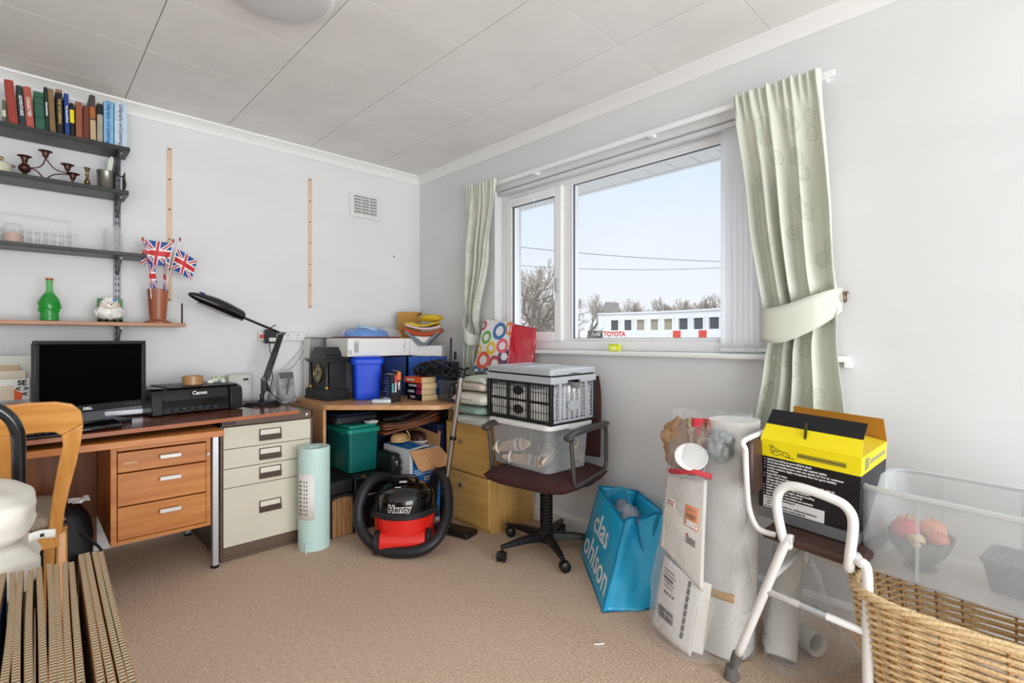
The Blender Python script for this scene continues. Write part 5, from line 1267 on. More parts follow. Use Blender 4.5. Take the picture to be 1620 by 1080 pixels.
t = thing('magazine_holder', 'tan magazines and file standing between cabinet and green box', 'file', (-.975, -.30, 0))
MB().box(-1.012, -.93, -.40, -.12, 0, .40).build('magazines', mat('magazine_tan', (150, 112, 80), rough=.7, var=.2, scale=30, stretch=(20, 1, 1)), t, w=True, bevel=.003)
MB().box(-.99, -.984, -.407, -.12, .0, .42).box(-.965, -.96, -.41, -.12, .0, .41).build('pale_spines', paper, t, w=True)
# open paper carton
t = thing('open_carton', 'open blue and white copier paper carton with its flaps folded out', 'box', (-.55, -.73, 0))
cw = mat('carton_white', (216, 218, 222), rough=.6); cbl = mat('carton_blue', (18, 112, 186), rough=.5)
cbx = MB(); X0, X1, Y0, Y1, Hc = -.653, -.440, -.880, -.58, .452
cbx.box(X0, X0 + .004, Y0, Y1, 0, Hc).box(X1 - .004, X1, Y0, Y1, 0, Hc).box(X0 + .004, X1 - .004, Y1 - .004, Y1, 0, Hc).box(X0 + .004, X1 - .004, Y0, Y0 + .004, 0, Hc).box(X0 + .004, X1 - .004, Y0 + .004, Y1 - .004, 0, .004)
cbx.build('body', cw, t, w=True)
MB().box(X0 + .020, X1, Y0 - .0008, Y0, .02, Hc - .03).build('blue_front', cbl, t, w=True, smooth=False)
MB().rbox(-.04, .04, -.0005, .0005, -.014, .014, .0004, M=T(X0 + .125, Y0 - .0014, Hc - .095)).build('hand_hole', card, t, w=True)
lt = MB()
for k, (a, b_) in enumerate(((.03, .11), (.03, .19), (.03, .15))): lt.box(X0 + a, X0 + b_, Y0 - .0016, Y0 - .0008, Hc - .125 - k * .012, Hc - .121 - k * .012)
lt.build('print_lines', whitel, t, w=True, smooth=False)
MB().box(X0 + .10, X0 + .19, Y0 - .0016, Y0 - .0008, Hc - .190, Hc - .165).build('white_label', whitel, t, w=True, smooth=False)
text('TOP WEB', .018, navyi, t, facing((X0 + .145, Y0 - .0020, Hc - .178), 0, -1), bold=.0006, depth=.0003, w=True)
text('C', .07, navyi, t, facing((X0 - .0006, -.78, Hc - .10), -1, 0), bold=.0006, depth=.0003, w=True)
text('LE', .05, navyi, t, facing((X0 - .0006, -.68, Hc - .07), -1, 0), bold=.0006, depth=.0003, w=True)
MB()._add([(X0 - .002, Y0 - .002, Hc), (X1, Y0 - .002, Hc - .004), (X1 + .035, Y0 - .070, Hc - .075), (X1 - .02, Y0 - .085, Hc - .105), (X0 + .030, Y0 - .085, Hc - .110), (X0 + .008, Y0 - .07, Hc - .09)], [(0, 1, 2, 3, 4, 5)]).build('front_flap', mat('cardboard_inner', (196, 150, 104), rough=.8, col2=(182, 136, 92), scale=14, stretch=(9, 1, 1)), t, w=True, solid=.004, smooth=False)
MB()._add([(X1, Y0, Hc), (X1, Y1 + .10, Hc), (X1 + .025, Y1 + .06, Hc + .115), (X1 + .025, Y0 + .02, Hc + .085)], [(0, 1, 2, 3)]).build('side_flap', MATS['cardboard_inner'], t, w=True, solid=.004, smooth=False)
MB()._add([(X0, Y0 + .02, Hc + .001), (X0, Y1, Hc + .001), (X0 + .135, Y1 - .02, Hc + .024), (X0 + .135, Y0 + .0, Hc + .018)], [(0, 1, 2, 3)]).build('lid_flap', cw, t, w=True, solid=.004, smooth=False)
MB()._add([(X0 + .012, Y0 + .03, Hc + .004), (X0 + .012, Y1 - .02, Hc + .004), (X0 + .10, Y1 - .03, Hc + .021), (X0 + .10, Y0 + .025, Hc + .018)], [(0, 1, 2, 3)]).build('lid_blue', cbl, t, w=True, solid=.001, smooth=False)
t = thing('blue_folder_pack', 'dark blue pack lying inside the open carton', 'folder', (-.53, -.80, .35))
MB().box(-.645, -.448, -.872, -.70, .30, .425).build('pack', navy, t, w=True, bevel=.008)
# bags on top of the carton
brl = mat('brown_leather', (126, 74, 46), rough=.45, var=.15, scale=10)
t = thing('leather_satchel', 'brown leather folder bag slumped over the carton', 'bag', (-.58, -.50, .50))
for k in range(4):
    MB().grid(12, 8, lambda u, v, k=k: (-.69 + u * .34, -.66 + v * .30 - .10 * u, .520 + k * .020 + .075 * u ** 1.6 + .010 * math.sin(4 * u + k) * (1 - v))).build('leather_flap', brl if k < 3 else mat('dark_leather', (62, 40, 32), rough=.45), t, w=True, solid=.012, off=1, ang=180)
MB().tube([(-.70, -.66, .615), (-.60, -.68, .625), (-.52, -.70, .645), (-.45, -.66, .665)], .010, 8, smooth=4).build('strap', blackm, t, w=True)
MB().box(-.615, -.575, -.69, -.66, .605, .630).build('buckle', blackp, t, w=True, bevel=.004)
t = thing('tan_purse', 'small tan leather purse standing on the carton lid', 'purse', (-.60, -.68, .475))
b = MB(); lump(b, .12, .09, .050, .03, 1, M=T(0, 0, 0)); b.build('body', mat('tan_leather', (184, 146, 98), rough=.5), t, ang=180)
MB().tube([(-.05, -.03, .01), (-.02, -.05, .006), (.04, -.045, .012), (.055, -.02, .04), (.05, .0, .06)], .004, 8, smooth=5).build('trim', mat('tan_trim', (210, 178, 124), rough=.5), t)
t = thing('dark_shoe', 'dark brown shoe beside the purse on the carton', 'shoe', (-.485, -.70, .47))
b = MB(); lump(b, .09, .16, .055, .04, 2, M=T(.0, 0, 0)); b.build('upper', mat('shoe_brown', (58, 36, 32), rough=.3), t, ang=180)
MB().rbox(-.04, .04, -.078, .078, -.006, .006, .03).build('sole', paper, t, bevel=.002)
t = thing('navy_storage_box', 'dark navy box filling the back of the space beneath the corner desk', 'box', (-.35, -.35, 0))
MB().rbox(-.640, -.10, -.40, -.10, 0, .60, .03).build('body', mat('deep_navy', (20, 30, 62), rough=.5), t, w=True, bevel=.006)
t = thing('navy_panel_box', 'narrow dark blue box between carton and oak cabinet', 'box', (-.40, -.70, 0))
MB().box(-.425, -.36, -.84, -.45, 0, .58).build('body', MATS['deep_navy'], t, w=True, bevel=.004)
# bubble wrap roll
bwr = mat('bubble_wrap', (196, 226, 220), rough=.3, coat=.3)
t = thing('bubble_wrap_roll', 'pale green roll of bubble wrap standing on the carpet', 'roll', (-1.165, -.745, 0))
def bub(u, v):
    r = .080 + .0012 * (math.sin(u * 2 * PI * 44 + (math.pi if int(v * 62) % 2 else 0)) * math.sin(v * 62 * PI * 2 / 2))
    a = 2 * PI * u; return (r * math.cos(a), r * math.sin(a), .532 * v)
b = MB(); b.grid(176, 190, bub, closed_u=True)
b.lathe([(.0800, .532), (.0795, .536), (.072, .534), (.064, .531), (.056, .534), (.048, .530), (.04, .533), (.030, .530), (.024, .50), (0, .50)], 36, cap=False)
b.lathe([(.08, 0), (0, .001)], 36, cap=False)
b.build('roll', bwr, t, ang=180)
MB().grid(12, 1, lambda u, v: (.0822 * math.cos(-3.15 + u * 1.20), .0822 * math.sin(-3.15 + u * 1.20), .165 + v * .240)).build('label', paper, t, solid=.0006, ang=180)
lb_ = MB()
for k in range(4):
    a0 = -3.02 + k * .17 + (.06 if k > 1 else 0)
    for j in range(9):
        z0 = .19 + j * .021
        lb_.grid(2, 1, lambda u, v: (.0832 * math.cos(a0 + u * (.13 if k == 0 else .07)), .0832 * math.sin(a0 + u * (.13 if k == 0 else .07)), z0 + v * (.010 if (j + k) % 3 else .013)))
lb_.build('label_print', mat('label_grey', (96, 96, 98), rough=.6) , t, smooth=False)
MB().grid(10, 3, lambda u, v: (-.082 * math.cos(-.1 + .5 * v), -.082 + .0 - .010 * v, .004 + u * .05)).build('loose_edge', bwr, t, solid=.001)

# ------------------------------------------------------------------ vacuum cleaner
vc = thing('vacuum_cleaner', 'red and black canister vacuum cleaner with hose looped round it', 'vacuum cleaner', (-.800, -1.062, 0), rz=R(-37))
vr = mat('vacuum_red', (222, 36, 28), rough=.25, coat=.4)
MB().lathe([(.0, .022), (.145, .022), (.155, .03), (.158, .06), (.162, .188), (.161, .196), (0, .196)], 56).build('drum', vr, vc)
MB().lathe([(.165, .183), (.172, .188), (.173, .210), (.166, .216), (.150, .217)], 56, cap=False).build('rim', mat('rim_grey_black', (34, 34, 36), rough=.5), vc)
def dome_r(z):
    q = min(1, max(0, (z - .213) / .132)); return .159 * (1 - q ** 4.2) ** .5 * (1 - .02 * q)
MB().lathe([(.159, .213), (.159, .22)] + [(dome_r(.213 + .132 * k / 22), .213 + .132 * k / 22) for k in range(2, 22)] + [(.02, .3448), (.0, .3450)], 56, cap=False).build('dome', blackg, vc, ang=60)
b = MB()
b.grid(20, 8, lambda u, v: (-.05 + .10 * u, -.06 + .12 * v, .342 + .018 * math.sin(PI * u) * math.sin(PI * v))); b.box(-.04, .04, -.03, .05, .33, .345)
b.build('top_plate', blackg, vc, ang=60)
MB().tube([(-.07, .03, .32), (-.05, .0, .365), (.05, .0, .365), (.07, .03, .32)], .010, 10, smooth=6).build('handle', blackp, vc)
MB().box(-.025, .015, -.062, -.040, .350, .356).box(-.045, -.012, -.098, -.088, .333, .337).build('switch', mat('switch_silver', (200, 202, 206), rough=.3), vc, bevel=.002)
# wheel housing: cylinder bulging out of the front
MB().tube([(-.115, -.118, .062), (.115, -.118, .062)], .058, 28).build('wheel_housing', vr, vc, bevel=.003)
for sx in (-1, 1):
    w_ = MB(); w_.lathe([(.0, 0), (.04, 0), (.056, .004), (.062, .012), (.062, .028), (.056, .034), (.030, .034), (.026, .030), (0, .030)], 30, M=T(sx * .112, -.118, .062, ry=R(90) * sx)); w_.build('wheel', mat('wheel_black', (28, 28, 30), rough=.5), vc)
for sx in (-1, 1): MB().box(sx * .168 - .012, sx * .168 + .012, -.02, .02, .15, .20).build('clip', blackp, vc, bevel=.005)
def wrap(off):
    def fn(co):
        zz = .240 + co.y; a = co.x / .160 - .10
        r = dome_r(zz) + off + co.z
        return Vector((r * math.sin(a), -r * math.cos(a), zz))
    return fn
text('Henry', .046, whitel, vc, Matrix.Identity(4), bold=.0042, depth=.0010, fn=wrap(.0012))
text('Henry', .046, blackg, vc, Matrix.Identity(4), name='lettering_inner', bold=.0010, depth=.0020, fn=wrap(.0018))
em = MB()
for k in range(5): em.ball(.062 + .008 * math.cos(k * 1.257), -.146, .270 + .008 * math.sin(k * 1.257), .005, .002, .005, 8)
em.build('dark_emblem', mat('emblem_green', (34, 48, 44), rough=.3), vc)
HS = [(-0.759, -0.872, 0.299), (-0.842, -0.890, 0.339), (-0.918, -0.914, 0.337), (-0.974, -0.929, 0.290), (-1.013, -0.948, 0.212), (-1.020, -0.982, 0.132), (-1.006, -1.051, 0.072), (-0.960, -1.137, 0.032), (-0.899, -1.217, 0.026), (-0.831, -1.274, 0.043), (-0.763, -1.299, 0.082), (-0.694, -1.281, 0.142), (-0.634, -1.228, 0.209), (-0.591, -1.159, 0.281), (-0.573, -1.093, 0.336), (-0.567, -1.029, 0.337), (-0.557, -0.983, 0.263), (-0.556, -0.970, 0.168), (-0.589, -0.966, 0.082)]
HS = [(x, y, max(z, .030)) for x, y, z in HS]
b = MB(); P_ = spline([Vector(p) for p in HS], 12); b.tube(P_, [.0285 + .0007 * (i % 2) for i in range(len(P_))], 16); b.build('hose', mat('hose_black', (30, 31, 34), rough=.45), vc, w=True, ang=180)
MB().tube([(-.527, -1.207, .905), (-.572, -1.105, .19)], .0165, 16).build('wand', chrome, vc, w=True)
MB().tube([(-.5265, -1.207, .895), (-.524, -1.212, .935)], .020, 14).tube([(-.5475, -1.160, .567), (-.549, -1.157, .545)], .0195, 14).build('wand_collar', blackp, vc, w=True)
MB().tube([(-.571, -1.108, .22), (-.574, -1.10, .12), (-.560, -1.10, .055), (-.52, -1.10, .038)], .021, 12, smooth=5).build('wand_bend', blackp, vc, w=True)
MB().box(-.135, .135, -.055, .055, .002, .034, M=T(-.512, -1.115, 0, rz=R(-75))).build('floor_head', blackp, vc, w=True, bevel=.010)
# ------------------------------------------------------------------ oak cabinet + cushions
oc = thing('oak_cabinet', 'pale oak two-door bedside cabinet under the pile of cushions', 'cabinet', (-.2, -1.08, 0))
MB().box(-.372, -.022, -1.284, -.885, 0, .612).build('carcass', oakc, oc, w=True, bevel=.002)
MB().box(-.378, -.372, -1.288, -.881, 0, .022).build('plinth', oakc, oc, w=True, bevel=.001)
ocx = wood('oak_front', (212, 170, 100), (196, 152, 84), 'y', rough=.38)
for z0, z1, kz in ((.026, .313, .238), (.322, .606, .500)):
    d = MB().box(-.392, -.3725, -1.284, -.885, z0, z1).build('door', ocx, oc, w=True, bevel=.002)
    k = MB(); k.tube([(-.392, -1.045, kz), (-.404, -1.045, kz)], .005, 10); k.prism([(-1.045, kz - .016), (-1.034, kz - .002), (-1.034, kz + .010), (-1.040, kz + .013), (-1.045, kz + .008), (-1.050, kz + .013), (-1.056, kz + .010), (-1.056, kz - .002)], -.410, -.403, 'x')
    k.build('knob', steel, d, w=True, bevel=.0015)
CU = [(.068, (206, 208, 196), 'grey-white cushion, lowest of the pile on the oak cabinet', .44, .275, 0), (.050, (136, 160, 148), 'sage green cushion second from the bottom of the pile', .46, .27, .01), (.078, (214, 210, 198), 'cream cushion with grey piping in the middle of the pile', .45, .265, .01), (.060, (206, 192, 180), 'pinkish beige cushion second from the top of the pile', .42, .26, 0)]
zc = .613
for k, (h, c, lb, lx_, ly_, dx) in enumerate(CU):
    t = thing('cushion', lb, 'cushion', (-.268 - dx, -1.200, zc), rz=R((2, -3, 3, -2)[k]), group='cushions piled on the oak cabinet')
    add_cushion(MB(), lx_, ly_, h, wob=.002, seed=k).build('cushion', mat('cush_%d' % k, c, rough=.9, bump=.1, bscale=80), t, ang=180)
    pp = [(lx_ / 2 * .955 * math.copysign(abs(math.cos(a)) ** .35, math.cos(a)), ly_ / 2 * .955 * math.copysign(abs(math.sin(a)) ** .35, math.sin(a)), h / 2) for a in [2 * PI * q / 40 for q in range(40)]]
    MB().tube(pp, .0028, 6, closed=True).build('piping', mat('piping_grey', (150, 148, 142), rough=.9), t)
    zc += h + .0005
t = thing('folded_blanket', 'pale sage folded blanket topmost on the cushion pile', 'blanket', (-.245, -1.20, zc))
bk_ = mat('sage_cloth', (188, 202, 190), rough=.9, bump=.1, bscale=100)
MB().grid(30, 24, lambda u, v: ((u - .5) * .42, (v - .5) * .25, .030 - .022 * abs(2 * u - 1) ** 4 - .012 * abs(2 * v - 1) ** 4)).build('top_fold', bk_, t, solid=.012, off=-1, ang=180)
for k in range(3): MB().tube([(-.20, .11 - .01 * k, .004 + .007 * k), (-.212, .05, .006 + .007 * k), (-.215, -.05, .006 + .007 * k), (-.19, -.115, .004 + .007 * k), (0, -.124, .005 + .007 * k), (.19, -.118, .004 + .007 * k)], .0045, 8, smooth=4).build('fold', bk_ if k != 1 else MATS['cush_3'], t)
# patterned bag
pb = thing('patterned_bag', 'shopping bag with coloured rings and red sides behind the grey crate', 'bag', (-.14, -1.1, .90))
pwm = mat('bag_white', (238, 238, 236), rough=.25, coat=.3)
pcols = [(24, 110, 176), (96, 170, 50), (236, 92, 110), (240, 196, 30), (86, 46, 96), (232, 84, 36), (190, 36, 44), (20, 76, 86), (240, 150, 60)]
pms = [pwm] + [mat('ring_%d' % i, c, rough=.25, coat=.3) for i, c in enumerate(pcols)]
RG = [(.62, .80, .17, .095, 1), (.22, .66, .13, .07, 2), (.80, .52, .14, .075, 3), (.45, .46, .13, .06, 4), (.90, .32, .15, .075, 5), (.24, .22, .17, .09, 6), (.62, .17, .16, .085, 7), (.10, .0, .12, .05, 1), (.42, -.04, .13, .06, 8), (.95, .86, .13, .07, 9), (.0, .88, .10, .04, 7), (.95, -.02, .12, .05, 2), (.02, .42, .09, .04, 4)]
def rings(u, v):
    for a, b_, ro, ri, c in RG:
        d = math.hypot((u - a) * .78, (v - b_))
        if ri < d < ro: return c
        if d <= ri: return 0
    return 0
pBL, pBR, pTL_, pTR_ = Vector((-.20, -.905, .905)), Vector((-.215, -1.245, .905)), Vector((-.105, -.925, 1.240)), Vector((-.150, -1.215, 1.218))
qBR, qTR = Vector((-.050, -1.315, .93)), Vector((-.045, -1.325, 1.175))
bil = lambda a, b_, c, d: (lambda u, v: tuple(a.lerp(b_, u).lerp(c.lerp(d, u), v)))
f0 = bil(pBL, pBR, pTL_, pTR_)
MB().grid(70, 80, lambda u, v: tuple(Vector(f0(u, v)) + Vector((.006 * math.sin(6 * v + 3 * u), 0, 0))), mf=rings).build('ring_panel', pms, pb, w=True, solid=.0008, ang=180)
f1 = bil(pBR, qBR, pTR_, qTR); cred = mat('bag_red', (172, 28, 42), rough=.25, coat=.4, bump=.25, bscale=25)
MB().grid(16, 20, lambda u, v: tuple(Vector(f1(u, v)) + Vector((-.01, .075, 0)) * ((1 - abs(2 * u - 1)) * (.25 + .75 * v)) + Vector((0, .006 * math.sin(9 * v + 5 * u), 0)))).build('red_gusset', cred, pb, w=True, solid=.0008)
f2 = bil(Vector((-.045, -.93, .905)), qBR, Vector((-.035, -.94, 1.24)), qTR)
MB().grid(8, 8, f2).build('back_panel', cred, pb, w=True, solid=.0008)
MB().grid(4, 4, bil(pBL, pBR, Vector((-.045, -.93, .905)), qBR)).build('bottom', pwm, pb, w=True, solid=.0008)

# ------------------------------------------------------------------ office chair with boxes
oc_ = thing('office_chair', 'maroon fabric swivel office chair with grey arm loops carrying two boxes', 'chair', (-.299, -1.640, 0), rz=R(9))
mar = mat('maroon_fabric', (68, 37, 36), rough=.95, bump=.3, bscale=300, var=.08, scale=60)
arm_m = mat('arm_grey', (96, 92, 90), rough=.32, metal=.5)
def seat(u, v):
    x, y = 2 * u - 1, 2 * v - 1
    k = 1 - .09 * abs(y) ** 3; kk = 1 - .07 * abs(x) ** 3
    e = (max(0, 1 - abs(x) ** 5) * max(0, 1 - abs(y) ** 5)) ** .5
    return (x * .255 * k, y * .262 * kk, .405 + .042 * e - .010 * (1 if x < -.6 else 0) * 0)
b = MB(); b.grid(28, 28, seat)
b.grid(28, 28, lambda u, v: (seat(u, v)[0], seat(u, v)[1], .405 - .048 * (max(0, 1 - abs(2 * u - 1) ** 5) * max(0, 1 - abs(2 * v - 1) ** 5)) ** .5))
bmesh.ops.remove_doubles(b.bm, verts=b.bm.verts[:], dist=.0005)
b.build('seat', mar, oc_, ang=180)
def backf(side):
    def f(u, v):
        x, y = 2 * u - 1, 2 * v - 1
        e = (max(0, 1 - abs(x) ** 4) * max(0, 1 - abs(y) ** 5)) ** .5
        w_ = .205 * (1 - .10 * max(0, y) ** 3)
        zz = .475 + (v * .435)
        return (.225 - side * .026 * e + .012 * y, x * w_, zz + .0)
    return f
b = MB(); b.grid(24, 28, backf(1)); b.grid(24, 28, backf(-1)); bmesh.ops.remove_doubles(b.bm, verts=b.bm.verts[:], dist=.0006); b.build('backrest', mar, oc_, ang=180)
b = MB(); b.tube([(.20, 0, .37), (.268, 0, .38), (.262, 0, .62)], .016, 8, smooth=4, flat=(.022, .006)); b.build('back_bar', blackp, oc_)
for sy in (-1, 1):
    y = sy * .252
    pts = [(-.170, y, .640), (-.158, y, .54), (-.146, y, .445), (-.138, y, .418), (-.115, y, .405), (.0, y, .412), (.13, y, .422), (.165, y, .430), (.188, y, .452), (.192, y, .50), (.192, y, .60), (.186, y, .640), (.168, y, .655), (.06, y, .660), (-.10, y, .656), (-.155, y, .655)]
    a_ = MB(); a_.tube(pts, .0105, 12, closed=True, smooth=5); a_.build('arm_loop', arm_m, oc_, ang=180)
    b = MB(); b.tube([(-.195, y, .648), (-.17, y, .658), (-.10, y, .668), (.08, y, .672), (.185, y, .668)], .02, 12, smooth=3, flat=(.012, .024)); b.ball(-.190, y, .646, .026, .028, .020, 14); b.build('arm_pad', mat('arm_pad', (66, 62, 60), rough=.4), oc_, ang=180)
    MB().box(-.02, .06, min(y, sy * .20), max(y, sy * .20), .376, .390).build('arm_bracket', blackp, oc_, bevel=.003)
MB().box(-.11, .11, -.09, .09, .345, .378).build('mechanism', blackp, oc_, bevel=.008)
MB().tube([(-.05, .05, .355), (-.06, .18, .35), (-.06, .25, .345)], .006, 8).build('lever', blackp, oc_)
bl_p = [(.026, .09)]
z = .10
while z < .34: bl_p += [(.034, z), (.034, z + .007), (.027, z + .010), (.027, z + .013)]; z += .0165
MB().lathe([(.0, .085)] + bl_p + [(.026, .345), (0, .345)], 26).build('bellows', blackm, oc_, ang=50)
b = MB(); b.lathe([(0, .045), (.036, .045), (.042, .06), (.042, .095), (.034, .105), (0, .105)], 24); b.build('hub', blackp, oc_)
for k in range(5):
    a = R(158.0 + 72 * k)
    ln = MB(); vs = []
    L_ = .275
    for (q, w_, zt2, zb2) in ((.02, .025, .098, .055), (.15, .019, .094, .062), (L_, .013, .078, .060)):
        vs += [(q, -w_, zb2), (q, w_, zb2), (q, w_ * .7, zt2), (q, -w_ * .7, zt2)]
    fs = [(0, 3, 2, 1), (8, 9, 10, 11)]
    for i in range(2):
        for j in range(4): fs.append((i * 4 + j, i * 4 + (j + 1) % 4, i * 4 + 4 + (j + 1) % 4, i * 4 + 4 + j))
    Mk = Matrix.Rotation(a, 4, 'Z')
    ln._add(vs, fs, M=Mk); lg = ln.build('spoke', blackp, oc_, bevel=.004)
    cs_ = MB(); Mc = Mk @ T(L_ - .008, 0, 0) @ Matrix.Rotation(R(40 + 50 * k), 4, 'Z')
    for s2 in (-1, 1):
        cs_.lathe([(0, -.009), (.021, -.009), (.0255, -.005), (.0255, .006), (.018, .010), (0, .011)], 22, M=Mc @ T(.012, s2 * .013, .0258, rx=R(-90 * s2)))
    cs_.tube([(0, 0, .03), (0, 0, .062)], .006, 8, M=Mc); cs_.grid(10, 3, lambda u, v: (.012 + .028 * math.cos(PI * u), (v - .5) * .014, .026 + .028 * math.sin(PI * u)), M=Mc)
    cs_.build('caster', blackp, lg)
# clear box with shoes
pc_ = glassy('clear_plastic', (222, 226, 228), .2, .15); pc_lid = mat('lid_white_plastic', (226, 227, 224), rough=.35)
cbx_ = thing('clear_storage_box', 'clear plastic storage box full of pale shoes on the office chair', 'storage box', (-.290, -1.580, .4475), rz=R(-1.6))
MB().tub(-.160, .160, -.222, .222, 0, .228, .035, .003, taper=.07, n=6).build('tub', pc_, cbx_, ang=50)
MB().rbox(-.176, .176, -.240, .240, .214, .240, .045, n=6).build('lid', pc_lid, cbx_, bevel=.006)
b = MB()
for k in range(16): b.box(-.165, .165, -.20 + k * .026, -.186 + k * .026, .240, .2425)
b.build('lid_ribs', pc_lid, cbx_)
b = MB()
for k in range(8): b.box(-.02 + k * .012, -.014 + k * .012, -.246, -.238, .214, .238)
b.box(-.03, .09, -.250, -.240, .212, .240)
b.build('clip_handle', pc_lid, cbx_, bevel=.001)
def sandal(x, y, z, rx, ry, rz, label, col, heel=.02):
    t = thing('shoe', label, 'shoe', (x, y, z), group='pale shoes in the clear box', rot=(rx, ry, rz))
    sm = mat('shoe_%d_%d_%d' % col, col, rough=.5)
    L = .118
    def sole(z0, z1):
        pts = []
        for k in range(20):
            a = 2 * PI * k / 20; xx = math.cos(a) * L; w_ = .036 if xx > 0 else .028
            pts.append((xx, math.sin(a) * w_))
        return pts
    MB().prism(sole(0, 1), 0, .010, 'z').build('sole', sm, t, bevel=.003)
    MB().prism([(p[0] * .92, p[1] * .88) for p in sole(0, 1)], .0102, .014, 'z').build('insole', mat('insole_tan', (206, 176, 148), rough=.6), t)
    b = MB()
    for (xa, xb, hh) in ((.030, .050, .040), (.062, .078, .032), (-.075, -.062, .045)):
        b.grid(10, 2, lambda u, v: (xa + (xb - xa) * v, .036 * math.cos(PI * u), .008 + hh * math.sin(PI * u)))
    b.build('straps', sm, t, solid=.003, ang=180)
zb_ = .462
sandal(-.400, -1.480, zb_ + .075, R(70), R(-12), R(-70), 'white strappy sandal uppermost at the left in the clear box', (232, 224, 212))
sandal(-.390, -1.560, zb_ + .010, R(50), R(6), R(-60), 'pale grey flat shoe low in the middle of the clear box', (200, 200, 198))
sandal(-.370, -1.720, zb_ + .030, R(60), R(-8), R(-150), 'cream sandal on edge near the front corner of the clear box', (230, 214, 196))
sandal(-.200, -1.735, zb_ + .060, R(65), R(40), R(20), 'tan shoe leaning at the right end of the clear box', (212, 184, 156))
sandal(-.250, -1.60, zb_ + .03, R(10), R(0), R(40), 'off-white shoe in the middle rear of the clear box', (222, 218, 210))
sandal(-.220, -1.46, zb_ + .02, R(-20), R(4), R(100), 'beige shoe at the back left of the clear box', (214, 200, 184))
# folding crate
cr_ = thing('folding_crate', 'black and grey folding crate with lid standing on the clear box', 'crate', (-.283, -1.582, .6925), rot=(R(.8), R(-1.0), R(-1.6)))
cg = mat('crate_grey', (178, 182, 187), rough=.4); cbk = mat('crate_black', (24, 24, 26), rough=.45)
w2, d2 = .166, .236
Z1, Z2, Z3 = .004, .205, .232
b = MB(); b.box(-w2, w2, -d2, d2, .0, .012); b.build('base', cbk, cr_, bevel=.002)
def lattice(mb, a0, a1, z0, z1, nb, th, plane, pos, bars=1.6, rows=3):
    """vertical bars and horizontal bars between a0..a1, z0..z1 in a vertical plane"""
    def bx(p0, p1, q0, q1):
        if plane == 'x': mb.box(pos - th, pos, p0, p1, q0, q1)
        else: mb.box(p0, p1, pos - th, pos, q0, q1)
    for k in range(nb + 1):
        c = a0 + (a1 - a0) * k / nb; bx(c - .0014, c + .0014, z0, z1)
    for k in range(rows + 1):
        c = z0 + (z1 - z0) * k / rows; bx(a0, a1, c - .0013, c + .0013)
for sx in (-1, 1):
    xo = sx * w2 + (.004 if sx < 0 else 0)
    m_ = MB(); lattice(m_, -d2 + .014, d2 - .014, .014, .104, 24, .0035, 'x', xo, rows=2); lattice(m_, -d2 + .014, d2 - .014, .112, .203, 24, .0035, 'x', xo, rows=2)
    for yy in (-d2 + .008, -.075, .075, d2 - .008): m_.box(xo - .005, xo + .001, yy - .008, yy + .008, .012, .204)
    m_.box(xo - .006, xo + .001, -d2, d2, .102, .114).box(xo - .005, xo + .001, -d2, d2, .012, .020).box(xo - .005, xo + .001, -d2, d2, .197, .205)
    for zz in (.060, .158):
        m_.lathe([(.0, 0), (.028, 0), (.028, .005), (0, .005)], 28, M=T(xo - (.006 if sx < 0 else 0), 0, zz, ry=R(90)), sx=.85, sy=1.3)
    m_.build('long_side', cbk, cr_)
for sy in (-1, 1):
    yo = sy * (d2 - .001) + (.004 if sy < 0 else 0)
    m_ = MB(); lattice(m_, -w2 + .014, w2 - .014, .016, .150, 16, .0035, 'y', yo, rows=7)
    lattice(m_, -w2 + .014, -.055, .150, .203, 6, .0035, 'y', yo, rows=3); lattice(m_, .055, w2 - .014, .150, .203, 6, .0035, 'y', yo, rows=3)
    for xx in (-w2 + .009, -.10, .10, w2 - .009): m_.box(xx - .008, xx + .008, yo - .005, yo + .001, .012, .204)
    m_.box(-w2, w2, yo - .005, yo + .001, .012, .022)
    m_.lathe([(.0, 0), (.030, 0), (.030, .005), (0, .005)], 28, M=T(0, yo, .088, rx=R(90)), sx=1.3, sy=.9)
    m_.build('short_side', cg, cr_)
for sx in (-1, 1):
    for sy in (-1, 1): MB().box(sx * w2 - .010, sx * w2 + .010, sy * d2 - .010, sy * d2 + .010, .010, .206, M=T(-sx * .004, -sy * .004, 0)).build('corner_post', cbk, cr_, bevel=.003)
rm = MB()
for (a, b_, c, d) in ((-w2 - .006, w2 + .006, -d2 - .006, -d2 + .012), (-w2 - .006, w2 + .006, d2 - .012, d2 + .006)):
    for (xa, xb, z0) in ((a, -.05, .205), (.05, b_, .205), (-.05, .05, .218)): rm.box(xa, xb, c, d, z0, .238)
rm.box(-w2 - .006, -w2 + .012, -d2 + .012, d2 - .012, .205, .238).box(w2 - .012, w2 + .006, -d2 + .012, d2 - .012, .205, .238)
rm.build('top_rim', cg, cr_, bevel=.002)
MB().rbox(-w2 - .001, w2 + .001, -d2 - .001, d2 + .001, .238, .246, .015).build('lid_gap', cbk, cr_)
MB().rbox(-w2 - .007, w2 + .007, -d2 - .007, d2 + .007, .246, .274, .020, n=6).build('lid', cg, cr_, bevel=.004)
m_ = MB()
for (xa, xb, ya, yb) in ((-.14, .14, -.21, -.015), (-.14, .14, .015, .21)):
    m_.box(xa, xb, ya, ya + .004, .2742, .277).box(xa, xb, yb - .004, yb, .2742, .277).box(xa, xa + .004, ya, yb, .2742, .277).box(xb - .004, xb, ya, yb, .2742, .277)
    for k in range(5): m_.box(xa + .03 + k * .045, xa + .05 + k * .045, ya + .02, yb - .02, .2742, .2755)
m_.build('lid_pattern', mat('crate_pale', (204, 208, 212), rough=.35), cr_)
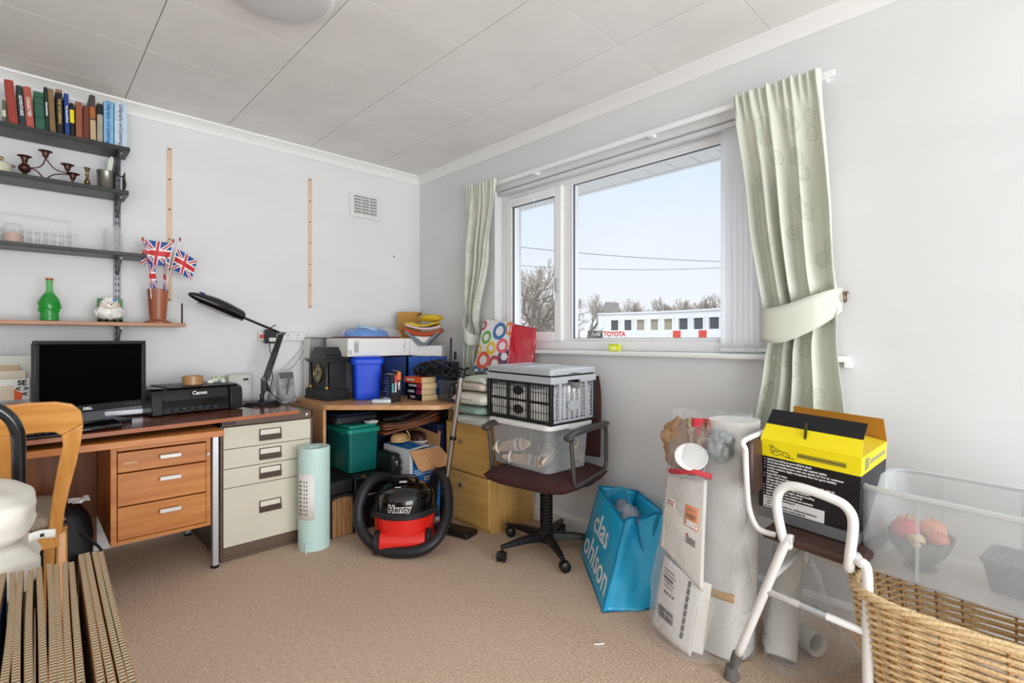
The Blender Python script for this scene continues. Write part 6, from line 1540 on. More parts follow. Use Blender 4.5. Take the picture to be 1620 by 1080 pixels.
hh_ = MB(); hh_.grid(14, 2, lambda u, v: (-.05 + .10 * u, -d2 - .0078 + .002 * v, .249 + .012 * math.sin(PI * u) * 1.0 * v)); hh_.build('lid_grip', cbk, cr_)
# papers in crate
rr = random.Random(3)
Mcr = wm(cr_)
for k in range(9):
    x = -.152 + k * .037
    t = thing('paper_bundle', 'bundle of white papers standing in the folding crate', 'papers', tuple(Mcr @ Vector((x, 0, .0125))), group='white paper bundles in the crate', rot=tuple(cr_.rotation_euler))
    h = .155 + rr.uniform(0, .03)
    MB().grid(36, 8, lambda u, v: (.003 * math.sin(24 * u + k) + .002 * math.sin(9 * v), -.215 + u * .43, v * h)).build('sheets', mat('white_crumple', (246, 246, 245), rough=.6), t, solid=.012, off=0)

# ------------------------------------------------------------------ blue carrier bag
bagm = mat('bag_blue', (40, 176, 222), rough=.28, coat=.35, bump=.35, bscale=16)
bagd = mat('bag_blue_trim', (10, 120, 166), rough=.4)
bg_ = thing('blue_shopping_bag', 'large turquoise woven shopping bag with white lettering, open and slumped', 'bag', (-.35, -2.10, 0))
A, B_, Cc, Dd = Vector((-.214, -1.80, .003)), Vector((-.600, -2.221, .003)), Vector((-.400, -2.370, .003)), Vector((-.03, -1.96, .003))
A2, B2, C2, D2 = Vector((-.159, -1.879, .358)), Vector((-.285, -2.115, .262)), Vector((-.115, -2.235, .285)), Vector((-.030, -2.02, .335))
def panel(a, b_, a2, b2, bulge, n=20, wr=.004, sd=0):
    nn = (b_ - a).cross(a2 - a).normalized()
    def f(u, v):
        p = a.lerp(b_, u).lerp(a2.lerp(b2, u), v); return p + nn * (bulge * math.sin(PI * u) * math.sin(PI * (.15 + .7 * v)) + wr * math.sin(13 * u + 5 * v + sd) * math.sin(7 * v + 2 + sd) * math.sin(PI * u))
    return f
fF = panel(A, B_, A2, B2, -.006, wr=.002, sd=1)
MB().grid(26, 22, lambda u, v: tuple(fF(u, v))).build('front_panel', bagm, bg_, w=True, solid=.0012, ang=40)
MBt = Vector((-.345, -2.21, .155))
def gus(u, v):
    p = B_.lerp(Cc, u).lerp(B2.lerp(C2, u), v)
    inn = (Vector((.55, .85, 0)).normalized())
    k = (1 - abs(2 * u - 1)) * max(0, (v - .35) / .65) ** .8
    return tuple(p + inn * .055 * k + Vector((0, 0, .012 * math.sin(9 * u) * v)) + inn * (.007 * math.sin(9 * u + 8 * v) + .004 * math.sin(17 * u - 6 * v)))
MB().grid(26, 22, gus).build('side_gusset', bagm, bg_, w=True, solid=.0012, ang=30)
fB = panel(Dd, Cc, D2, C2, .015, sd=4)
MB().grid(20, 18, lambda u, v: tuple(fB(u, v))).build('back_panel', bagm, bg_, w=True, solid=.0012, ang=40)
fS = panel(A, Dd, A2, D2, .01, sd=5)
MB().grid(14, 16, lambda u, v: tuple(fS(u, v))).build('side_gusset', bagm, bg_, w=True, solid=.0012, ang=40)
MB()._add([tuple(A), tuple(B_), tuple(Cc), tuple(Dd)], [(0, 1, 2, 3)]).build('bottom', bagd, bg_, w=True, solid=.002)
b = MB(); b.tube([tuple(A2), tuple(A2.lerp(B2, .5)), tuple(B2)], .005, 6).tube([tuple(D2), tuple(C2)], .005, 6).tube([tuple(A2), tuple(D2)], .005, 6); b.tube([gus(k / 10, 1) for k in range(11)], .005, 6); b.tube([tuple(B_), tuple(B_.lerp(B2, .5)), tuple(B2)], .003, 6); b.build('hem', bagd, bg_, w=True)
Hh = [gus(.35, .98), (-.275, -2.19, .20), (-.285, -2.215, .150), (-.250, -2.235, .148), (-.215, -2.215, .21), gus(.85, 1.0)]
b = MB(); P_ = spline([Vector(p) for p in Hh], 8); b.tube(P_, .014, 10, flat=(.014, .002)); b.build('handle', mat('handle_blue', (40, 140, 180), rough=.5), bg_, w=True)
Hh = [tuple(A2.lerp(B2, .3)), (-.19, -1.99, .36), (-.17, -2.04, .37), (-.20, -2.08, .30), tuple(A2.lerp(B2, .75))]
b = MB(); b.tube(spline([Vector(p) for p in Hh], 8), .014, 10, flat=(.014, .002)); b.build('handle', MATS['handle_blue'], bg_, w=True)
nF = (B_ - A).cross(A2 - A).normalized()
if nF.x > 0: nF = -nF
def onpanel(off):
    def fn(co):
        return Vector(fF(max(0, min(1, co.x)), max(0, min(1, co.y)))) + nF * (off + co.z)
    return fn
def baglet(body, u0, v0, su, sv, name='lettering'):
    fn0 = onpanel(.004)
    text(body, 1, whitel, bg_, Matrix.Identity(4), name=name, bold=.010, depth=.0004, w=True, align='LEFT', fn=lambda co: fn0(Vector((u0 + co.x * su, v0 + co.y * sv, co.z))))
baglet('clas', .17, .60, .36, .40)
baglet('ohlson', .06, .24, .335, .40)
t = thing('grey_plastic_sack', 'crumpled grey plastic sack inside the turquoise bag', 'sack', (-.165, -2.045, .04))
b = MB(); add_crumple(b, .27, .155, .275, .10, 4); b.build('sack', mat('grey_sack', (148, 156, 168), rough=.3, bump=.5, bscale=18), t, ang=40).rotation_euler = (0, 0, R(45))
# scrap on the carpet
t = tag(MB().tube([(-.80, -2.33, .004), (-.785, -2.345, .005), (-.77, -2.352, .004)], .003, 6).build('paper_scrap', paper), 'tiny white scrap lying on the carpet before the turquoise bag', 'scrap')

# ------------------------------------------------------------------ clear sack of packaging
film = glassy('clear_film', (236, 238, 240), .12, .12)
nt_ = film.node_tree; no_ = nt_.nodes.new('ShaderNodeTexNoise'); no_.inputs['Scale'].default_value = 9; no_.inputs['Detail'].default_value = 4; no_.inputs['Distortion'].default_value = 1.5
bp__ = nt_.nodes.new('ShaderNodeBump'); bp__.inputs['Strength'].default_value = .9; bp__.inputs['Distance'].default_value = .03
tc_ = nt_.nodes.new('ShaderNodeTexCoord'); nt_.links.new(tc_.outputs['Object'], no_.inputs['Vector']); nt_.links.new(no_.outputs['Fac'], bp__.inputs['Height'])
for n_ in nt_.nodes:
    if n_.type in ('BSDF_PRINCIPLED', 'LAYER_WEIGHT'): nt_.links.new(bp__.outputs[0], n_.inputs['Normal'])
def shell(name, m_, parent, rings_, nu=60, nv=36, wr=.006, sd=0, close=True):
    """rings_: list of (z-free) closed outlines from bottom to top, each a list of 3D points with equal count"""
    RR = [spline([Vector(p) for p in rg], 8, closed=True) for rg in rings_]
    nR = len(RR) - 1
    def f(u, v):
        k = min(nR - 1, int(v * nR)); q = v * nR - k; i = u * len(RR[0]); i0 = int(i) % len(RR[0]); i1 = (i0 + 1) % len(RR[0]); fr = i - int(i)
        p = RR[k][i0].lerp(RR[k][i1], fr).lerp(RR[k + 1][i0].lerp(RR[k + 1][i1], fr), q * q * (3 - 2 * q))
        c = sum(RR[k], Vector()) / len(RR[k]); d = (p - c); d.z = 0
        return tuple(p + d.normalized() * wr * (math.sin(11 * PI * u + 9 * v + sd) * .6 + math.sin(23 * v + 4 * PI * u * 2 + sd)))
    return MB().grid(nu, nv, f, closed_u=True).build(name, m_, parent, w=True, ang=180)
sk = thing('clear_sack', 'tall clear plastic sack holding used packaging on the carpet', 'sack', (-.45, -2.58, 0))
r0 = [(-.548, -2.410, .004), (-.635, -2.50, .004), (-.645, -2.60, .004), (-.585, -2.695, .004), (-.47, -2.755, .004), (-.33, -2.72, .004), (-.28, -2.55, .004), (-.35, -2.42, .004)]
r1 = [(-.535, -2.405, .16), (-.625, -2.50, .16), (-.640, -2.60, .16), (-.585, -2.69, .16), (-.48, -2.745, .16), (-.33, -2.715, .16), (-.26, -2.56, .16), (-.34, -2.43, .16)]
r2 = [(-.480, -2.425, .42), (-.565, -2.50, .42), (-.590, -2.60, .42), (-.560, -2.69, .42), (-.46, -2.735, .42), (-.31, -2.715, .42), (-.22, -2.57, .42), (-.32, -2.44, .42)]
r3 = [(-.440, -2.43, .68), (-.530, -2.49, .68), (-.575, -2.59, .68), (-.53, -2.68, .68), (-.43, -2.725, .68), (-.28, -2.70, .68), (-.20, -2.58, .68), (-.30, -2.45, .68)]
r4 = [(-.405, -2.425, .83), (-.42, -2.48, .832), (-.44, -2.55, .832), (-.43, -2.63, .825), (-.36, -2.70, .83), (-.30, -2.69, .83), (-.33, -2.57, .832), (-.36, -2.46, .83)]
shell('film', film, sk, [r0, r1, r2, r3, r4], wr=.004)
foam = mat('foam_white', (232, 231, 225), rough=.75, var=.02, scale=4, bump=.08, bscale=40)
t = thing('foam_block', 'tall pale grey-white foam packing roll, the largest thing in the clear sack', 'packaging', (-.45, -2.65, .006))
pr_ = [(-.085, -.055), (-.040, -.085), (.04, -.085), (.085, -.05), (.09, .04), (.05, .075), (-.04, .075), (-.085, .04)]
def slabf(u, v):
    P8 = spline([Vector((a, b_, 0)) for a, b_ in pr_], 6, closed=True); i = u * len(P8); i0 = int(i) % len(P8); p = P8[i0].lerp(P8[(i0 + 1) % len(P8)], i - int(i))
    s_ = 1 + .07 * math.sin(2.2 * v + 1) ; return (p.x * s_ - .455 + .105 * v + 0, p.y * s_ - 2.655 + .012 * v, .008 + v * .80)
b = MB(); b.grid(60, 30, slabf, closed_u=True); b._add([slabf(k / 60, 1) for k in range(60)], [tuple(range(60))]); b.build('roll', foam, t, w=True, ang=60)
tk = mat('tape_yellow', (214, 166, 90), rough=.35)
MB().grid(10, 1, lambda u, v: tuple(Vector(slabf(.84 + u * .17 if .84 + u * .17 < 1 else u * .17 - .16, .235 + .035 * v)) + Vector((-.0015, -.003, 0)))).build('tape', tk, t, w=True, solid=.001)
MB().grid(6, 1, lambda u, v: tuple(Vector(slabf(.16 + u * .06, .80 + .035 * v)) + Vector((-.0015, -.003, 0)))).build('tape', tk, t, w=True, solid=.001)
env = mat('envelope_grey_white', (226, 224, 218), rough=.6, var=.02, scale=6, bump=.15, bscale=12)
t = thing('padded_envelope', 'white padded mailing bag with an orange barcode sticker in the clear sack', 'envelope', (-.56, -2.56, .27))
e0, e1, e2, e3 = Vector((-.560, -2.462, .335)), Vector((-.612, -2.648, .245)), Vector((-.508, -2.462, .590)), Vector((-.565, -2.640, .615))
nE = Vector((-.93, .28, .20)).normalized()
def envf(u, v): return e0.lerp(e1, u).lerp(e2.lerp(e3, u), v) + nE * (.012 * math.sin(PI * u) * math.sin(PI * v))
MB().grid(20, 24, lambda u, v: tuple(envf(u, v))).build('envelope', env, t, w=True, solid=.012, off=0, ang=60)
def sticker(u0, u1, v0, v1, m_, name, off=.0012, par=None):
    return MB().grid(6, 6, lambda u, v: tuple(envf(u0 + (u1 - u0) * u, v0 + (v1 - v0) * v) + nE * off)).build(name, m_, par or t, w=True, solid=.0003)
def env_out(par, off=.0075):
    pass
for args in ((.60, .90, .50, .72, mat('orange_sticker', (240, 138, 46), rough=.45), 'sticker'), (.62, .88, .505, .57, whitel, 'sticker_white'), (.10, .34, .60, .70, mat('faint_label', (238, 234, 230), rough=.6), 'return_label')):
    sticker(*args, off=.0075)
b = MB()
for k in range(9):
    u0 = .655 + k * .022; w_ = .006 + .006 * (k % 3 == 0)
    b.grid(1, 3, lambda u, v: tuple(envf(u0 + w_ * u, .59 + .05 * v) + nE * .0092))
for k in range(5): b.grid(1, 1, lambda u, v: tuple(envf(.67 + k * .035 + .02 * u, .672 + .012 * v) + nE * .0092))
for k in range(4): b.grid(1, 1, lambda u, v: tuple(envf(.66 + .20 * u, .34 + k * .018 + .008 * v) + nE * .0092))
b.build('barcode', blacki, t, w=True, solid=.0003)
b = MB()
for k in range(2): b.grid(1, 1, lambda u, v: tuple(envf(.12 + .20 * u, .63 + k * .035 + .012 * v) + nE * .0092))
b.grid(1, 1, lambda u, v: tuple(envf(.66 + .05 * u, .41 + .02 * v) + nE * .0092))
b.build('red_print', mat('red_print', (196, 60, 60), rough=.5), t, w=True, solid=.0003)
t = thing('printed_brochure', 'white poly mailer printed with a grille picture and dashed strip, low in the clear sack', 'packaging', (-.60, -2.55, .01))
b0, b1, b2, b3 = Vector((-.566, -2.425, .025)), Vector((-.625, -2.610, .010)), Vector((-.555, -2.47, .30)), Vector((-.600, -2.640, .265))
nB = Vector((-.95, .28, .1)).normalized()
def brf(u, v): return b0.lerp(b1, u).lerp(b2.lerp(b3, u), v) + nB * .012 * math.sin(PI * u)
MB().grid(16, 18, lambda u, v: tuple(brf(u, v))).build('mailer', mat('mailer_white', (232, 232, 230), rough=.4), t, w=True, solid=.006, ang=60)
def quadon(mb, f, u0, u1, v0, v1, off, nrm, shear=0):
    mb.grid(3, 3, lambda u, v: tuple(f(u0 + (u1 - u0) * u + shear * v, v0 + (v1 - v0) * v) + nrm * off)); return mb
b = MB()
for k in range(8): quadon(b, brf, .74, .80, .15 + k * .10, .235 + k * .10, .0022, nB, .01)
for k in range(5): quadon(b, brf, .10 + .02 * k, .42 + .04 * (k % 2), .86 - k * .052, .872 - k * .052, .0022, nB)
quadon(b, brf, .12, .40, .74, .775, .0022, nB)
for k in range(4): quadon(b, brf, .20 + k * .08, .25 + k * .08, .56, .59, .0022, nB)
b.build('dark_print', mat('print_dark', (52, 52, 54), rough=.5), t, w=True, solid=.0003)
b = MB(); quadon(b, brf, .14, .56, .22, .36, .0022, nB, -.03); b.build('grille_picture', mat('grille_dark', (66, 66, 66), rough=.35), t, w=True, solid=.0003)
b = MB(); quadon(b, brf, .16, .53, .30, .315, .0034, nB); quadon(b, brf, .33, .36, .23, .35, .0034, nB); b.build('grille_bar', mat('grille_light', (170, 170, 168), rough=.3), t, w=True, solid=.0003)
t = thing('folded_leaflet', 'plain white folded leaflet beside the printed mailer in the clear sack', 'paper', (-.60, -2.66, .03))
MB()._add([(-.622, -2.612, .030), (-.615, -2.650, .030), (-.610, -2.690, .21), (-.597, -2.668, .225), (-.592, -2.672, .27), (-.598, -2.640, .275)], [(0, 1, 2, 3, 4, 5)]).build('leaflet', paper, t, w=True, solid=.002, smooth=False)
t = thing('plastic_tub', 'round white lidded plastic tub with a dark label lying tilted in the clear sack', 'tub', (-.535, -2.568, .672), rot=tuple(Vector((-.62, -.33, .70)).to_track_quat('Z', 'Y').to_euler()))
MB().lathe([(0, -.055), (.040, -.055), (.042, -.05), (.053, .012), (.057, .014), (.057, .019), (.052, .019), (.040, -.045), (0, -.048)], 36).build('tub', mat('tub_white', (238, 238, 236), rough=.3), t)
MB().lathe([(.0440, -.040), (.0515, -.002)], 36, cap=False, M=Matrix.Identity(4)).build('label', mat('tub_label', (40, 40, 46), rough=.4), t, solid=.0004, off=1)
MB().lathe([(.056, .014), (.058, .020), (.052, .022), (.050, .017), (0, .015)], 36).build('lid', mat('tub_lid', (246, 246, 244), rough=.3), t)
t = thing('brown_paper', 'crumpled brown paper at the upper left of the clear sack', 'paper', (-.44, -2.47, .60))
b = MB(); add_crumple(b, .10, .13, .19, .25, 3); b.build('paper', mat('kraft_paper', (170, 134, 100), rough=.8, bump=.6, bscale=14), t, ang=30)
t = thing('snack_wrapper', 'red and cream patterned wrapper near the top of the clear sack', 'wrapper', (-.46, -2.565, .70))
b = MB(); b.grid(10, 14, lambda u, v: (-.005 + .01 * math.sin(8 * u + 5 * v), (u - .5) * .085, v * .11)); o_ = b.build('wrapper', mat('wrapper_cream', (206, 188, 150), rough=.35, col2=(120, 64, 60), scale=45), t, solid=.006, ang=30)
MB().grid(6, 5, lambda u, v: (-.012 + .01 * math.sin(6 * u), -.045 + u * .07, .080 + v * .035)).grid(4, 6, lambda u, v: (-.014, -.02 + u * .03, .0 + v * .085)).build('red_band', mat('wrapper_red', (206, 52, 70), rough=.35), t, solid=.003)
t = thing('red_strip', 'red plastic strip above the padded envelope in the clear sack', 'strip', (-.53, -2.54, .615))
MB().tube([(-.525, -2.475, .612), (-.565, -2.53, .625), (-.58, -2.60, .640), (-.555, -2.655, .628)], .008, 8, smooth=6, flat=(.010, .004)).build('strip', mat('strip_red', (206, 70, 78), rough=.35), t, w=True)
t = thing('silver_wrap', 'crumpled silver-grey wrapping at the upper right of the clear sack', 'wrapper', (-.40, -2.62, .64))
b = MB(); add_crumple(b, .09, .10, .12, .12, 6); b.build('wrap', mat('silver_foil', (176, 184, 186), rough=.22, metal=.4, bump=.9, bscale=22), t, ang=30).location = (-.065, -.025, .02)

# ------------------------------------------------------------------ rolled sheets in film beside the stool
t = thing('vinyl_roll', 'long off-white roll leaning on the wall behind the stool leg', 'roll', (-.415, -2.85, 0))
va = mat('vinyl_white', (216, 214, 206), rough=.5)
MB().tube([(-.425, -2.835, .02), (-.095, -2.775, .50)], .050, 28).build('roll', va, t, w=True, ang=50)
MB().tube([(-.4255, -2.8352, .0185), (-.420, -2.8342, .026)], .043, 28).build('roll_end', mat('roll_core', (150, 148, 142), rough=.6), t, w=True)
t = thing('short_roll', 'short off-white roll lying on the carpet under the stool', 'roll', (-.25, -2.85, 0))
MB().lathe([(.040, 0), (.043, 0), (.043, .20), (.040, .20), (.030, .19), (.030, .01), (.040, 0)], 28, cap=False, M=T(-.295, -2.915, .045, rx=R(90), rz=R(-28)) @ T(0, 0, -.20)).build('roll', va, t, w=True)
t = thing('film_sack', 'loose clear plastic film trailing on the carpet round the rolls', 'film', (-.25, -2.90, 0))
q0 = [(-.47, -2.80, .004), (-.50, -2.86, .004), (-.42, -2.95, .004), (-.30, -3.02, .004), (-.17, -3.02, .004), (-.12, -2.90, .004), (-.18, -2.80, .004), (-.35, -2.775, .004)]
q1 = [(-.43, -2.79, .10), (-.45, -2.86, .10), (-.37, -2.92, .10), (-.28, -2.97, .08), (-.20, -2.96, .08), (-.13, -2.87, .10), (-.16, -2.77, .12), (-.30, -2.76, .12)]
q2 = [(-.28, -2.77, .32), (-.28, -2.81, .30), (-.23, -2.85, .30), (-.18, -2.86, .28), (-.12, -2.84, .30), (-.08, -2.80, .32), (-.09, -2.75, .34), (-.20, -2.74, .34)]
shell('film', film, t, [q0, q1, q2], nu=50, nv=20, wr=.006, sd=2)

# ------------------------------------------------------------------ white perching stool
st = thing('perching_stool', 'white tubular steel stool with arms and a brown padded seat', 'stool', (-.42, -2.95, 0))
wt = mat('white_tube', (238, 238, 236), rough=.22, coat=.4)
TR = .0138
def tube_(pts, name, m_=None, r=TR, sm=6, par=None): return MB().tube(pts, r, 14, smooth=sm).build(name, m_ or wt, par or st, w=True, ang=180)
rub = mat('rubber_grey', (104, 102, 98), rough=.7)
for x in (-.62, -.215):
    l1 = tube_([(x, -2.772, .085), (x, -2.86, .335), (x, -2.915, .49), (x, -2.935, .505)], 'rear_leg')
    MB().tube([(x, -2.7625, .058), (x, -2.772, .090)], TR + .003, 14).tube([(x, -2.752, .0155), (x, -2.7625, .058)], TR * .8, 12).lathe([(.024, 0), (.026, .004), (.021, .016), (.018, .040), (.0, .040)], 20, M=T(x, -2.750, 0)).build('foot', rub, l1, w=True)
    l2 = tube_([(x, -3.125, .05), (x, -3.124, .30), (x, -3.122, .470), (x, -3.105, .492), (x + (.03 if x < -.4 else -.03), -3.09, .495)], 'front_leg')
    MB().lathe([(.024, 0), (.026, .004), (.021, .016), (.019, .055), (.0, .055)], 20, M=T(x, -3.125, 0)).build('foot', rub, l2, w=True)
    tube_([(x, -2.855, .325), (x, -3.122, .302)], 'stretcher', r=.0105, sm=0)
    s_ = 1 if x < -.4 else -1
    tube_([(x + s_ * .055, -2.90, .488), (x + s_ * .012, -2.918, .480), (x, -2.906, .510), (x, -2.890, .60), (x, -2.902, .650), (x, -2.945, .668), (x, -3.042, .652), (x, -3.078, .632), (x, -3.090, .592), (x, -3.082, .500), (x + s_ * .012, -3.078, .462), (x + s_ * .055, -3.065, .468)], 'arm')
MB().tube([(-.62, -2.955, .3175), (-.62, -3.025, .311)], .0115, 14).build('foil_label', mat('foil_label', (190, 196, 200), rough=.25, metal=.6), st, w=True)
tube_([(-.215, -2.865, .36), (-.62, -2.865, .36)], 'cross_bar', r=.010, sm=0)
br_v = mat('brown_vinyl', (74, 52, 44), rough=.4)
Ms = T(-.405, -2.938, .5045, rx=R(3.32), ry=R(-3.78), rz=R(-3.7))
MB().box(-.175, .195, -.180, .100, -.030, -.001, M=Ms).build('seat', br_v, st, w=True, bevel=.010, seg=3)
MB().box(-.580, -.175, -2.803, -2.776, .600, .775, M=T(0, 0, 0)).build('backrest', br_v, st, w=True, bevel=.012, seg=3)
tube_([(-.575, -2.87, .490), (-.595, -2.825, .505), (-.600, -2.800, .56), (-.600, -2.792, .64), (-.600, -2.788, .745), (-.585, -2.785, .783), (-.18, -2.785, .783), (-.158, -2.785, .745), (-.158, -2.785, .62), (-.16, -2.80, .535), (-.185, -2.85, .490)], 'back_tube', r=.009)
# ------------------------------------------------------------------ yellow and black box
yb = thing('helmet_box', 'black and bright yellow cardboard box with open flaps on the stool seat', 'box', (-.365, -2.938, .5105), rot=(R(3.32), R(-3.78), R(-3.7)))
yel = mat('box_yellow', (244, 224, 14), rough=.4); bbk = mat('box_black', (18, 18, 24), rough=.35); ochre = mat('box_inner', (182, 122, 36), rough=.7); gbs = mat('box_grey', (104, 104, 106), rough=.4)
w2, d2, hb, hy = .128, .146, .267, .212
t3 = .003
for (a, b_, m_, nm_) in ((.0, .035, gbs, 'grey_base'), (.035, hy, bbk, 'black_body'), (hy, hb, yel, 'yellow_band')):
    q = MB(); q.box(-w2, -w2 + t3, -d2, d2, a, b_).box(w2 - t3, w2, -d2, d2, a, b_).box(-w2 + t3, w2 - t3, -d2, -d2 + t3, a, b_).box(-w2 + t3, w2 - t3, d2 - t3, d2, a, b_)
    if a == 0: q.box(-w2 + t3, w2 - t3, -d2 + t3, d2 - t3, 0, t3)
    q.build(nm_, m_, yb, smooth=False)
# flaps
def flap_(p, m_, name): return MB()._add(p, [tuple(range(len(p)))]).build(name, m_, yb, solid=.003, smooth=False, off=0)
flap_([(-w2 + .001, -d2, hb), (-w2 + .001, d2, hb), (-w2 + .030, d2 - .006, hb + .048), (-w2 + .030, -d2 + .006, hb + .048)], yel, 'front_flap')
flap_([(-w2 + .030, -d2 + .006, hb + .048), (-w2 + .030, d2 - .006, hb + .048), (-w2 + .055, d2 - .014, hb + .094), (-w2 + .055, -d2 + .002, hb + .094)], bbk, 'black_flap')
flap_([(w2 - .001, -d2, hb), (w2 - .001, d2, hb), (w2 - .010, d2 - .01, hb + .075), (w2 - .010, -d2 + .01, hb + .075)], ochre, 'rear_flap')
flap_([(-w2 + .002, -d2 + .001, hb), (w2 - .002, -d2 + .001, hb), (w2 - .02, -d2 + .060, hb + .012), (-w2 + .02, -d2 + .060, hb + .018)], mat('box_yellow_in', (226, 196, 40), rough=.5), 'side_flap')
MB().box(-w2 + .022, -w2 + .030, .010, .016, hb + .022, hb + .075, M=T(-.010, 0, .0, ry=R(0))).build('flap_slot', mat('slot_dark', (60, 56, 20), rough=.6), yb)
FX = facing((-w2 - .0006, 0, 0), -1, 0)   # x to the right seen from the camera side, y up
def ptxt(s_, size, yy, zz, m_=whitel, al='LEFT', bold=.0003): return text(s_, size, m_, yb, facing((-w2 - .0008, yy, zz), -1, 0), bold=bold, depth=.0002, align=al)
LN = ['tested according to norm ECE-R 22.05', 'shock absorbing ABS hardshell with optimal rigidity', 'compact streamline form with rear spoiler for low air resistance', 'scratch resistant, highly transparent visor for good visibility', 'conditions', 'large field of vision', 'safety multi level visor mechanism with city mode, easy to', 'change adjustable ventilation', 'left, possible to open with one hand', 'breath deflector, chin wind protection', 'safety buckle, light weight, simple handling', 'comfort padding for a perfect fit', 'liner completely removable and washable']
for k, s_ in enumerate(LN):
    ptxt(s_, .0086, .122, .2035 - k * .0098)
b = MB()
for k in (0, 1, 2, 3, 5, 6, 9, 10, 11, 12): b.box(-w2 - .0010, -w2 - .0004, .1275, .1305, .2020 - k * .0098, .2046 - k * .0098)
b.build('bullets', whitel, yb, smooth=False)
MB().box(-w2 - .0008, -w2 - .0002, -.055, .130, .0380, .078, M=None).build('info_label', mat('label_white', (226, 226, 226), rough=.4), yb, smooth=False)
for k, s_ in enumerate(('accessory set consisting of', '1 spare visor', '1 pair of cheek cushions, additional thickness', 'three part individual comfortable fit')):
    text(s_, .0088, blacki, yb, facing((-w2 - .0012, .126, .0725 - k * .0095), -1, 0), bold=.0002, depth=.0002, align='LEFT')
MB().box(-w2 - .0008, -w2 - .0002, -.108, .030, .228, .243).build('grey_stripe', mat('stripe_olive', (150, 140, 40), rough=.5), yb, smooth=False)
MB().box(-w2 - .0012, -w2 - .0008, -.105, .027, .2345, .2365).build('stripe_line', mat('stripe_dark', (60, 56, 20), rough=.5), yb, smooth=False)
b = MB()
def ink(pts): b.tube([( -w2 - .0008, y_, z_) for y_, z_ in pts], .0009, 5, smooth=5)
ink([(.118, .250), (.108, .246), (.112, .236), (.104, .230)]); ink([(.110, .252), (.095, .243), (.080, .238), (.060, .234), (.052, .226), (.058, .222)])
ink([(.112, .228), (.098, .222), (.088, .222), (.080, .228), (.070, .232)]); ink([(.096, .238), (.090, .232), (.084, .236)]); ink([(.075, .226), (.062, .222), (.048, .221), (.038, .220)]); ink([(.104, .240), (.098, .233), (.105, .228)])
b.build('racer_sketch', blacki, yb)
MB().box(-.095, -.055, -d2 - .0006, -d2, .222, .258).build('side_emblem', mat('emblem_grey', (150, 146, 90), rough=.4), yb, smooth=False)
MB().box(-.045, .110, -d2 - .0006, -d2, .232, .246).build('side_text', mat('side_grey', (160, 158, 110), rough=.4), yb, smooth=False)
b = MB(); b.rbox(-.03, .05, -.0008, 0, .0, .115, .0003, M=T(-.02, -d2, .02)); b.build('side_graphic', mat('side_graphic', (120, 118, 116), rough=.4, col2=(30, 30, 34), scale=60), yb, smooth=False)

# ------------------------------------------------------------------ wicker basket
wk = wood('willow', (242, 218, 174), (216, 180, 126), 'x', rough=.55, scale=6); wkd = mat('willow_stake', (176, 128, 72), rough=.6)
BC = Vector((-.452, -3.405, 0)); 
def bo_(a, z, off=0):
    k = .80 + .20 * min(1, z / .43) ** .7; ca, sa = math.cos(a), math.sin(a)
    hx, hy_ = .236 * k + off, .338 * k + off; e = .62
    return Vector((BC.x + hx * math.copysign(abs(ca) ** e, ca), BC.y + hy_ * math.copysign(abs(sa) ** e, sa), z))
wbk = thing('wicker_basket', 'large rectangular natural wicker basket under the clear tub', 'basket', (BC.x, BC.y, 0))
NS = 32; b = MB()
for k in range(NS):
    a = 2 * PI * k / NS; b.tube([bo_(a, z, 0) for z in (.008, .12, .24, .34, .415)], .0038, 6)
b.build('stakes', wkd, wbk, w=True, ang=180)
b = MB(); rr = random.Random(2); row = 0; z = .012
while z < .398:
    P_ = []
    n = NS * 4
    for k in range(n):
        a = 2 * PI * k / n; ph_ = math.cos(PI * (k / 4.0) * 1.0 + (PI if row % 2 else 0)); P_.append(bo_(a, z + .0006 * math.sin(k * 1.3 + row), .0052 * ph_) + Vector((0, 0, .0022 * math.sin(PI * k / 4 + (PI if row % 2 else 0)))))
    b.tube(P_, .005 + rr.uniform(-.0006, .0006), 6, closed=True, flat=None); z += .0098; row += 1
b.build('weave', wk, wbk, w=True, ang=180)
b = MB()
for s_ in range(4):
    P_ = []
    n = 180
    for k in range(n):
        a = 2 * PI * k / n; q = 22 * a / 1 + s_ * PI / 2; P_.append(bo_(a, .412 + .008 * math.sin(a * 11 + s_ * PI / 2), .009 * math.cos(a * 11 + s_ * PI / 2)))
    b.tube(P_, .0062, 7, closed=True)
b.build('rim_braid', wk, wbk, w=True, ang=180)
MB().prism([tuple(bo_(2 * PI * k / 40, .01, -.006)[:2]) for k in range(40)], .002, .010, 'z').build('base', wkd, wbk, w=True)
# clear tub on the basket
tp_ = glassy('tub_plastic', (228, 232, 234), .22, .24)
ct_ = thing('clear_tub', 'large open clear plastic storage tub resting on the wicker basket', 'storage tub', (-.380, -3.392, .4285), rz=R(-10))
MB().tub(-.160, .160, -.305, .305, 0, .250, .04, .003, taper=.035, n=8).build('tub', tp_, ct_, ang=50)
lp = MB()
def lipf(u, v):
    a = 2 * PI * u; ca, sa = math.cos(a), math.sin(a); e = .30; o = .160 + .0 + (.016 * min(1, v * 2)); o2 = .305 + (.016 * min(1, v * 2))
    return (o * math.copysign(abs(ca) ** e, ca), o2 * math.copysign(abs(sa) ** e, sa), .250 - max(0, v - .5) * .026)
lp.grid(96, 4, lipf, closed_u=True); lp.build('lip', glassy('lip_plastic', (234, 237, 238), .2, .45), ct_, solid=.0025, ang=60)
b = MB()
for yy in (-.15, 0.15): b.box(-.1605, -.158, yy - .004, yy + .004, .01, .24)
for yy in (-.15, .0, .18): b.box(.148, .152, yy - .004, yy + .004, .01, .24)
b.build('ribs', tp_, ct_)
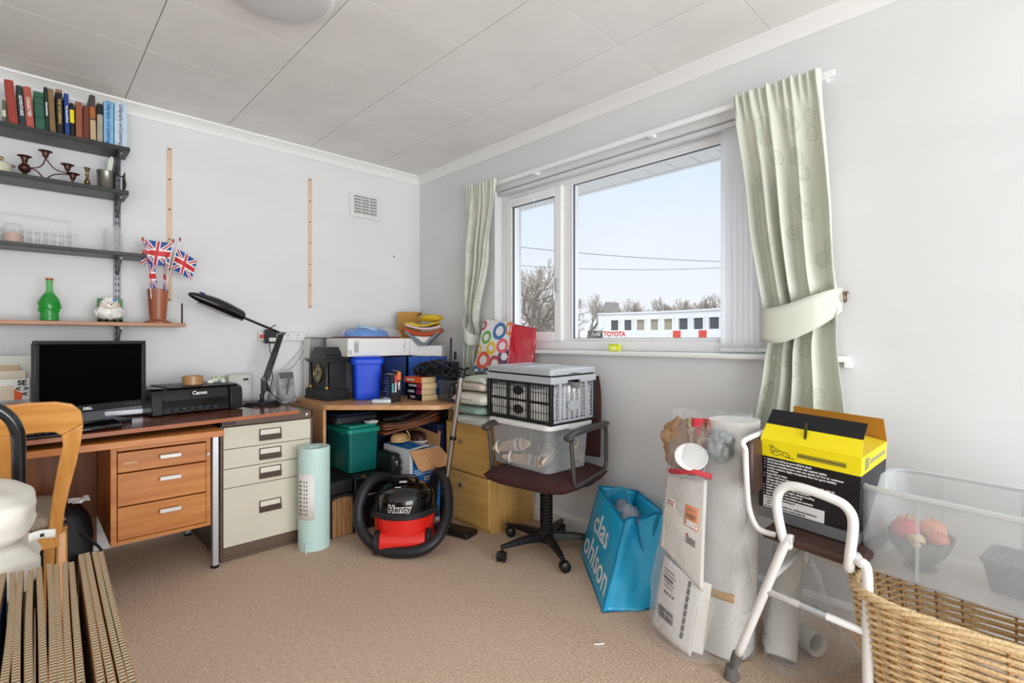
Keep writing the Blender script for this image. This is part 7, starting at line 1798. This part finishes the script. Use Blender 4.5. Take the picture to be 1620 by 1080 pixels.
t = thing('fruit_bowl', 'faceted dark glass bowl inside the clear tub', 'bowl', (-.375, -3.205, .4335))
MB().lathe([(.040, 0), (.042, .004), (.030, .010), (.045, .025), (.068, .058), (.082, .095), (.086, .100), (.080, .098), (.062, .058), (.04, .028), (0, .020)], 20).build('bowl', mat('smoked_glass', (112, 112, 112), rough=.12, metal=.2, spec=.8, var=.4, scale=30), t, ang=10)
FR = [(-.035, .030, .112, .036, (214, 84, 92), 'rosy red apple at the left of the glass bowl'), (.03, .035, .110, .032, (226, 170, 120), 'pale peach fruit at the back of the glass bowl'), (.005, -.028, .116, .035, (232, 150, 110), 'peach coloured fruit at the front of the glass bowl'), (-.03, -.045, .100, .026, (222, 120, 96), 'coral fruit at the right rim of the glass bowl'), (.048, -.02, .105, .028, (236, 190, 130), 'yellowish fruit at the far rim of the glass bowl'), (-.062, .0, .096, .022, (240, 206, 150), 'small pale yellow fruit nearest the tub wall in the bowl')]
for x, y, z, r_, c, lb in FR:
    t = thing('fruit', lb, 'fruit', (-.375 + x, -3.205 + y, .4335 + z - r_), group='fruit in the glass bowl')
    MB().lathe([(0, .12 * r_), (.45 * r_, .0), (.9 * r_, .55 * r_), (r_, 1.0 * r_), (.88 * r_, 1.5 * r_), (.5 * r_, 1.86 * r_), (.15 * r_, 1.82 * r_), (0, 1.7 * r_)], 20).build('flesh', mat('fruit_%d_%d' % c[:2], c, rough=.35, var=.08, scale=20), t, ang=180)
    MB().tube([(0, 0, 1.7 * r_), (.003, 0, 2.05 * r_)], .0014, 6).build('stem', mat('stem_brown', (90, 66, 40), rough=.8), t)
t = thing('grey_food_box', 'dark grey plastic container with ribbed lid inside the clear tub', 'container', (-.370, -3.475, .4335), rz=R(-8))
dg = mat('slate_plastic', (70, 78, 90), rough=.4)
MB().tub(-.075, .075, -.125, .125, 0, .075, .02, .003, taper=.12, n=5).build('body', dg, t)
MB().rbox(-.080, .080, -.130, .130, .075, .088, .022).build('lid', mat('slate_lid', (88, 98, 110), rough=.4), t, bevel=.003)
b = MB()
for k in range(18): b.box(-.06, .06, -.115 + k * .0130, -.1095 + k * .0130, .088, .0900)
b.build('ridges', dg, t)
for yy in (-.05, .05): MB().box(-.088, -.078, yy - .018, yy + .018, .050, .088).build('clip', dg, t, bevel=.003)
t = thing('leafy_plant', 'green leaf tip of a plant standing in the clear tub at the frame edge', 'plant', (-.32, -3.62, .4335))
MB().lathe([(0, 0), (.032, 0), (.042, .07), (.038, .07), (.0, .06)], 20).build('pot', mat('plant_pot', (150, 90, 60), rough=.7), t)
b = MB()
for k, (dx, dy, hh, ln) in enumerate(((-.10, .14, .235, .2), (.05, -.10, .24, .2), (.10, .08, .22, .2), (-.08, -.10, .20, .2), (.0, .05, .28, .1))):
    def lf(u, v, dx=dx, dy=dy, hh=hh):
        w_ = .014 * math.sin(PI * min(1, u * 1.02)) ** .7; q = Vector((dx, dy, 0)).normalized(); s_ = Vector((-q.y, q.x, 0))
        p = Vector((dx, dy, 0)) * u ** 1.5 + Vector((0, 0, .06 + (hh - .06) * math.sin(u * PI * .5))); return tuple(p + s_ * (v - .5) * 2 * w_)
    b.grid(12, 3, lf)
b.build('leaves', mat('leaf', (56, 140, 60), rough=.35), t, solid=.0008, ang=180)

t = thing('lime_box', 'tiny lime yellow box standing on the window board', 'box', (-.012, -1.872, 1.0465), rz=R(6))
lim = mat('lime', (214, 226, 40), rough=.4)
MB().box(-.012, .012, -.030, .030, 0, .034).build('carton', lim, t, bevel=.002)
MB().box(-.0126, -.012, -.018, .016, .006, .026).build('pale_print', mat('lime_pale', (240, 244, 140), rough=.4), t)
MB().box(-.0136, .0136, -.032, .032, .034, .038).build('lid', lim, t, bevel=.001)

def sub(fn, pairs):
    s=open(fn).read()
    for a,b in pairs:
        if a not in s: print('MISSING in',fn,':',a[:70]); continue
        s=s.replace(a,b,1)
    open(fn,'w').write(s)
